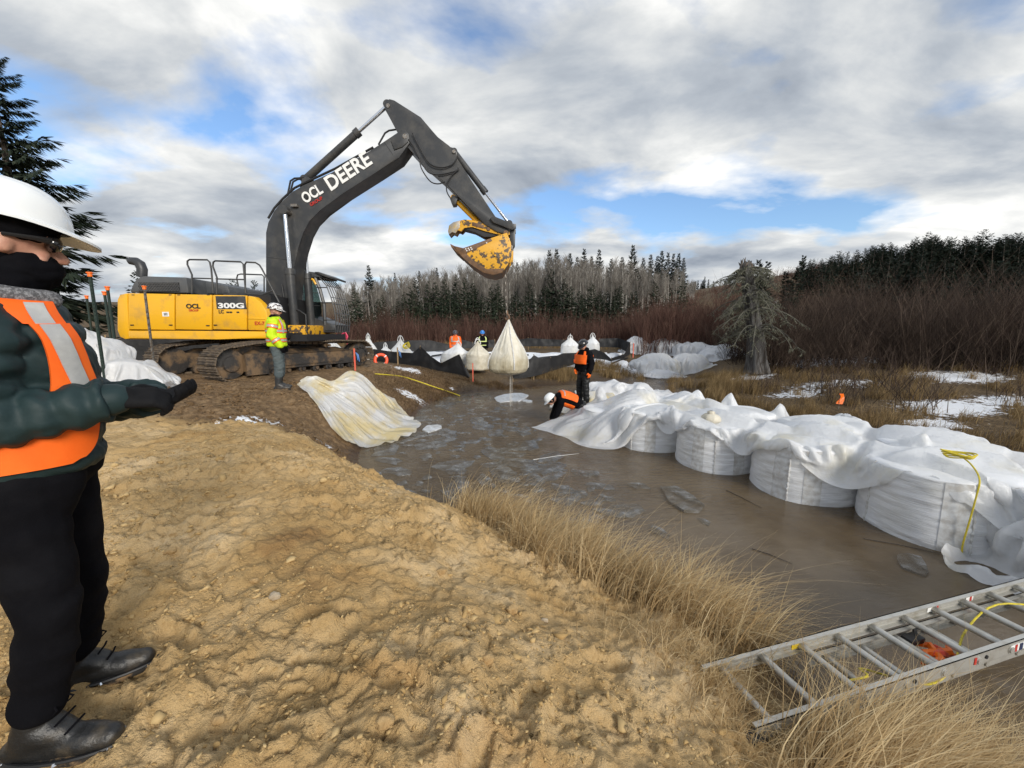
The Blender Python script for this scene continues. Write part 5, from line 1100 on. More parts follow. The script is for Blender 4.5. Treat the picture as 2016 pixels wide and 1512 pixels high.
def folds(x, y, seed, n, xr, yr, ln, A, w, ang):
    rs = np.random.RandomState(seed); h = np.zeros_like(x); wx = x + .10 * perlin(x * 1.1, y * 1.1, seed); wy = y + .14 * perlin(x * .9 + 4, y * .9, seed)
    for _ in range(n):
        cx, cy = rs.uniform(*xr), rs.uniform(*yr); a = rs.normal() * ang; L = rs.uniform(*ln); q = rs.uniform(*A); ww = rs.uniform(*w); c, s_ = math.cos(a), math.sin(a)
        u = ((wx - cx) * c + (wy - cy) * s_) / (L / 2); d = -(wx - cx) * s_ + (wy - cy) * c; asym = np.where(d > 0, 1.0, rs.uniform(.4, 1.6))
        h = np.maximum(h, q * np.clip(1 - u * u, 0, 1) ** .7 * np.clip(1 - np.abs(d * asym) / (ww * 1.6), 0, 1))
    return h
def ridge(a, b, seed, p=2.0): return np.clip(1 - 2.1 * np.abs(perlin(a, b, seed)), 0, 1) ** p
_RL2 = RD.x ** 2 + RD.y ** 2
def row_coords(x, y):
    dx = x - RB.x; dy = y - RB.y; return (dx * RD.x + dy * RD.y) / _RL2, dx * RP.x + dy * RP.y
def bag_field(x, y):
    k, t = row_coords(x, y); h = np.full_like(x, -.012)
    for c, r, z in BAGS:
        d = np.hypot(x - c.x, y - c.y); h = np.maximum(h, np.where(d < r + .16, (z + .07 - .06 * (d / r) ** 2) * (1 - sstep(d, r - .02, r + .14)) - .012, -.012))
    band = sstep(t, -.50, -.2) * sstep(2.0 - t, 0, .35) * sstep(k, -.5, -.1) * sstep(5 - k, 0, .4)
    h = np.maximum(h, band * (.66 + .12 * perlin(k * .6, t * .6, 40)))
    inner = sstep(t, -.62, -.35)
    cr = folds(k * 1.34, t, 43, 30, (-.5, 6.4), (-.6, 2.0), (1.0, 3.2), (.09, .27), (.10, .24), .45)
    h = h + np.where(h > .3, cr * inner * sstep(k, -.5, 0), 0)
    # the tented left end that fans down into the water
    ap_k, ap_t = -.15, .45; an = np.arctan2(t - ap_t, (k - ap_k) * 1.34); rr = np.hypot(t - ap_t, (k - ap_k) * 1.34)
    q = np.clip((t + 1.12 + .10 * np.sin(k * 9)) / 1.5, 0, 1); tent = .98 * q ** .85 * sstep(-k, .0, .35) * sstep(k + 2.05, 0, .45)
    tent = tent * np.where(t > ap_t, 1 - .62 * sstep(t, ap_t, ap_t + 1.0), 1) * (1 - .45 * sstep(-k, .5, 1.5))
    tent = tent + .085 * (ridge(an * 4.2, rr * .35, 45, 1.3)) * sstep(tent, .02, .3) * (1 - .3 * q)
    h = np.maximum(h, tent - .012)
    for (px_, py_, s, hh) in ((3.05, 8.95, .26, 1.02), (2.3, 9.75, .16, 1.02), (4.1, 8.35, .32, 1.06), (4.6, 7.95, .3, 1.05), (5.1, 7.2, .3, .98), (5.5, 5.0, .25, 1.02)):
        d = np.hypot(x - px_, y - py_); h = np.maximum(h, hh * (1 - np.clip(d / (s * 2.6), 0, 1)) ** .8 - .012 if False else hh * np.exp(-(d / s) ** 1.3) - .012)
    return h
def long_sheet():
    nr, nc = 190, 76; s = np.linspace(-1.8, 4.75, nr)
    P = np.zeros((nr, nc, 3))
    for i, k in enumerate(s):
        t0 = -.66 - .62 * float(sstep(-k, -.35, .25)) + .09 * math.sin(k * 4.7 + .6) + .05 * math.sin(k * 13) - .45 * float(sstep(k, 3.8, 4.3)); t1 = 1.95 + .12 * math.sin(k * 3.1)
        for j in range(nc):
            t = t0 + (t1 - t0) * j / (nc - 1); p = row_pos(k, t); P[i, j] = (p.x, p.y, 0)
    P[..., 2] = bag_field(P[..., 0].ravel(), P[..., 1].ravel()).reshape(nr, nc); 
    sm = P[..., 2].copy()
    for _ in range(3):
        q = np.pad(sm, 1, mode='edge'); sm = np.maximum(sm, .2 * (q[:-2, 1:-1] + q[2:, 1:-1] + q[1:-1, :-2] + q[1:-1, 2:] + q[1:-1, 1:-1]))
    kk = s[:, None] + 0 * sm; sm = np.maximum(sm, .56 * sstep(kk, -.35, .15) * sstep(4.25 - kk, -.2, .2)); P[..., 2] = sm + .03
    return drape(P, bag_field, (.985, .985), 26, 6, 3, .6, bend=.5)
sheet_obj('poly_sheet', 'long translucent white sheet draped over the row of bags in the water', long_sheet(), M_SH, (3.5, 6.5, 0))
# the stained sheet hanging down the bank beside the yellow-jacketed worker
BAP = (-4.75, 8.35)
def bank_field(x, y):
    h = np.maximum(gfast(x, y) + .025, -.01)
    for (px_, py_, sx_, sy_, hh) in ((-4.45, 8.55, .4, .3, .26), (-3.75, 9.2, .45, .6, .38), (-4.1, 9.6, .4, .4, .25)):
        h = h + hh * np.exp(-((x - px_) / sx_) ** 2 - ((y - py_) / sy_) ** 2)
    an = np.arctan2(y - BAP[1], x - BAP[0]); rr = np.hypot(x - BAP[0], y - BAP[1])
    h = h + .085 * ridge(an * 4.3 + .25 * perlin(rr * 1.2, an * 2, 52), rr * .3, 50, 1.4) * sstep(rr, .1, .5) + .035 * ridge(an * 9, rr * .5, 51, 1.2)
    return h
def bank_sheet():
    nr, nc = 66, 120; f = np.linspace(0, 1, nc)[None]; i = np.linspace(0, 1, nr)[:, None]
    a = R(-40) + R(92) * f; e = 1.95 + .45 * np.sin(f * 2.6) + .06 * np.sin(f * 31) + .35 * f; q = .10 + (e - .10) * i
    x = BAP[0] + q * np.cos(a); y = BAP[1] + q * np.sin(a); P = np.stack([x, y, bank_field(x.ravel(), y.ravel()).reshape(x.shape) + .02], -1)
    return drape(P, bank_field, (1.005, 1.005), 18, 5, 8, .8, bend=.4, lift=.012)
sheet_obj('poly_sheet', 'yellowed pleated sheet hanging down the bank into the pool', bank_sheet(), M_SHY, (-3.6, 8.6, 0))
def blob_sheet(lab, cx, cy, sx, sy, lumps, mat, seed, nr=40, nc=40, slack=.98, steps=22, yaw=0, cre=.10, sc=1.0):
    def hf(x, y):
        h = np.maximum(gfast(x, y), -.012)
        for (px_, py_, rx, ry, z) in lumps:
            d = np.sqrt(((x - px_) / rx) ** 2 + ((y - py_) / ry) ** 2); h = np.maximum(h, h + (z - h) * np.clip(1 - d ** 2.6, 0, 1) ** .55)
        wx = x + .2 * perlin(x * 1.7 * sc, y * 1.7 * sc, seed); wy = y + .2 * perlin(x * 1.7 * sc + 9, y * 1.7 * sc, seed)
        return h + cre * .5 * ridge(wx * 1.3 * sc, wy * 1.1 * sc, seed + 3, 3.0) + folds(x, y, seed, 16, (cx - sx, cx + sx), (cy - sy, cy + sy), (.6 / sc, 1.8 / sc), (cre * .6, cre * 2.0), (.08 / sc, .18 / sc), 1.2)
    P = np.zeros((nr, nc, 3))
    c, s = math.cos(yaw), math.sin(yaw); U, Vv = np.meshgrid(np.linspace(-1, 1, nr), np.linspace(-1, 1, nc), indexing='ij')
    U2 = U * np.sqrt(1 - Vv ** 2 * .35); V2 = Vv * np.sqrt(1 - U ** 2 * .35)
    ed = 1 + .16 * perlin(U * 2 + 3, Vv * 2, seed)
    P[..., 0] = cx + (U2 * sx * c - V2 * sy * s) * ed; P[..., 1] = cy + (U2 * sx * s + V2 * sy * c) * ed
    P[..., 2] = hf(P[..., 0].ravel(), P[..., 1].ravel()).reshape(nr, nc) + .03
    Q = drape(P, hf, (slack, slack), steps, 5, seed, .7, bend=.4)
    sheet_obj('poly_sheet', lab, Q, mat, (cx, cy, 0))
blob_sheet('crumpled white sheet floating in the stream behind the black helmeted worker', 4.1, 14.0, 1.75, .95, [(3.6, 14.2, .8, .6, .42), (4.6, 14.0, .7, .5, .28)], M_SHW, 4, yaw=-.15)
blob_sheet('loose wet sheet on the water behind the stooping worker', 2.3, 11.5, 1.2, .9, [(2.5, 11.7, .7, .6, .40), (1.8, 11.2, .5, .5, .25)], M_SHY, 5)
blob_sheet('greyish sheet over a square bag block standing in the far water', 7.6, 20.0, 1.35, 1.05, [(7.5, 20.1, 1.2, .9, 1.12)], M_SH, 6, cre=.05)
blob_sheet('greyish sheet over the right-hand bag block standing in the far water', 9.5, 20.5, 1.2, 1.05, [(9.5, 20.7, 1.1, .9, 1.10)], M_SH, 7, cre=.05)
blob_sheet('crumpled skirt of sheet at the foot of the far greyish block', 7.4, 19.0, 1.1, .5, [(7.4, 19.1, .9, .4, .25)], M_SHW, 9)
for q, (x, y, rx, ry, z, l) in enumerate([(8.4, 26.3, .9, .8, 1.80, 'white covered mound behind the far fence corner'), (10.2, 26.0, 1.1, .8, 1.72, 'second white covered mound right of the far fence corner'),
                                         (11.6, 24.8, 1.3, .8, 1.55, 'white covered mound behind the far greyish blocks'), (13.0, 23.4, 1.4, .8, 1.45, 'white covered mound left of the dead tree'),
                                         (11.4, 21.8, 1.0, .8, 1.15, 'bright white covered mound at the end of the far blocks'), (14.0, 22.0, 1.6, .8, 1.40, 'white sheet trailing down towards the dead tree')]):
    blob_sheet(l, x, y, rx * 1.2, ry * 1.3, [(x, y, rx, ry, z)], M_SHW, 20 + q, 30, 30)
blob_sheet('crumpled milky sheet piled behind the person in the orange vest', -6.62, 6.5, .72, .72, [(-6.55, 6.5, .62, .6, 1.72), (-6.95, 6.6, .3, .35, 2.1), (-7.25, 6.5, .25, .3, 2.15)], M_SH, 14, 60, 60, yaw=.1, cre=.13)
blob_sheet('grey wet sheet sinking into the water at the right edge', 4.98, 3.15, .62, .70, [(5.4, 3.3, .6, .75, .62)], M_SH, 15, 48, 48, yaw=.3, sc=2, cre=.08)
# ================================================================ people
def cap(mb, p, q, r0, r1, n=14):
    p, q = Vector(p), Vector(q); d = q - p; L = d.length; d.normalize() if L > 1e-6 else None
    if L < 1e-6: d = Vector((0, 0, 1))
    pts = []; rr = []
    for k in range(5): a = math.pi / 2 * (k / 4); pts.append(p - d * r0 * math.cos(a) * .98); rr.append(max(r0 * math.sin(a), r0 * .06))
    for k in range(5): a = math.pi / 2 * (1 - k / 4); pts.append(q + d * r1 * math.cos(a) * .98); rr.append(max(r1 * math.sin(a), r1 * .06))
    mb.tube(pts, rr, n); return mb
def chain(mb, pts, rs):
    for i in range(len(pts) - 1): cap(mb, pts[i], pts[i + 1], rs[i], rs[i + 1])
    return mb
def ell(mb, c, r, rot=None, n=18):
    V = []; c = Vector(c)
    for i in range(1, n // 2):
        ph = math.pi * i / (n // 2)
        for j in range(n): th = 2 * math.pi * j / n; v = Vector((r[0] * math.sin(ph) * math.cos(th), r[1] * math.sin(ph) * math.sin(th), r[2] * math.cos(ph))); V.append(c + (rot @ v if rot is not None else v))
    m = n // 2 - 1; F_ = [[i * n + j, (i + 1) * n + j, (i + 1) * n + (j + 1) % n, i * n + (j + 1) % n] for i in range(m - 1) for j in range(n)]
    F_ += [list(range(n)), [(m - 1) * n + j for j in range(n)][::-1]]; mb.add(V, F_); return mb
def fuse(mb, voxel=.014, smooth=4, fac=.5):
    """one continuous surface out of overlapping closed shapes"""
    o = mb.build('tmp', None); bpy.context.view_layer.update()
    r = o.modifiers.new('r', 'REMESH'); r.mode = 'VOXEL'; r.voxel_size = voxel; r.adaptivity = 0
    s = o.modifiers.new('s', 'SMOOTH'); s.factor = fac; s.iterations = smooth
    dg = bpy.context.evaluated_depsgraph_get(); me = o.evaluated_get(dg).to_mesh()
    V = np.zeros(len(me.vertices) * 3); me.vertices.foreach_get('co', V); N = np.zeros(len(me.vertices) * 3); me.vertices.foreach_get('normal', N)
    F_ = np.zeros(len(me.loops), np.int32); me.loops.foreach_get('vertex_index', F_); nl = len(me.polygons)
    Fq = F_.reshape(nl, 4) if len(F_) == nl * 4 else [list(p.vertices) for p in me.polygons]
    o.evaluated_get(dg).to_mesh_clear(); bpy.data.objects.remove(o); return V.reshape(-1, 3), Fq, N.reshape(-1, 3)
def wrinkle(V, N, amp, sc, seed, st=(1, 1, 1)):
    p = V * np.array(st) * sc; w = perlin3(p + .4 * perlin3(p * .6, seed + 7)[:, None], seed); return V + N * (amp * (1 - 2 * np.abs(w)) + amp * .5 * perlin3(p * 2.3, seed + 3))[:, None]
def m_cloth(name, c, c2=None, rough=.8, bs=300, bump=.25, ns=5, spec=.3):
    return pm(name, c, rough, col2=c2 or tuple(min(1, q * 1.5 + .004) for q in c), ns=ns, lo=.45, hi=.8, bump=bump, bs=bs, bd=.003, spec=spec)
M_SKIN = pm('skin', (.52, .28, .19), .5, col2=(.45, .2, .14), ns=20, bump=.1, bs=200)
M_ORG = m_cloth('orange_hi_vis', (.88, .13, .010), (.95, .19, .02), .6, 60, .2)
M_YELV = m_cloth('lime_hi_vis', (.55, .78, .012), (.62, .85, .03), .6, 40, .3)
M_REF = pm('reflective_tape', (.42, .42, .41), .35, metal=.2, col2=(.52, .52, .5), ns=20)
M_TEAL = m_cloth('teal_puffer_nylon', (.014, .030, .032), (.022, .042, .044), .58, 90, .25, spec=.25)
M_BLKC = m_cloth('black_cloth', (.005, .005, .0065), (.011, .011, .013), .9, 220, .3, spec=.06)
M_BLKW = m_cloth('black_waders', (.010, .011, .012), (.022, .022, .022), .5, 30, .4)
M_JEAN = m_cloth('grey_jeans', (.075, .095, .10), (.13, .15, .15), .85, 150, .3)
M_BOOT = pm('black_leather_boot', (.014, .014, .014), .45, col2=(.09, .07, .045), ns=7, lo=.55, hi=.75, bump=.4, bs=40)
M_RUB = pm('rubber_boot', (.03, .032, .034), .45, col2=(.10, .075, .05), ns=4, lo=.55, hi=.8)
M_SOLE = pm('boot_sole', (.02, .018, .016), .8, col2=(.22, .14, .07), ns=14, lo=.5, hi=.6)
M_HATW = pm('white_hard_hat', (.78, .80, .80), .25, coat=.3, bump=.02, bs=10)
M_HATB = pm('black_hard_hat', (.012, .012, .013), .25, coat=.4); M_HATBL = pm('blue_hard_hat', (.02, .20, .62), .3, coat=.3)
M_HATG = pm('dark_grey_hard_hat', (.05, .05, .06), .35); M_HATC = pm('patterned_hard_hat', (.75, .74, .72), .3, col2=(.04, .02, .02), ns=16, lo=.5, hi=.53, coat=.3)
M_LENS = pm('dark_lens', (.008, .008, .009), .06, coat=.5)
class Fig:
    def __init__(s, label, loc, yaw, J, voxel=.016, group=None):
        s.M = Matrix.Rotation(yaw, 3, 'Z'); s.o = Vector(loc); s.J = J; s.vx = voxel
        s.T = thing('person', label, 'person', loc, group); s.sec = J['torso']; s.side = Vector(J.get('side', (0, 1, 0)))
    def W(s, p): return s.o + s.M @ Vector(p)
    def put(s, name, mb, mat, smooth=4, voxel=None, wr=None, parent=None):
        mb.V = [tuple(s.W(v)) for v in mb.V]; V, F_, N = fuse(mb, voxel or s.vx, smooth)
        if wr: V = wrinkle(V, N, *wr)
        return mesh_np(name, V, F_, mat, parent or s.T)
    def raw(s, name, mb, mat, parent=None, sharp=.7): mb.V = [tuple(s.W(v)) for v in mb.V]; return mb.build(name, mat, parent or s.T, sharp=sharp)
    # torso as a loft of ellipses: (centre, front-back radius, side radius)
    def S(s, t, th, off=0.0):
        n = len(s.sec); t = min(max(t, 0), n - 1); i = min(int(t), n - 2); f = t - i; a, b = s.sec[i], s.sec[i + 1]
        c = Vector(a[0]).lerp(Vector(b[0]), f); rx = a[1] + (b[1] - a[1]) * f + off; ry = a[2] + (b[2] - a[2]) * f + off
        ip, iq = max(i - (1 if f < .5 else 0), 0), min(i + 1 + (1 if f >= .5 else 0), n - 1); tg = (Vector(s.sec[iq][0]) - Vector(s.sec[ip][0])).normalized()
        sd = (s.side - tg * s.side.dot(tg)).normalized(); fr = sd.cross(tg)
        cx, sx = math.cos(th), math.sin(th); e = 2 / 2.5
        return c + fr * (rx * math.copysign(abs(cx) ** e, cx)) + sd * (ry * math.copysign(abs(sx) ** e, sx))
    def loft(s, mb, t0, t1, off=0.0, n=40, m=24, quilt=0, qn=6):
        V = []; 
        for i in range(m):
            t = t0 + (t1 - t0) * i / (m - 1); q = quilt * abs(math.sin(math.pi * qn * (t - t0) / (t1 - t0))) ** .6 if quilt else 0
            V += [s.S(t, 2 * math.pi * j / n, off + q) for j in range(n)]
        F_ = [[i * n + j, i * n + (j + 1) % n, (i + 1) * n + (j + 1) % n, (i + 1) * n + j] for i in range(m - 1) for j in range(n)] + [list(range(n))[::-1], [(m - 1) * n + j for j in range(n)]]
        mb.add(V, F_); return mb
    def patch(s, name, mat, edge, off, th=.006, n=14, parent=None):
        """edge(v) -> (t, th0, th1) for v in 0..1: strip of cloth lying on the torso"""
        m = 18; V = []
        for o in (off, off + th):
            for i in range(m):
                t, a, b = edge(i / (m - 1)); V += [s.S(t, a + (b - a) * j / n, o) for j in range(n + 1)]
        k = n + 1; h = m * k; F_ = []
        for i in range(m - 1):
            for j in range(n): q = [i * k + j, i * k + j + 1, (i + 1) * k + j + 1, (i + 1) * k + j]; F_.append([x + h for x in q]); F_.append(q[::-1])
        for j in range(n): F_ += [[j, j + 1, j + 1 + h, j + h], [(m - 1) * k + j + 1, (m - 1) * k + j, (m - 1) * k + j + h, (m - 1) * k + j + 1 + h]]
        for i in range(m - 1): F_ += [[(i + 1) * k, i * k, i * k + h, (i + 1) * k + h], [i * k + n, (i + 1) * k + n, (i + 1) * k + n + h, i * k + n + h]]
        mb = MB(); mb.add(V, F_); return s.raw(name, mb, mat, parent)
    def head(s, mb):
        c = Vector(s.J['head']); f = Vector(s.J.get('look', (1, 0, 0))).normalized(); sd = Vector((0, 0, 1)).cross(f).normalized() if abs(f.z) < .95 else Vector((0, 1, 0)); up = f.cross(sd); rot = Matrix((f, sd, up)).transposed(); s.hr = rot; s.hc = c
        H = lambda p: c + rot @ Vector(p)
        ell(mb, H((-.01, 0, .025)), (.098, .078, .105), rot); ell(mb, H((.028, 0, -.055)), (.066, .058, .068), rot)
        cap(mb, H((.088, 0, .012)), H((.112, 0, -.022)), .011, .016); cap(mb, H((.070, .03, -.015)), H((.064, .045, -.035)), .015, .015); cap(mb, H((.070, -.03, -.015)), H((.064, -.045, -.035)), .015, .015)
        cap(mb, H((.08, -.02, -.066)), H((.08, .02, -.066)), .010, .010); cap(mb, H((.07, -.01, -.1)), H((.07, .01, -.1)), .02, .02)
        for q in (-1, 1): ell(mb, H((-.008, q * .078, -.01)), (.02, .010, .032), rot); cap(mb, H((.085, q * .02, .034)), H((.078, q * .05, .03)), .011, .011)
        cap(mb, H((-.03, 0, -.06)), s.J['neck'], .055, .06); return H
    def hand(s, mb, w, d, nrm, side, g=1.0, curl=.5, spread=.0):
        w = Vector(w); d = Vector(d).normalized(); nrm = Vector(nrm); nrm = (nrm - d * nrm.dot(d)).normalized(); sd = d.cross(nrm).normalized() * side
        for q in (-.027, -.009, .009, .027): cap(mb, w + d * .01 + sd * q * .7, w + d * .085 + sd * q, .017 * g, .014 * g, 8)
        for q, L in ((-.030, .060), (-.010, .074), (.010, .078), (.030, .070)):
            p = w + d * .088 + sd * q; a = 0; dd = d
            for k, fr in enumerate((.45, .32, .25)):
                a += curl * (.7 + .3 * k); dd = (d * math.cos(a) + nrm * math.sin(a) + sd * spread * q * 8).normalized(); e = p + dd * L * fr * 1.1; cap(mb, p, e, (.0105 - .001 * k) * g, (.0095 - .001 * k) * g, 8); p = e
        p = w + d * .025 + sd * .03; e = p + (d * .6 + sd * .75 + nrm * .25).normalized() * .045; cap(mb, p, e, .014 * g, .012 * g, 8); cap(mb, e, e + (d * .9 + sd * .1 + nrm * .35).normalized() * .035, .012 * g, .0095 * g, 8)
    def body(s, gl=None):
        J = s.J; mb = MB(); s.head(mb)
        for i in range(len(s.sec) - 1):
            a, b = s.sec[i], s.sec[i + 1]; cap(mb, a[0], b[0], min(a[1], a[2]) * .72, min(b[1], b[2]) * .72)
            for q in (-1, 1): o = s.side * q; cap(mb, Vector(a[0]) + o * a[2] * .3, Vector(b[0]) + o * b[2] * .3, a[1] * .6, b[1] * .6)
        for L in 'LR':
            chain(mb, [J['sh' + L], J['el' + L], J['wr' + L]], [.05, .042, .03]); chain(mb, [J['hip' + L], J['kn' + L], J['an' + L]], [.07, .046, .028]); cap(mb, J['an' + L], Vector(J['an' + L]).lerp(Vector(J['to' + L]), .6), .028, .024)
            cap(mb, J['sh' + L], Vector(s.sec[-2][0]), .05, .05)
            g = J.get('hd' + L, None)
            if g: s.hand(mb, J['wr' + L], g[0], g[1], 1 if L == 'R' else -1, .6, g[2])
        return s.put('body', mb, M_SKIN, 2, min(s.vx, .012))
    def trousers(s, mat, r=(.105, .082, .068), low=.0, pel=(.155, .175, .13), wr=(.012, 7, 1, (1, 1, 1.8))):
        J = s.J; mb = MB(); c = (Vector(J['hipL']) + Vector(J['hipR'])) / 2; up = (Vector(s.sec[1][0]) - Vector(s.sec[0][0])).normalized(); ell(mb, c + up * .05, pel); ell(mb, c - up * .02 + s.side * .07, (pel[0] * .8, pel[1] * .55, pel[2])); ell(mb, c - up * .02 - s.side * .07, (pel[0] * .8, pel[1] * .55, pel[2]))
        for L in 'LR': a = Vector(J['kn' + L]); b = Vector(J['an' + L]); e = a.lerp(b, 1 - low); chain(mb, [J['hip' + L], a, e], r)
        return s.put('trousers', mb, mat, 3, None, wr)
    def jacket(s, mat, r=(.085, .072, .055), off=.02, t0=.0, wr=(.010, 8, 2), quilt=0, arms=True, name='jacket', cuff=1.0):
        J = s.J; mb = MB(); s.loft(mb, t0, len(s.sec) - 1, off, 36, 48 if quilt else 22, quilt, 7)
        if arms:
            for L in 'LR':
                w = Vector(J['el' + L]).lerp(Vector(J['wr' + L]), cuff)
                if quilt:
                    P = [Vector(J['sh' + L]), Vector(J['el' + L]), w]; pts = []; rr = []
                    for i in range(2):
                        for k in range(41): f = k / 40; pts.append(P[i].lerp(P[i + 1], f)); rr.append((r[i] + (r[i + 1] - r[i]) * f) + quilt * .9 * abs(math.sin(math.pi * (f * 4 + .5 * i))) ** .8)
                    mb.tube(pts, rr, 22); cap(mb, P[0], P[0].lerp(P[1], .05), r[0], r[0])
                else: chain(mb, [J['sh' + L], J['el' + L], w], r)
                cap(mb, J['sh' + L], Vector(s.sec[-2][0]), r[0] * .95, r[0] * .8)
        return s.put(name, mb, mat, 1 if quilt else 3, None, wr)
    def boots(s, mat, shaft=.16, r=.058, high=False):
        for L in 'LR':
            J = s.J; mb = MB(); an = Vector(J['an' + L]); to = Vector(J['to' + L]); d = (to - an); d.z = 0; d.normalize(); hz = J['sole' + L] if 'sole' + L in J else an.z - .085
            heel = Vector((an.x, an.y, hz + .042)) - d * .055; ball = Vector((an.x, an.y, hz + .042)) + d * .13; tip = Vector((an.x, an.y, hz + .038)) + d * .20
            chain(mb, [heel, ball, tip], [.040, .046, .036]); side = Vector((-d.y, d.x, 0)); cap(mb, ball + side * .012, tip + side * .006, .036, .03); cap(mb, ball - side * .012, tip - side * .006, .036, .03)
            k = (Vector(J['kn' + L]) - an).normalized(); cap(mb, heel + d * .04 + Vector((0, 0, .02)), an + k * shaft, .05, r); cap(mb, ball - d * .05 + Vector((0, 0, .03)), an + k * .02 + d * .01, .04, .052)
            bt = s.put('boot', mb, mat, 3, min(s.vx, .011), (.003, 14, 3)); sm = MB(); pl = [heel - d * .045, heel - d * .02 + side * .04, ball + side * .052, tip + side * .036, tip + d * .035, tip - side * .036, ball - side * .052, heel - d * .02 - side * .04]
            n = len(pl); V = [Vector((p.x, p.y, hz + .024)) for p in pl] + [Vector((p.x, p.y, hz - .006)) for p in pl]; V2, F2 = bevel_vf(V, [list(range(n))[::-1] if False else list(range(n)), list(range(2 * n - 1, n - 1, -1))] + [[i, i + n, (i + 1) % n + n, (i + 1) % n] for i in range(n)], .006); sm.add(V2, F2); s.raw('sole', sm, M_SOLE, bt)
    def glove(s, L, mat, g=1.25, curl=None):
        mb = MB(); h = s.J['hd' + L]; s.hand(mb, s.J['wr' + L], h[0], h[1], 1 if L == 'R' else -1, g, curl if curl is not None else h[2]); w = Vector(s.J['wr' + L]); e = (w - Vector(s.J['el' + L])).normalized(); cap(mb, w - e * .05, w + e * .02, .038, .034); return s.put('glove', mb, mat, 2, .006 if s.vx < .015 else .010)
    def helmet(s, mat, size=1.0, brim=True, name='hard_hat', pitch=0):
        H = lambda p: s.hc + s.hr @ Vector(p); n, m = 36, 14; V = []; a, b, h = .138 * size, .116 * size, .120 * size; z0 = s.J.get('hatz', .045)
        for i in range(m):
            ph = math.pi / 2 * i / (m - 1) * .99; c_, s_ = math.cos(ph) ** .8, math.sin(ph)
            for j in range(n): th = 2 * math.pi * j / n; rid = 1 + .03 * (abs(math.sin(th)) < .22) * s_; V.append(H((-.01 + a * c_ * math.cos(th), b * c_ * math.sin(th), z0 + h * s_ * rid)))
        F_ = [[i * n + j, i * n + (j + 1) % n, (i + 1) * n + (j + 1) % n, (i + 1) * n + j] for i in range(m - 1) for j in range(n)] + [[(m - 1) * n + j for j in range(n)]]
        mb = MB(); mb.add(V, F_); hat = s.raw(name, mb, mat, sharp=1.2)
        V = []; 
        for (e, z) in ((-.004, .004), (1, .0), (1, -.007), (-.004, -.004)):
            for j in range(n):
                th = 2 * math.pi * j / n; fw = max(0, math.cos(th)); w = (.016 + .046 * fw ** 2.2) * (e if e == 1 else 0); V.append(H((-.01 + (a + w + (e if e != 1 else 0)) * math.cos(th), (b + w * .8) * math.sin(th), z0 + z - (.030 * fw ** 2 if e == 1 else 0) * 1.0)))
        F_ = [[i * n + j, i * n + (j + 1) % n, ((i + 1) % 4) * n + (j + 1) % n, ((i + 1) % 4) * n + j] for i in range(4) for j in range(n)]
        if brim: mb = MB(); mb.add(V, F_); s.raw('brim', mb, mat, hat, 1.0)
        mb = MB(); ell(mb, H((-.01, 0, z0 + .01)), (a * .93, b * .93, .02), s.hr); s.raw('liner', mb, M_BLKC, hat)
        return hat
def stand(h=1.78, lean=0):
    k = h / 1.78
    J = dict(torso=[((0, 0, .93), .125, .165), ((0, 0, 1.05), .125, .165), ((.005, 0, 1.22), .13, .18), ((0, 0, 1.38), .125, .20), ((-.01, 0, 1.47), .085, .15), ((-.01, 0, 1.53), .06, .07)], head=(.02, 0, 1.655), neck=(-.01, 0, 1.48),
        shL=(-.01, .20, 1.43), shR=(-.01, -.20, 1.43), elL=(-.02, .25, 1.15), elR=(-.02, -.25, 1.15), wrL=(.06, .24, .92), wrR=(.06, -.24, .92), hipL=(0, .095, .93), hipR=(0, -.095, .93), knL=(.02, .10, .50), knR=(.02, -.10, .50), anL=(-.02, .11, .09), anR=(-.02, -.11, .09), toL=(.15, .14, .03), toR=(.15, -.14, .03),
        hdL=((.15, 0, -1), (0, -1, 0), .35), hdR=((.15, 0, -1), (0, 1, 0), .35))
    return J
# ---- the person in the orange vest at the left edge
gz = .5 * (gh(-1.44, 1.08) + gh(-1.58, 1.32)) - .035; ox, oy = -1.48, 1.20
def Lc(x, y, z): return (x - ox, y - oy, z)
J = stand()
YW = R(47); _fd = Vector((math.cos(YW), math.sin(YW), 0)); _sd = Vector((-math.sin(YW), math.cos(YW), 0))
J.update(hatz=.066, side=tuple(_sd), torso=[(Lc(-1.555, 1.2, .95), .145, .175), (Lc(-1.555, 1.2, 1.06), .15, .18), (Lc(-1.545, 1.21, 1.22), .152, .19), (Lc(-1.55, 1.205, 1.37), .135, .195), (Lc(-1.55, 1.2, 1.46), .10, .16), (Lc(-1.54, 1.2, 1.525), .075, .085)],
    head=Lc(-1.505, 1.19, 1.648), look=(.60, .80, -.12), neck=Lc(-1.535, 1.2, 1.49), shR=Lc(-1.435, 1.045, 1.40), shL=Lc(-1.685, 1.36, 1.40), elR=Lc(-1.455, 1.01, 1.13), elL=Lc(-1.60, 1.44, 1.12), wrR=Lc(-1.245, 1.19, 1.18), wrL=Lc(-1.255, 1.33, 1.16),
    hipR=Lc(-1.49, 1.11, .93), hipL=Lc(-1.59, 1.29, .93), knR=Lc(-1.455, 1.10, .50), knL=Lc(-1.60, 1.32, .50), anR=Lc(-1.54, 1.08, .10), anL=Lc(-1.70, 1.33, .10), toR=Lc(-1.31, 1.12, .03), toL=Lc(-1.49, 1.44, .03),
    hdR=((.80, .58, -.05), (-.3, .4, -.75), .78), hdL=((.93, -.05, .0), (.2, -.3, .95), .55))
A = Fig('person in white hard hat and orange vest standing at the left edge', (ox, oy, gz), 0, J, .009)
A.body(); tr = A.trousers(M_BLKC, (.092, .069, .060), .26, (.140, .165, .13), (.010, 5, 1, (1, 1, 1.5)))
jk = A.jacket(M_TEAL, (.072, .060, .049), .0, -.0, (.005, 16, 2), .021, cuff=.93)
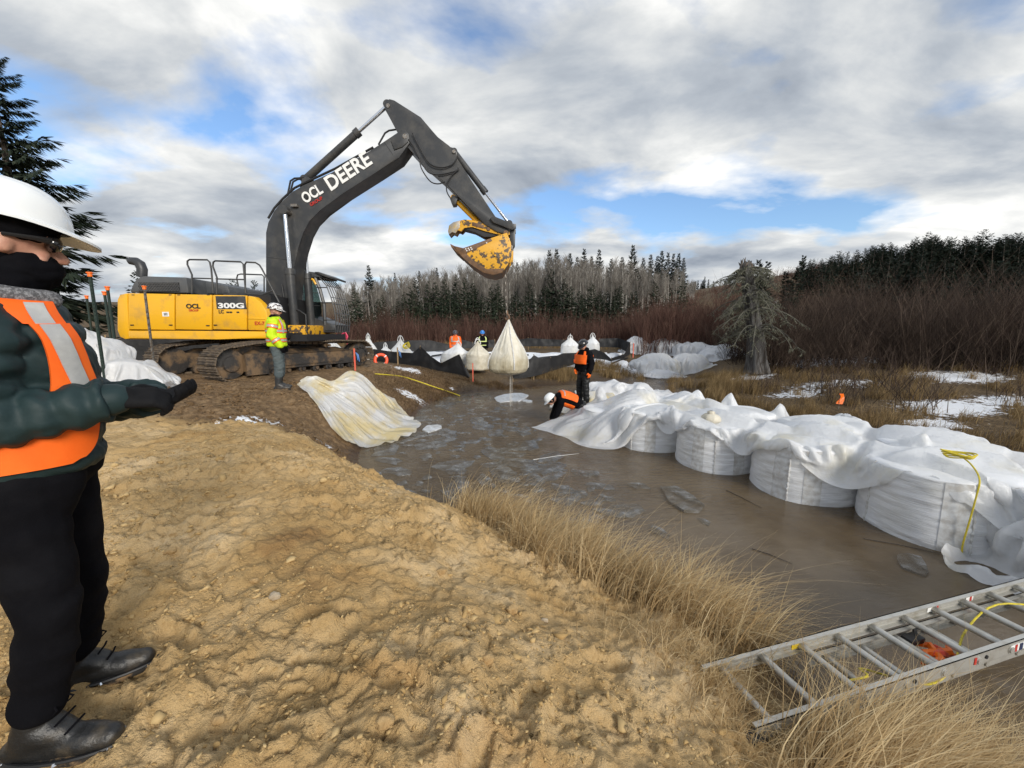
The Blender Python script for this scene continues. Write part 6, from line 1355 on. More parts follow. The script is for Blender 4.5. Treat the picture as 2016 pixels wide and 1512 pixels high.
mb = MB(); e = (Vector(J['wrR']) - Vector(J['elR'])).normalized(); 
for L in 'LR': w = Vector(J['elR' if L == 'R' else 'elL']).lerp(Vector(J['wr' + L]), .93); d = (w - Vector(J['el' + L])).normalized(); m2 = MB(); cap(m2, w - d * .02, w + d * .015, .053, .050); A.put('cuff', m2, M_TEAL, 2, .008, None, jk)
# vest: body, armholes left open, open front
def vest_edge(v):
    t = .42 + 3.75 * v; fr = .75 - .28 * v; return t, fr, 2 * math.pi - fr
vest_lo = A.patch('vest', M_ORG, lambda v: (.35 + 1.45 * v, .62 + .5 * (1 - v) ** 4, 2 * math.pi - .62 - .5 * (1 - v) ** 4), .030, .008, 60)
for sgn in (-1, 1):
    A.patch('vest_panel', M_ORG, lambda v: (1.78 + 2.85 * v, sgn * (.62 + .16 * v), sgn * (1.35 + .45 * v - .30 * math.sin(v * math.pi))), .030, .008, 16, vest_lo)
    A.patch('reflective_stripe', M_REF, lambda v: (1.85 + 2.7 * v, sgn * (.80 + .22 * v), sgn * (1.05 + .28 * v)), .039, .003, 8, vest_lo)
A.patch('vest_back', M_ORG, lambda v: (1.78 + 2.85 * v, 2.0, 2 * math.pi - 2.0), .030, .008, 30, vest_lo)
A.patch('reflective_stripe', M_REF, lambda v: (.86 + .30 * v, .8, 2 * math.pi - .8), .039, .003, 50, vest_lo) if False else None
A.boots(M_BOOT, .20, .050)
for L in 'LR':
    m2 = MB(); an = Vector(J['an' + L]); d = Vector(J['to' + L]) - an; d.z = 0; d.normalize(); s_ = Vector((-d.y, d.x, 0)); p0 = an + d * .052 + Vector((0, 0, .035))
    for k in range(5): q = p0 + d * (.055 - .022 * k) + Vector((0, 0, -.022 + .034 * k)); m2.tube([q - s_ * .035, q + d * .008 + Vector((0, 0, .008)), q + s_ * .035], .0035, 5)
    q = p0 - d * .02 + Vector((0, 0, .06))
    for sg in (-1, 1): m2.tube([q, q + d * .02 + s_ * sg * .012 + Vector((0, 0, .02)), q + d * .045 + s_ * sg * .02 + Vector((0, 0, .018)), q + d * .06 + s_ * sg * .028 + Vector((0, 0, .0)), q + d * .045 + s_ * sg * .026 + Vector((0, 0, -.016)), q + d * .01], .003, 5)
    A.raw('laces', m2, M_BLKC)
    m2 = MB(); pts = [an + d * (.075 + .17 * math.cos(a)) + s_ * .056 * math.sin(a) + Vector((0, 0, -.062)) for a in [2 * math.pi * k / 24 for k in range(25)]]; m2.tube(pts, .006, 6, cap=False); A.raw('ice_cleat', m2, M_BLK)
    m2 = MB()
    for a in (.6, 1.5, 2.6, -.6, -1.5, -2.6): m2.lathe([(.004, -.008), (.008, 0), (.004, .008)], an + d * (.075 + .172 * math.cos(a)) + s_ * .058 * math.sin(a) + Vector((0, 0, -.066)), (0, 0, 1), 8)
    A.raw('cleat_stud', m2, M_CHR)
for L in 'LR': A.glove(L, m_cloth('black_glove', (.006, .006, .007), (.014, .014, .015), .8, 120, .4, spec=.15) if L == 'L' else bpy.data.materials['black_glove'], 1.22)
H = lambda p: A.hc + A.hr @ Vector(p)
m2 = MB(); ell(m2, H((-.008, 0, .06)), (.113, .092, .085), A.hr); ell(m2, H((-.045, 0, -.01)), (.075, .090, .09), A.hr); cap(m2, H((-.05, 0, -.05)), H((-.05, 0, -.09)), .08, .08); A.put('balaclava', m2, M_BLKC, 3, .008, (.003, 20, 4))
m2 = MB(); ell(m2, H((.030, 0, -.066)), (.086, .076, .062), A.hr); ell(m2, H((-.02, 0, -.115)), (.10, .092, .07), A.hr); cap(m2, H((-.02, 0, -.12)), H((-.03, 0, -.17)), .088, .10); A.put('neck_gaiter', m2, M_BLKC, 3, .008, (.006, 14, 5, (1, 1, 2.5)))
m2 = MB()
for k in range(14): a = 2 * math.pi * k / 14; p = Vector(J['neck']) + Vector((.005 + .115 * math.cos(a), .125 * math.sin(a), .02 + .025 * math.cos(a) * -1)); q = Vector(J['neck']) + Vector((.005 + .115 * math.cos(a + .45), .125 * math.sin(a + .45), .02 + .025 * math.cos(a + .45) * -1)); cap(m2, p, q, .030, .030) if (p - Vector(J['neck'])).dot(_fd) < .035 else None
A.put('fleece_collar', m2, pm('grey_fleece', (.10, .10, .105), .95, col2=(.28, .28, .29), ns=120, lo=.45, hi=.6, bump=.8, bs=160), 3, .010)
for sg in (-1, 1):
    m2 = MB(); ell(m2, H((.088, sg * .040, .018)), (.020, .040, .027), A.hr); g_ = A.raw('lens', m2, M_LENS); m2 = MB(); m2.tube([H((.085, sg * .065, .022)), H((.05, sg * .086, .020)), H((-.01, sg * .090, .015))], [.012, .007, .005], 6); A.raw('temple', m2, M_BLK, g_)
A.helmet(M_HATW, 1.04)
# ---- worker in the lime jacket by the track
J = stand(); J.update(look=(1, -.1, -.12), elR=(-.05, -.25, 1.16), wrR=(.10, -.25, .93), wrL=(.12, .2, .95), hdR=((.35, .1, -1), (0, 1, 0), .45))
p = PY(553, 772, 8.2); zz = gh(p.x, p.y); B = Fig('worker in lime jacket and patterned hard hat standing before the track', (p.x, p.y, zz - .02), R(24), J, .016)
B.body(); B.trousers(M_JEAN, (.105, .085, .078), .55, wr=(.014, 8, 1, (1, 1, 2))); jk = B.jacket(M_YELV, (.092, .08, .066), .045, 0, (.014, 7, 2), cuff=.9)
B.boots(M_RUB, .30, .078)
for t in (.75, 1.9): B.patch('orange_band', M_ORG, lambda v, t=t: (t + .55 * v, 0, 2 * math.pi), .058, .004, 40, jk); B.patch('reflective_stripe', M_REF, lambda v, t=t: (t + .14 + .27 * v, 0, 2 * math.pi), .064, .003, 40, jk)
for sg in (-1, 1): B.patch('orange_band', M_ORG, lambda v: (1.9 + 2.3 * v, sg * .55, sg * .95), .056, .004, 8, jk); B.patch('reflective_stripe', M_REF, lambda v: (1.9 + 2.3 * v, sg * .66, sg * .84), .061, .003, 6, jk)
for L in 'LR':
    for f0 in (.35, .80):
        a = Vector(J['sh' + L]); b_ = Vector(J['el' + L]); c0 = a.lerp(b_, f0) if f0 < .7 else b_.lerp(Vector(J['wr' + L]), .45); d = (b_ - a).normalized() if f0 < .7 else (Vector(J['wr' + L]) - b_).normalized()
        m2 = MB(); m2.tube([c0 - d * .04, c0 + d * .04], .104 - .02 * (f0 > .7), 20); o_ = B.raw('orange_band', m2, M_ORG, jk); m2 = MB(); m2.tube([c0 - d * .02, c0 + d * .02], .108 - .02 * (f0 > .7), 20); B.raw('reflective_stripe', m2, M_REF, jk)
    B.glove(L, M_BLKC, 1.3)
m2 = MB(); cap(m2, (-.03, -.06, 1.52), (-.03, .06, 1.52), .075, .075); cap(m2, (.03, -.04, 1.51), (.03, .04, 1.51), .06, .06); B.put('hood', m2, M_BLKC, 3)
H = lambda p: B.hc + B.hr @ Vector(p)
m2 = MB(); ell(m2, H((.02, 0, -.07)), (.078, .066, .055), B.hr); B.put('beard', m2, pm('brown_beard', (.06, .035, .02), .9), 2)
m2 = MB(); m2.tube([H((.06, -.07, .02)), H((.1, -.035, .015)), H((.108, 0, .018)), H((.1, .035, .015)), H((.06, .07, .02))], [.01, .02, .012, .02, .01], 8); B.raw('glasses', m2, M_LENS)
B.helmet(M_HATC, 1.06)
# ---- worker in the orange buoyancy vest
J = stand(); J.update(head=(.045, 0, 1.645), look=(.9, .25, -.55), elL=(-.05, .28, 1.16), wrL=(.02, .30, .92), elR=(.02, -.25, 1.17), wrR=(.15, -.16, 1.0), anL=(-.02, .13, .09), anR=(.02, -.15, .09), knL=(.02, .12, .50), knR=(.05, -.13, .50))
p = PY(1148, 800, 10.8); Cc = Fig('worker in black waders and orange buoyancy vest standing over the sheet', (p.x, p.y, .26), R(205), J, .016)
Cc.body(); Cc.trousers(M_BLKW, (.115, .092, .085), .1, wr=(.014, 7, 1, (1, 1, 2))); Cc.jacket(M_BLKC, (.09, .078, .06), .03, 0, (.012, 8, 2)); Cc.boots(M_RUB, .2, .07)
pf = Cc.patch('buoyancy_vest', M_ORG, lambda v: (1.55 + 1.5 * v, -1.15, 1.15), .055, .05, 24)
Cc.patch('buoyancy_vest_back', M_ORG, lambda v: (2.0 + 1.2 * v, 2.2, 2 * math.pi - 2.2), .045, .04, 24, pf)
for sg in (-1, 1): Cc.patch('shoulder_strap', M_ORG, lambda v: (3.0 + 1.3 * v, sg * .65, sg * 1.0), .05, .02, 6, pf)
for sg in (-1, 1): Cc.patch('pocket', M_ORG, lambda v: (1.65 + .55 * v, sg * .25, sg * .95), .107, .02, 8, pf)
Cc.patch('belt', M_BLK, lambda v: (1.62 + .10 * v, 0, 2 * math.pi), .06, .005, 40, pf)
Cc.glove('L', M_ORG, 1.5); Cc.glove('R', M_ORG, 1.5); Cc.helmet(M_HATB, 1.06)
m2 = MB(); cap(m2, (-.03, -.06, 1.53), (-.03, .06, 1.53), .075, .075); Cc.put('hood', m2, M_BLKC, 3)
# ---- worker stooping over the water
ox, oy, oz = 1.66, 9.55, 0.0
def Ls(x, y, z): return (x - ox, y - oy, z - oz)
J = dict(torso=[(Ls(1.72, 9.6, .46), .12, .165), (Ls(1.60, 9.58, .52), .12, .165), (Ls(1.42, 9.55, .60), .13, .18), (Ls(1.26, 9.52, .65), .125, .20), (Ls(1.16, 9.51, .66), .085, .15), (Ls(1.10, 9.5, .655), .06, .07)], side=(0, -1, 0), head=Ls(.965, 9.47, .60), look=(-.75, -.1, -.66), neck=Ls(1.13, 9.5, .655),
    shL=Ls(1.22, 9.70, .61), shR=Ls(1.22, 9.32, .61), elL=Ls(1.12, 9.72, .34), elR=Ls(1.14, 9.30, .34), wrL=Ls(1.02, 9.62, .10), wrR=Ls(1.02, 9.36, .08), hipL=Ls(1.74, 9.70, .44), hipR=Ls(1.74, 9.50, .44), knL=Ls(1.60, 9.73, .10), knR=Ls(1.60, 9.47, .10), anL=Ls(2.0, 9.75, .08), anR=Ls(2.0, 9.46, .08), toL=Ls(2.12, 9.76, .0), toR=Ls(2.12, 9.45, .0),
    hdL=((-.2, 0, -1), (0, -1, 0), .4), hdR=((-.2, 0, -1), (0, 1, 0), .4))
D = Fig('worker in white hard hat and orange vest stooping over the water', (ox, oy, oz), 0, J, .016)
D.body(); D.trousers(M_BLKW, (.115, .092, .08), .0); D.jacket(M_BLKC, (.09, .078, .06), .025, 0, (.012, 8, 2)); 
pv = D.patch('buoyancy_vest', M_ORG, lambda v: (1.2 + 2.5 * v, 1.7, 2 * math.pi - 1.7), .035, .035, 30); D.patch('buoyancy_vest_front', M_ORG, lambda v: (1.2 + 2.0 * v, -1.2, 1.2), .035, .04, 24, pv)
D.patch('reflective_stripe', M_REF, lambda v: (3.1 + .22 * v, 2.0, 2 * math.pi - 2.0), .072, .003, 24, pv)
D.glove('L', M_ORG, 1.4); D.glove('R', M_ORG, 1.4); D.helmet(M_HATW, 1.08)
for L in 'LR': m2 = MB(); cap(m2, J['an' + L], J['to' + L], .055, .045); D.put('boot', m2, M_RUB, 3)
m2 = MB(); ell(m2, D.hc + D.hr @ Vector((-.01, 0, .0)), (.104, .086, .10), D.hr); D.put('hood', m2, M_BLKC, 2)
# ---- two workers beyond the bags
for (u, lab, jm, sm, hat, tm) in ((897, 'distant worker in orange coat and dark hard hat behind the white bag', M_ORG, M_REF, M_HATG, M_ORG), (950, 'distant worker in black jacket and blue hard hat beside the hanging bag', M_BLKC, pm('lime_stripe', (.6, .68, .25), .5), M_HATBL, M_BLKC)):
    p = PY(u, 700, 20.5); z0 = PY(u, 650, 20.5).z - 1.83; J = stand(); J.update(look=(1, 0, -.15)); E_ = Fig(lab, (p.x, p.y, z0), R(-90 + 8), J, .022)
    E_.body(); E_.trousers(tm); jk = E_.jacket(jm, (.092, .08, .066), .045, 0, (.012, 8, 2)); E_.boots(M_RUB, .2, .07)
    for t in (.8, 2.0): E_.patch('reflective_stripe', sm, lambda v, t=t: (t + .3 * v, 0, 2 * math.pi), .058, .004, 30, jk)
    for sg in (-1, 1): E_.patch('reflective_stripe', sm, lambda v: (2.0 + 2.3 * v, sg * .55, sg * .95), .058, .004, 8, jk)
    for L in 'LR': E_.glove(L, M_BLKC, 1.3)
    E_.helmet(hat, 1.05); m2 = MB(); cap(m2, (-.02, -.05, 1.52), (-.02, .05, 1.52), .075, .075); E_.put('hood', m2, jm, 2)
    zf = gh(p.x, p.y)
# ================================================================ fences, ladder, posts, ropes and small things
M_SILT = pm('black_silt_fabric', (.010, .010, .011), .6, col2=(.03, .028, .026), ns=3, lo=.5, hi=.8, bump=.4, bs=10, bd=.03)
M_WOOD = pm('lath_wood', (.36, .25, .13), .8, col2=(.22, .15, .08), ns=12); M_ORP = pm('orange_spray_paint', (.85, .10, .06), .6, col2=(.6, .2, .12), ns=14)
M_ROPE = pm('yellow_rope', (.72, .58, .02), .6, col2=(.5, .4, .05), ns=40, bump=.5, bs=150); M_PINK = pm('pink_ribbon', (.75, .06, .14), .5); M_BLUE = pm('blue_ribbon', (.03, .16, .45), .5)
M_SNOW = pm('snow_cover', (.82, .84, .87), .7, col2=(.70, .72, .75), ns=.8, bump=.4, bs=5, bd=.05)
M_ALU = pm('weathered_aluminium', (.52, .51, .47), .42, metal=.55, col2=(.34, .31, .25), ns=9, lo=.5, hi=.75, bump=.15, bs=60)
M_TPOST = pm('green_post_paint', (.018, .035, .028), .55, col2=(.10, .10, .085), ns=12, lo=.6, hi=.75); M_CAP = pm('orange_plastic_cap', (.9, .17, .012), .4)
def fence(label, pts, seed, fold=.07):
    """pts: (u, v_top, v_bottom, Y) of the fabric at each stake or sag"""
    A = np.array([tuple(PY(u, vt, Y)) for u, vt, vb, Y in pts]); Bm = np.array([tuple(PY(u, vb, Y)) for u, vt, vb, Y in pts])
    m0 = (A + Bm) / 2; T = thing('silt_fence', label, 'fence', tuple(Bm[0])); d = np.r_[0, np.cumsum(np.linalg.norm(np.diff(m0[:, :2], axis=0), axis=1))]; n = int(d[-1] / .08) + 8; s = np.linspace(0, d[-1], n); rows = 10
    it = lambda Q: np.stack([np.interp(s, d, Q[:, k]) for k in range(3)], 1)
    a, b = it(A), it(Bm); nx = np.gradient(m0[:, 0], d) if len(d) > 2 else np.full(len(d), (m0[-1, 0] - m0[0, 0]) / d[-1]); V = []
    for sgn in (0, 1):
        for r in range(rows):
            f = r / (rows - 1); p = a * (1 - f) + b * f; off = fold * (perlin(s * 1.6 + seed * 5, f * .8 + 0 * s, seed) + .5 * perlin(s * 4.2, f * 1.4 + 0 * s, seed + 1)) * (.35 + .65 * np.sin(np.pi * min(f + .15, 1)))
            q = p.copy(); q[:, 1] += off + sgn * .004; q[:, 0] += .5 * off; q[:, 2] -= .05 * np.abs(perlin(s * .9, 0 * s, seed + 2)) * (1 - f) if False else 0; V.append(q)
    V = np.concatenate(V); g = grid_faces(rows, n); mesh_np('fabric', V, np.concatenate([g, g[:, ::-1] + rows * n]), M_SILT, T)
    for i, (u, vt, vb, Y) in enumerate(pts):
        if i % 2 == 0 or len(pts) < 4: top = Vector(A[i]) + Vector((0, .03, .04)); bt = Vector(Bm[i]) + Vector((0, .03, -.25)); MB().tube([bt, top], .018, 4).build('stake', M_WOOD, T)
    return T
fence('black silt fence sagging in front of the peaked white bags', [(690, 690, 712, 18.4), (735, 687, 710, 18.0), (770, 692, 714, 17.7), (811, 695, 719, 17.2), (827, 682, 721, 17.0), (850, 703, 727, 16.8), (869, 715, 731, 16.6), (904, 697, 737, 16.2), (916, 722, 741, 16.1), (925, 740, 746, 16.0)], 1)
fence('black silt fence draped from the hanging bag to the black helmeted worker', [(1010, 738, 745, 16.4), (1030, 720, 744, 16.7), (1051, 699, 741, 17.0), (1066, 707, 737, 17.2), (1084, 705, 731, 17.5), (1108, 695.5, 724, 18.2), (1136, 694.5, 716, 19.2), (1171, 687, 706, 20.5), (1190, 694, 708, 21.0), (1204, 707, 712, 21.3)], 2)
fence('black silt fence at the far right corner of the snowy plot', [(1204, 705, 711, 21.4), (1229, 697, 705, 22.5), (1241, 674, 697, 24), (1217, 665.5, 684, 26), (1180, 667, 683, 26.2)], 3)
fence('black rear silt fence behind the hanging bag', [(990, 669, 683, 26.5), (1027, 668, 682, 26.5), (1040, 665.5, 682, 26.5), (1075, 667.5, 682, 26.4), (1110, 669, 682, 26.3), (1140, 672, 683, 26.2)], 4)
fence('black rear silt fence rising behind the two distant workers', [(886, 679, 690, 25), (911, 668.5, 686, 25.5), (930, 674, 686, 25.8), (945, 672, 685, 26), (974, 668.5, 684, 26.3)], 5)
fence('black rear silt fence behind the white bag with the rope coil', [(700, 688, 696, 23), (742, 673, 695, 23.5), (795, 670.5, 694, 24), (845, 669.5, 692, 24.4), (886, 678.5, 690, 25)], 6)
fence('black silt fence hanging behind the excavator tracks', [(228, 668, 720, 15.5), (262, 664, 724, 15.8), (330, 660, 722, 16.2), (420, 664, 716, 16.8), (505, 668, 710, 17.4), (560, 672, 706, 18)], 7)
fence('black silt fence low behind the milky sheet at left', [(130, 640, 700, 10.5), (165, 650, 700, 10.8), (205, 662, 705, 11.2), (236, 668, 712, 11.8)], 8)
# snow lying on the plot behind the fence
_sx = np.linspace(-7.5, 7.4, 150); _sy = np.linspace(19.4, 25.6, 64); _X, _Y = np.meshgrid(_sx, _sy); _Z = ground_h(_X, _Y, False) + .07 + .03 * fbm(_X * .8, _Y * .8, 3, 61)
_ed = np.minimum.reduce([_X - (-7.3 + .9 * perlin(_Y * .6, 0 * _Y, 62)), 7.2 - .25 * (25 - _Y) + .5 * perlin(_Y * .7, 0 * _Y, 63) - _X, _Y - (19.9 + .5 * perlin(_X * .7, 0 * _X, 64) + .5 * perlin(_X * 2.1, 0 * _X, 66)), 25.6 - _Y]); _hole = perlin(_X * .55, _Y * 1.1, 65) > .33
_Z = np.where((_ed < .0) | _hole, _Z - .25, _Z); sn = mesh_np('snow', np.stack([_X, _Y, _Z], -1).reshape(-1, 3), grid_faces(64, 150), M_SNOW); tag(sn, kind='structure')
for k, (a, b_) in enumerate((((1040, 697), (1108, 689)), ((1045, 703), (1100, 694)), ((985, 690), (1040, 685)), ((1205, 700), (1236, 690)), ((850, 697), (900, 690)))):
    p, q = PY(*a, 21.5 + k * .2), PY(*b_, 23 + k * .3); p.z = gh(p.x, p.y) + .12; q.z = gh(q.x, q.y) + .12
    tag(MB().tube([p, (p + q) / 2 + Vector((0, .1, .01)), q], .05, 8).build('black_pipe', M_BLK), ['long black pipe lying across the snow right of the hanging bag', 'near black pipe below the long pipe on the snow', 'black pipe on the snow right behind the hanging bag', 'black pipe in the right corner of the snowy plot', 'black pipe on the snow beside the orange coated worker'][k], 'pipe')
# ---- aluminium extension ladder
LA = Vector((1.088, 1.975, .36)); Ld = Vector((.9652, .2615, 0)).normalized(); Ln = Vector((.2615, -.9652, 0)).normalized(); Lz = Vector((0, 0, 1)); LR_ = Matrix((Ld, Ln, Lz)).transposed(); Lw = .37
LT = thing('extension_ladder', 'grey aluminium extension ladder lying from the bank out over the water', 'ladder', LA)
def lp(s, n, z): return LA + Ld * s + Ln * n + Lz * z
def rail(n, s0, s1, z, h, par, flip):
    b = MB(); L = s1 - s0
    b.box(tuple(lp((s0 + s1) / 2, n, z)), (L, .006, h), LR_)
    for zz in (-h / 2 + .003, h / 2 - .003): b.box(tuple(lp((s0 + s1) / 2, n + flip * .012, z + zz)), (L, .030, .006), LR_)
    for zz in (-h * .18, h * .18): b.box(tuple(lp((s0 + s1) / 2, n + flip * .0045, z + zz)), (L, .005, .006), LR_)
    return b.build('rail', M_ALU, par)
for (s0, s1, z, n0, n1, nm) in ((0, 4.35, 0, 0, Lw, 'fly_section'), (.78, 4.6, -.088, .034, Lw - .034, 'base_section')):
    g = bpy.data.objects.new(nm, None); link(g, LT); rl = rail(n0, s0, s1, z, .078, g, 1); r2 = rail(n1, s0, s1, z, .078, g, -1)
    k = 0; s = s0 + .13
    while s < s1 - .05:
        MB().tube([lp(s, n0 - .012, z - .004), lp(s, n1 + .012, z - .004)], .0205, 12).build('rung', M_ALU, g); 
        if nm == 'fly_section':
            for nn in (n0, n1): MB().lathe([(.029, -.006), (.029, .006)], lp(s, nn, z - .004), Ln, 14).build('rung_collar', M_ALU, g)
        s += .305
b = MB(); b.box(tuple(lp(-.02, Lw + .0, -.02)), (.14, .06, .05), LR_, .01); b.build('rubber_foot', M_BLK, LT)
cols = {'w': M_LET, 'r': M_LETR, 'd': pm('navy_print', (.02, .03, .08), .5), 'y': pm('yellow_sticker', (.7, .5, .02), .5)}
for (s, w, n, c) in ((1.62, .02, Lw + .005, 'r'), (2.02, .14, Lw + .005, 'w'), (2.0, .02, Lw + .0075, 'r'), (2.05, .03, Lw + .0075, 'd'), (2.2, .07, Lw + .005, 'd'), (2.30, .16, Lw + .005, 'w'), (2.34, .06, Lw + .0075, 'd'), (.70, .06, .0065, 'y'), (1.95, .10, .0065, 'w'), (1.97, .03, .0085, 'd'), (2.0, .015, .0085, 'r'), (2.35, .08, .0065, 'w'), (2.36, .02, .0085, 'r')):
    MB().box(tuple(lp(s, n, 0)), (w, .003, .045), LR_).build('sticker', cols[c], LT)
b = MB()
for s in (.5, 1.1, 1.72, 2.15, 2.5): b.lathe([(.012, 0), (.012, .006)], lp(s, Lw + .003, .005), Ln, 12)
b.build('rung_hole', M_BLK, LT)
def rope(label, pts, r=.009, name='yellow_rope', mat=M_ROPE):
    P_ = [Vector(p) for p in pts]; sm = []
    for i in range(len(P_) - 1):
        for t in (0, .2, .4, .6, .8):
            a, b_, c, d = P_[max(i - 1, 0)], P_[i], P_[i + 1], P_[min(i + 2, len(P_) - 1)]; sm.append(.5 * ((2 * b_) + (c - a) * t + (2 * a - 5 * b_ + 4 * c - d) * t * t + (3 * b_ - a - 3 * c + d) * t ** 3))
    sm.append(P_[-1]); return tag(MB().tube(sm, r, 7).build(name, mat), label, 'rope')
rope('thin yellow rope threaded loosely under the ladder rungs', [lp(.72, .25, -.02), lp(.85, .30, .03), lp(.98, .2, -.05), lp(1.25, .36, -.07), lp(1.6, .30, -.07), lp(2.0, .16, -.06), lp(2.4, .12, .022), lp(2.8, .24, .022), lp(3.4, .2, .022), lp(3.9, .3, -.05)], .006)
# orange strap lying under the ladder
tp = lp(1.62, .20, -.13); ST = thing('orange_strap', 'tangled orange strap with a black clip lying under the ladder', 'strap', tp)
for k, pts in enumerate(([(-.16, .05, .05), (-.05, -.02, .02), (.06, .04, .06), (.17, -.02, .03)], [(-.08, -.06, .0), (.02, .03, .05), (.10, .06, .02), (.12, -.06, .0)], [(-.14, .02, .0), (-.04, .06, .04), (.05, -.05, .03), (.0, -.12, .0)])):
    MB().tube([tp + Ld * a + Ln * b_ + Lz * c for a, b_, c in pts], [.016, .024, .022, .012], 6).build('strap_loop', M_ORP if k == 1 else M_CAP, ST)
MB().box(tuple(tp + Ld * -.02 - Ln * .10 + Lz * .05), (.13, .07, .04), LR_, .012).build('clip', M_BLK, ST); MB().tube([tp - Ln * .1 + Lz * .06, tp - Ln * .16 + Ld * .1 + Lz * .07, tp - Ln * .12 + Ld * .17 + Lz * .05], .013, 6).build('cord', M_BLK, ST)
# rope on the largest bag
c4 = row_pos(3, 0); fr = Vector((-c4.x, -c4.y, 0)).normalized(); sd = Vector((-fr.y, fr.x, 0)); rt = lambda a, h, ex=.0: c4 + fr * ((.655 + ex) * math.cos(a)) + sd * ((.655 + ex) * math.sin(a)) + Vector((0, 0, h))
rope('yellow rope hanging from a coil down the side of the largest bag', [rt(.36, .98, -.28), rt(.40, .93, -.12), rt(.38, .84, .05), rt(.36, .66, .075), rt(.34, .4, .07), rt(.32, .12, .06), rt(.35, .0, .07), rt(.42, -.02, .17)], .0075)
b = MB(); cc = rt(.30, .965, -.30)
for k in range(5): b.tube([cc + fr * ((.05 + .008 * k) * math.cos(t)) + sd * ((.09 + .010 * k) * math.sin(t)) + Vector((0, 0, .012 * k + .01 * math.sin(t * 2 + k))) for t in [2 * math.pi * q / 20 for q in range(21)]], .007, 6, cap=False)
tag(b.build('rope_coil', M_ROPE), 'coil of yellow rope on the sheet above the largest bag', 'rope')
for lab, pts in (('yellow rope lying down the slope below the life ring', [(738, 736), (765, 738), (790, 741), (815, 748), (850, 760), (880, 770), (905, 779)]),):
    P_ = []
    for u, v in pts:
        z = .7
        for _ in range(8): p = PZ(u, v, z); z = max(.02, .5 * z + .5 * (gh(p.x, p.y) + .03))
        P_.append(PZ(u, v, z))
    rope(lab, P_, .018)
p = PY(800, 681, 18.4); b = MB()
for k in range(4): b.tube([p + Vector((.17 * math.cos(t) * (1 - .1 * k), .1 * math.sin(t), .13 * math.sin(t + k * .3) + .02 * k)) for t in [2 * math.pi * q / 16 for q in range(17)]], .018, 5, cap=False)
tag(b.build('rope_coil', M_ROPE), 'small coil of yellow rope hung on the peaked white bag', 'rope')
# ---- steel posts with orange caps
for (u, vt, Y, vb, lab) in ((176, 536, 6.0, 700, 'tallest green steel post with an orange cap beside the person'), (170, 582, 8.6, 690, 'hidden green post with the lowest orange cap behind the tallest post'), (205, 574, 7.3, 690, 'thin green post with orange cap left of its taller twin'), (211, 564, 6.9, 690, 'green post with orange cap right of the tallest post'), (283.5, 563, 7.6, 715, 'lone grey steel post with orange cap before the excavator')):
    top = PY(u, vt, Y); g0 = gh(top.x, top.y) - .1; T = thing('steel_post', lab, 'post', (top.x, top.y, g0)); h = top.z - g0; mt = M_TPOST if u < 250 else M_STEEL
    b = MB(); b.box((top.x, top.y - .008, g0 + h / 2), (.036, .006, h)); b.box((top.x, top.y + .012, g0 + h / 2), (.006, .034, h)); b.build('post', mt, T)
    for k in range(int(h / .055)): MB().box((top.x + .004, top.y - .016, g0 + .1 + k * .055), (.016, .012, .014)).build('stud', mt, T) if k % 1 == 0 and u in (283.5, 176) else None
    MB().lathe([(.028, -.065), (.028, -.02), (.040, -.015), (.040, .0), (.03, .004)], (top.x, top.y, top.z), (0, 0, 1), 14).build('cap', M_CAP, T)
# ---- marker stakes
def lath(label, u, vt, vb, Y, mat, ribbon=None, w=.05):
    a, b_ = PY(u, vb, Y), PY(u, vt, Y); T = thing('marker_stake', label, 'stake', a); MB().box(tuple((a + b_) / 2 + Vector((0, 0, -.06))), (w, .012, (b_ - a).z + .12)).build('lath', mat, T)
    if ribbon:
        for k in range(2): MB().tube([b_ + Vector((.02, -.01, -.12)), b_ + Vector((.07 + .03 * k, -.02, -.2)), b_ + Vector((.08 + .05 * k, -.02, -.36 - .05 * k))], [.012, .022, .014], 5).build('ribbon', ribbon, T)
lath('red painted marker stake with a blue ribbon at the track end', 698.5, 686, 737, 12.0, M_ORP, M_BLUE); lath('bare yellowish marker stake right of the life ring', 783, 684, 722, 15.9, M_WOOD, M_BLUE); lath('orange painted stake standing at the edge of the black fence', 931, 715, 752, 15.6, M_ORP, None, .04); lath('small pink stake by the far fence corner', 1247, 676, 700, 23, M_ORP, None, .05)
a, b_ = PY(688, 682, 15), PY(680, 654, 15); T = thing('flagged_stake', 'thin leaning stake flying a pink ribbon beside the cab', 'stake', a); MB().tube([a - Vector((0, 0, .9)), b_], .012, 5).build('stake', M_PINK, T); MB().tube([b_, PY(675, 657, 15), PY(668, 661, 15), PY(660, 656, 15)], [.03, .03, .025, .01], 5).build('ribbon', M_PINK, T); MB().tube([b_, PY(684, 662, 15), PY(682, 670, 15)], [.03, .04, .02], 5).build('ribbon', M_PINK, T)
a = PY(1650, 812, 9.9); a.z = gh(a.x, a.y); T = thing('marker_flag', 'small orange flag in the grass of the right bank', 'flag', a); MB().tube([a, a + Vector((0, 0, .42))], .006, 5).build('wire', M_STEEL, T)
V = []
for i in range(6):
    for j in range(4): V.append(a + Vector((-.03 + .03 * math.sin(i) + j * .045, -.03 * math.sin(j * 1.3 + i), .42 - i * .055)))
mesh_np('flag', np.array([tuple(v) for v in V]), grid_faces(6, 4), M_CAP, T)
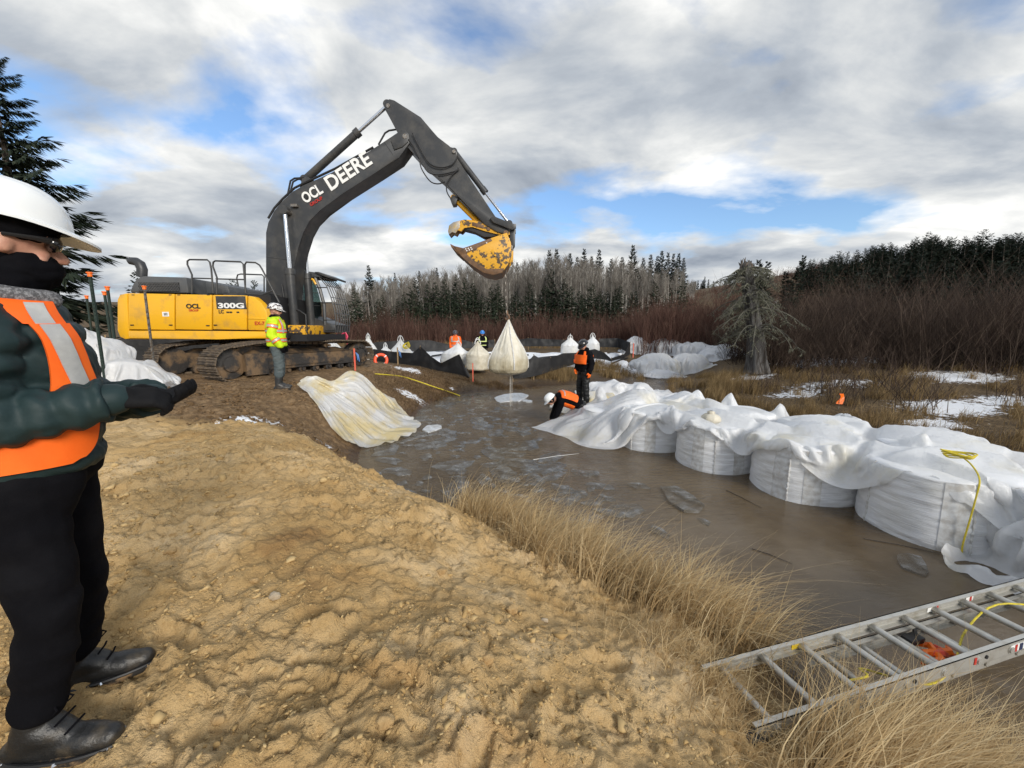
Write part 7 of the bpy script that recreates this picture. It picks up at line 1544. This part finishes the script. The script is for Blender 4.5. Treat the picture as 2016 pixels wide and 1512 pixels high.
# ---- life ring
c = PY(750, 709, 15.4); T = thing('life_ring', 'orange life ring leaning on the black fence past the track', 'life ring', (c.x, c.y, c.z - .28)); n, m = 36, 14; ax = Vector((.35, -.92, .2)).normalized(); e1 = ax.cross(Vector((0, 0, 1))).normalized(); e2 = e1.cross(ax); V = []
for i in range(n):
    a = 2 * math.pi * i / n; rd = e1 * math.cos(a) + e2 * math.sin(a)
    for j in range(m): t = 2 * math.pi * j / m; V.append(c + rd * (.225 + .062 * math.cos(t)) + ax * (.045 * math.sin(t)))
F_ = [[i * m + j, ((i + 1) % n) * m + j, ((i + 1) % n) * m + (j + 1) % m, i * m + (j + 1) % m] for i in range(n) for j in range(m)]
MB().add(V, F_).build('ring', pm('life_ring_orange', (.85, .10, .03), .5), T, sharp=1.5)
for k in range(4):
    a = R(45) + k * math.pi / 2; V = []
    for i in range(4):
        rd = e1 * math.cos(a + .05 * i) + e2 * math.sin(a + .05 * i)
        for j in range(m): t = 2 * math.pi * j / m; V.append(c + rd * (.225 + .065 * math.cos(t)) + ax * (.048 * math.sin(t)))
    MB().add(V, [[i * m + j, (i + 1) * m + j, (i + 1) * m + (j + 1) % m, i * m + (j + 1) % m] for i in range(3) for j in range(m)]).build('band', M_LET, T)
# ---- clods and stones on the sand
_t = (1 + 5 ** .5) / 2; ICO = np.array([(-1, _t, 0), (1, _t, 0), (-1, -_t, 0), (1, -_t, 0), (0, -1, _t), (0, 1, _t), (0, -1, -_t), (0, 1, -_t), (_t, 0, -1), (_t, 0, 1), (-_t, 0, -1), (-_t, 0, 1)]) / math.hypot(1, _t)
ICF = np.array([(0, 11, 5), (0, 5, 1), (0, 1, 7), (0, 7, 10), (0, 10, 11), (1, 5, 9), (5, 11, 4), (11, 10, 2), (10, 7, 6), (7, 1, 8), (3, 9, 4), (3, 4, 2), (3, 2, 6), (3, 6, 8), (3, 8, 9), (4, 9, 5), (2, 4, 11), (6, 2, 10), (8, 6, 7), (9, 8, 1)])
def clods(n, seed, xr, yr, smin, smax, power=2.6):
    rs = np.random.RandomState(seed); x = []; y = []
    while len(x) < n:
        q = rs.rand(4000, 2) * np.array([xr[1] - xr[0], yr[1] - yr[0]]) + np.array([xr[0], yr[0]]); sa, mu = soil_masks(q[:, 0], q[:, 1]); bh = base_h(q[:, 0], q[:, 1]); pt = perlin(q[:, 0] * 1.1, q[:, 1] * 1.1, 31)
        k = ((sa + .5 * mu) > .4) & (bh > .12) & (rs.rand(4000) < .25 + .75 * (pt > -.1)) & (rs.rand(4000) < .3 + .9 * np.clip(perlin(q[:, 0] * 4, q[:, 1] * 4, 77) + .3, 0, 1)); x += list(q[k, 0]); y += list(q[k, 1])
    x = np.array(x[:n]); y = np.array(y[:n]); s = smin * (1 - rs.rand(n) * (1 - (smax / smin) ** (-power))) ** (-1 / power); z = ground_h(x, y) + s * .05
    V = ICO[None] * (1 + .55 * rs.normal(size=(n, 12, 1)).clip(-1.1, 1.4)) * s[:, None, None] * (1 + .35 * rs.normal(size=(n, 1, 3)).clip(-1.2, 1.5)); V[..., 2] *= .6; a = rs.rand(n) * 6.28; c_, s_ = np.cos(a)[:, None], np.sin(a)[:, None]
    X = V[..., 0] * c_ - V[..., 1] * s_; Y = V[..., 0] * s_ + V[..., 1] * c_; V = np.stack([X + x[:, None], Y + y[:, None], V[..., 2] + z[:, None]], -1).reshape(-1, 3)
    return V, (np.arange(n)[:, None, None] * 12 + ICF[None]).reshape(-1, 3)
M_CLOD = m_island('sand_clods', (.38, .25, .105), (.45, .31, .14), (.53, .385, .19), .95)
V, F_ = clods(2500, 2, (-7, -2.5), (5.2, 9.5), .012, .06); tag(mesh_np('mud_clods', V, F_, m_island('mud_clods', (.10, .062, .03), (.16, .10, .05), (.23, .15, .08), .95), smooth=False), 'crumbs of dark mud around the boots of the lime-jacketed worker', 'mud', kind='stuff')
V, F_ = join_np([clods(12000, 1, (-3.6, 1.4), (.85, 5.6), .004, .03, 2.7)]); tag(mesh_np('sand_clods', V, F_, M_CLOD, smooth=False), 'loose crumbs and clods of sand strewn over the bank', 'sand', kind='stuff')
def stone(label, u, v, r, seed, mat):
    z = .8
    for _ in range(12): p = PZ(u, v, z); z = .5 * z + .5 * gh(p.x, p.y)
    bm = bmesh.new(); bmesh.ops.create_icosphere(bm, subdivisions=3, radius=1); V = np.array([tuple(q.co) for q in bm.verts]); F_ = [[q.index for q in f.verts] for f in bm.faces]; bm.free()
    V = V * (1 + .35 * perlin3(V * 1.4, seed)[:, None] + .25 * perlin3(V * 3, seed + 1)[:, None]) * r * np.array([1.15, .9, .7]); o = mesh_np('sand_lump', V, F_, mat); o.location = (p.x, p.y, z + r * .3); return tag(o, label, 'sand lump')
M_LUMP = pm('sand_lump', (.44, .30, .14), .9, col2=(.34, .21, .085), ns=18, bump=.8, bs=50, bd=.01); M_STN = pm('pale_stone', (.46, .38, .27), .8, col2=(.33, .25, .16), ns=14, bump=.4, bs=40)
for k, (u, v, r, m_, lab) in enumerate([(541, 1176, .024, M_STN, 'round pale stone in the middle of the sand'), (1008, 1205, .034, M_LUMP, 'big pale lump of sand at the edge of the dry grass'), (1072, 1222, .018, M_STN, 'small pale stone right of the big lump at the grass edge'), (757, 1425, .028, M_LUMP, 'smooth sand lump low in the centre of the bank'), (500, 1145, .018, M_LUMP, 'small sand lump up left of the round pale stone'), (335, 1085, .026, M_LUMP, 'sand lump beside the knee of the near person'), (640, 1000, .03, M_LUMP, 'sand lump on the bright upper slope'), (870, 1130, .028, M_LUMP, 'sand lump left of the big pale lump'), (960, 1300, .026, M_LUMP, 'sand lump below the big pale lump by the grass'), (430, 1420, .020, M_LUMP, 'small sand lump near the foot of the photo left of centre')]): stone(lab, u, v, r, 100 + k, m_)
# sticks drifting on the water
M_STK = pm('wet_stick', (.05, .035, .022), .6)
for k, (a, b_, lab) in enumerate([((1430, 965), (1500, 1000), 'thin dark twig floating before the third bag'), ((1480, 1080), (1560, 1110), 'thin reed floating below the third bag'), ((1010, 950), (1035, 953), 'short dark stick floating above the grass tuft'), ((1700, 1060), (1850, 1090), 'long faint reed floating before the largest bag'), ((1050, 905), (1140, 893), 'pale stick floating left of the sheet edge')]):
    p, q = PZ(*a, .008), PZ(*b_, .008); tag(MB().tube([p, (p + q) / 2 + Vector((0, .03, 0)), q], [.005, .0045, .002], 5).build('floating_stick', M_STK if k != 4 else M_LET), lab, 'stick')
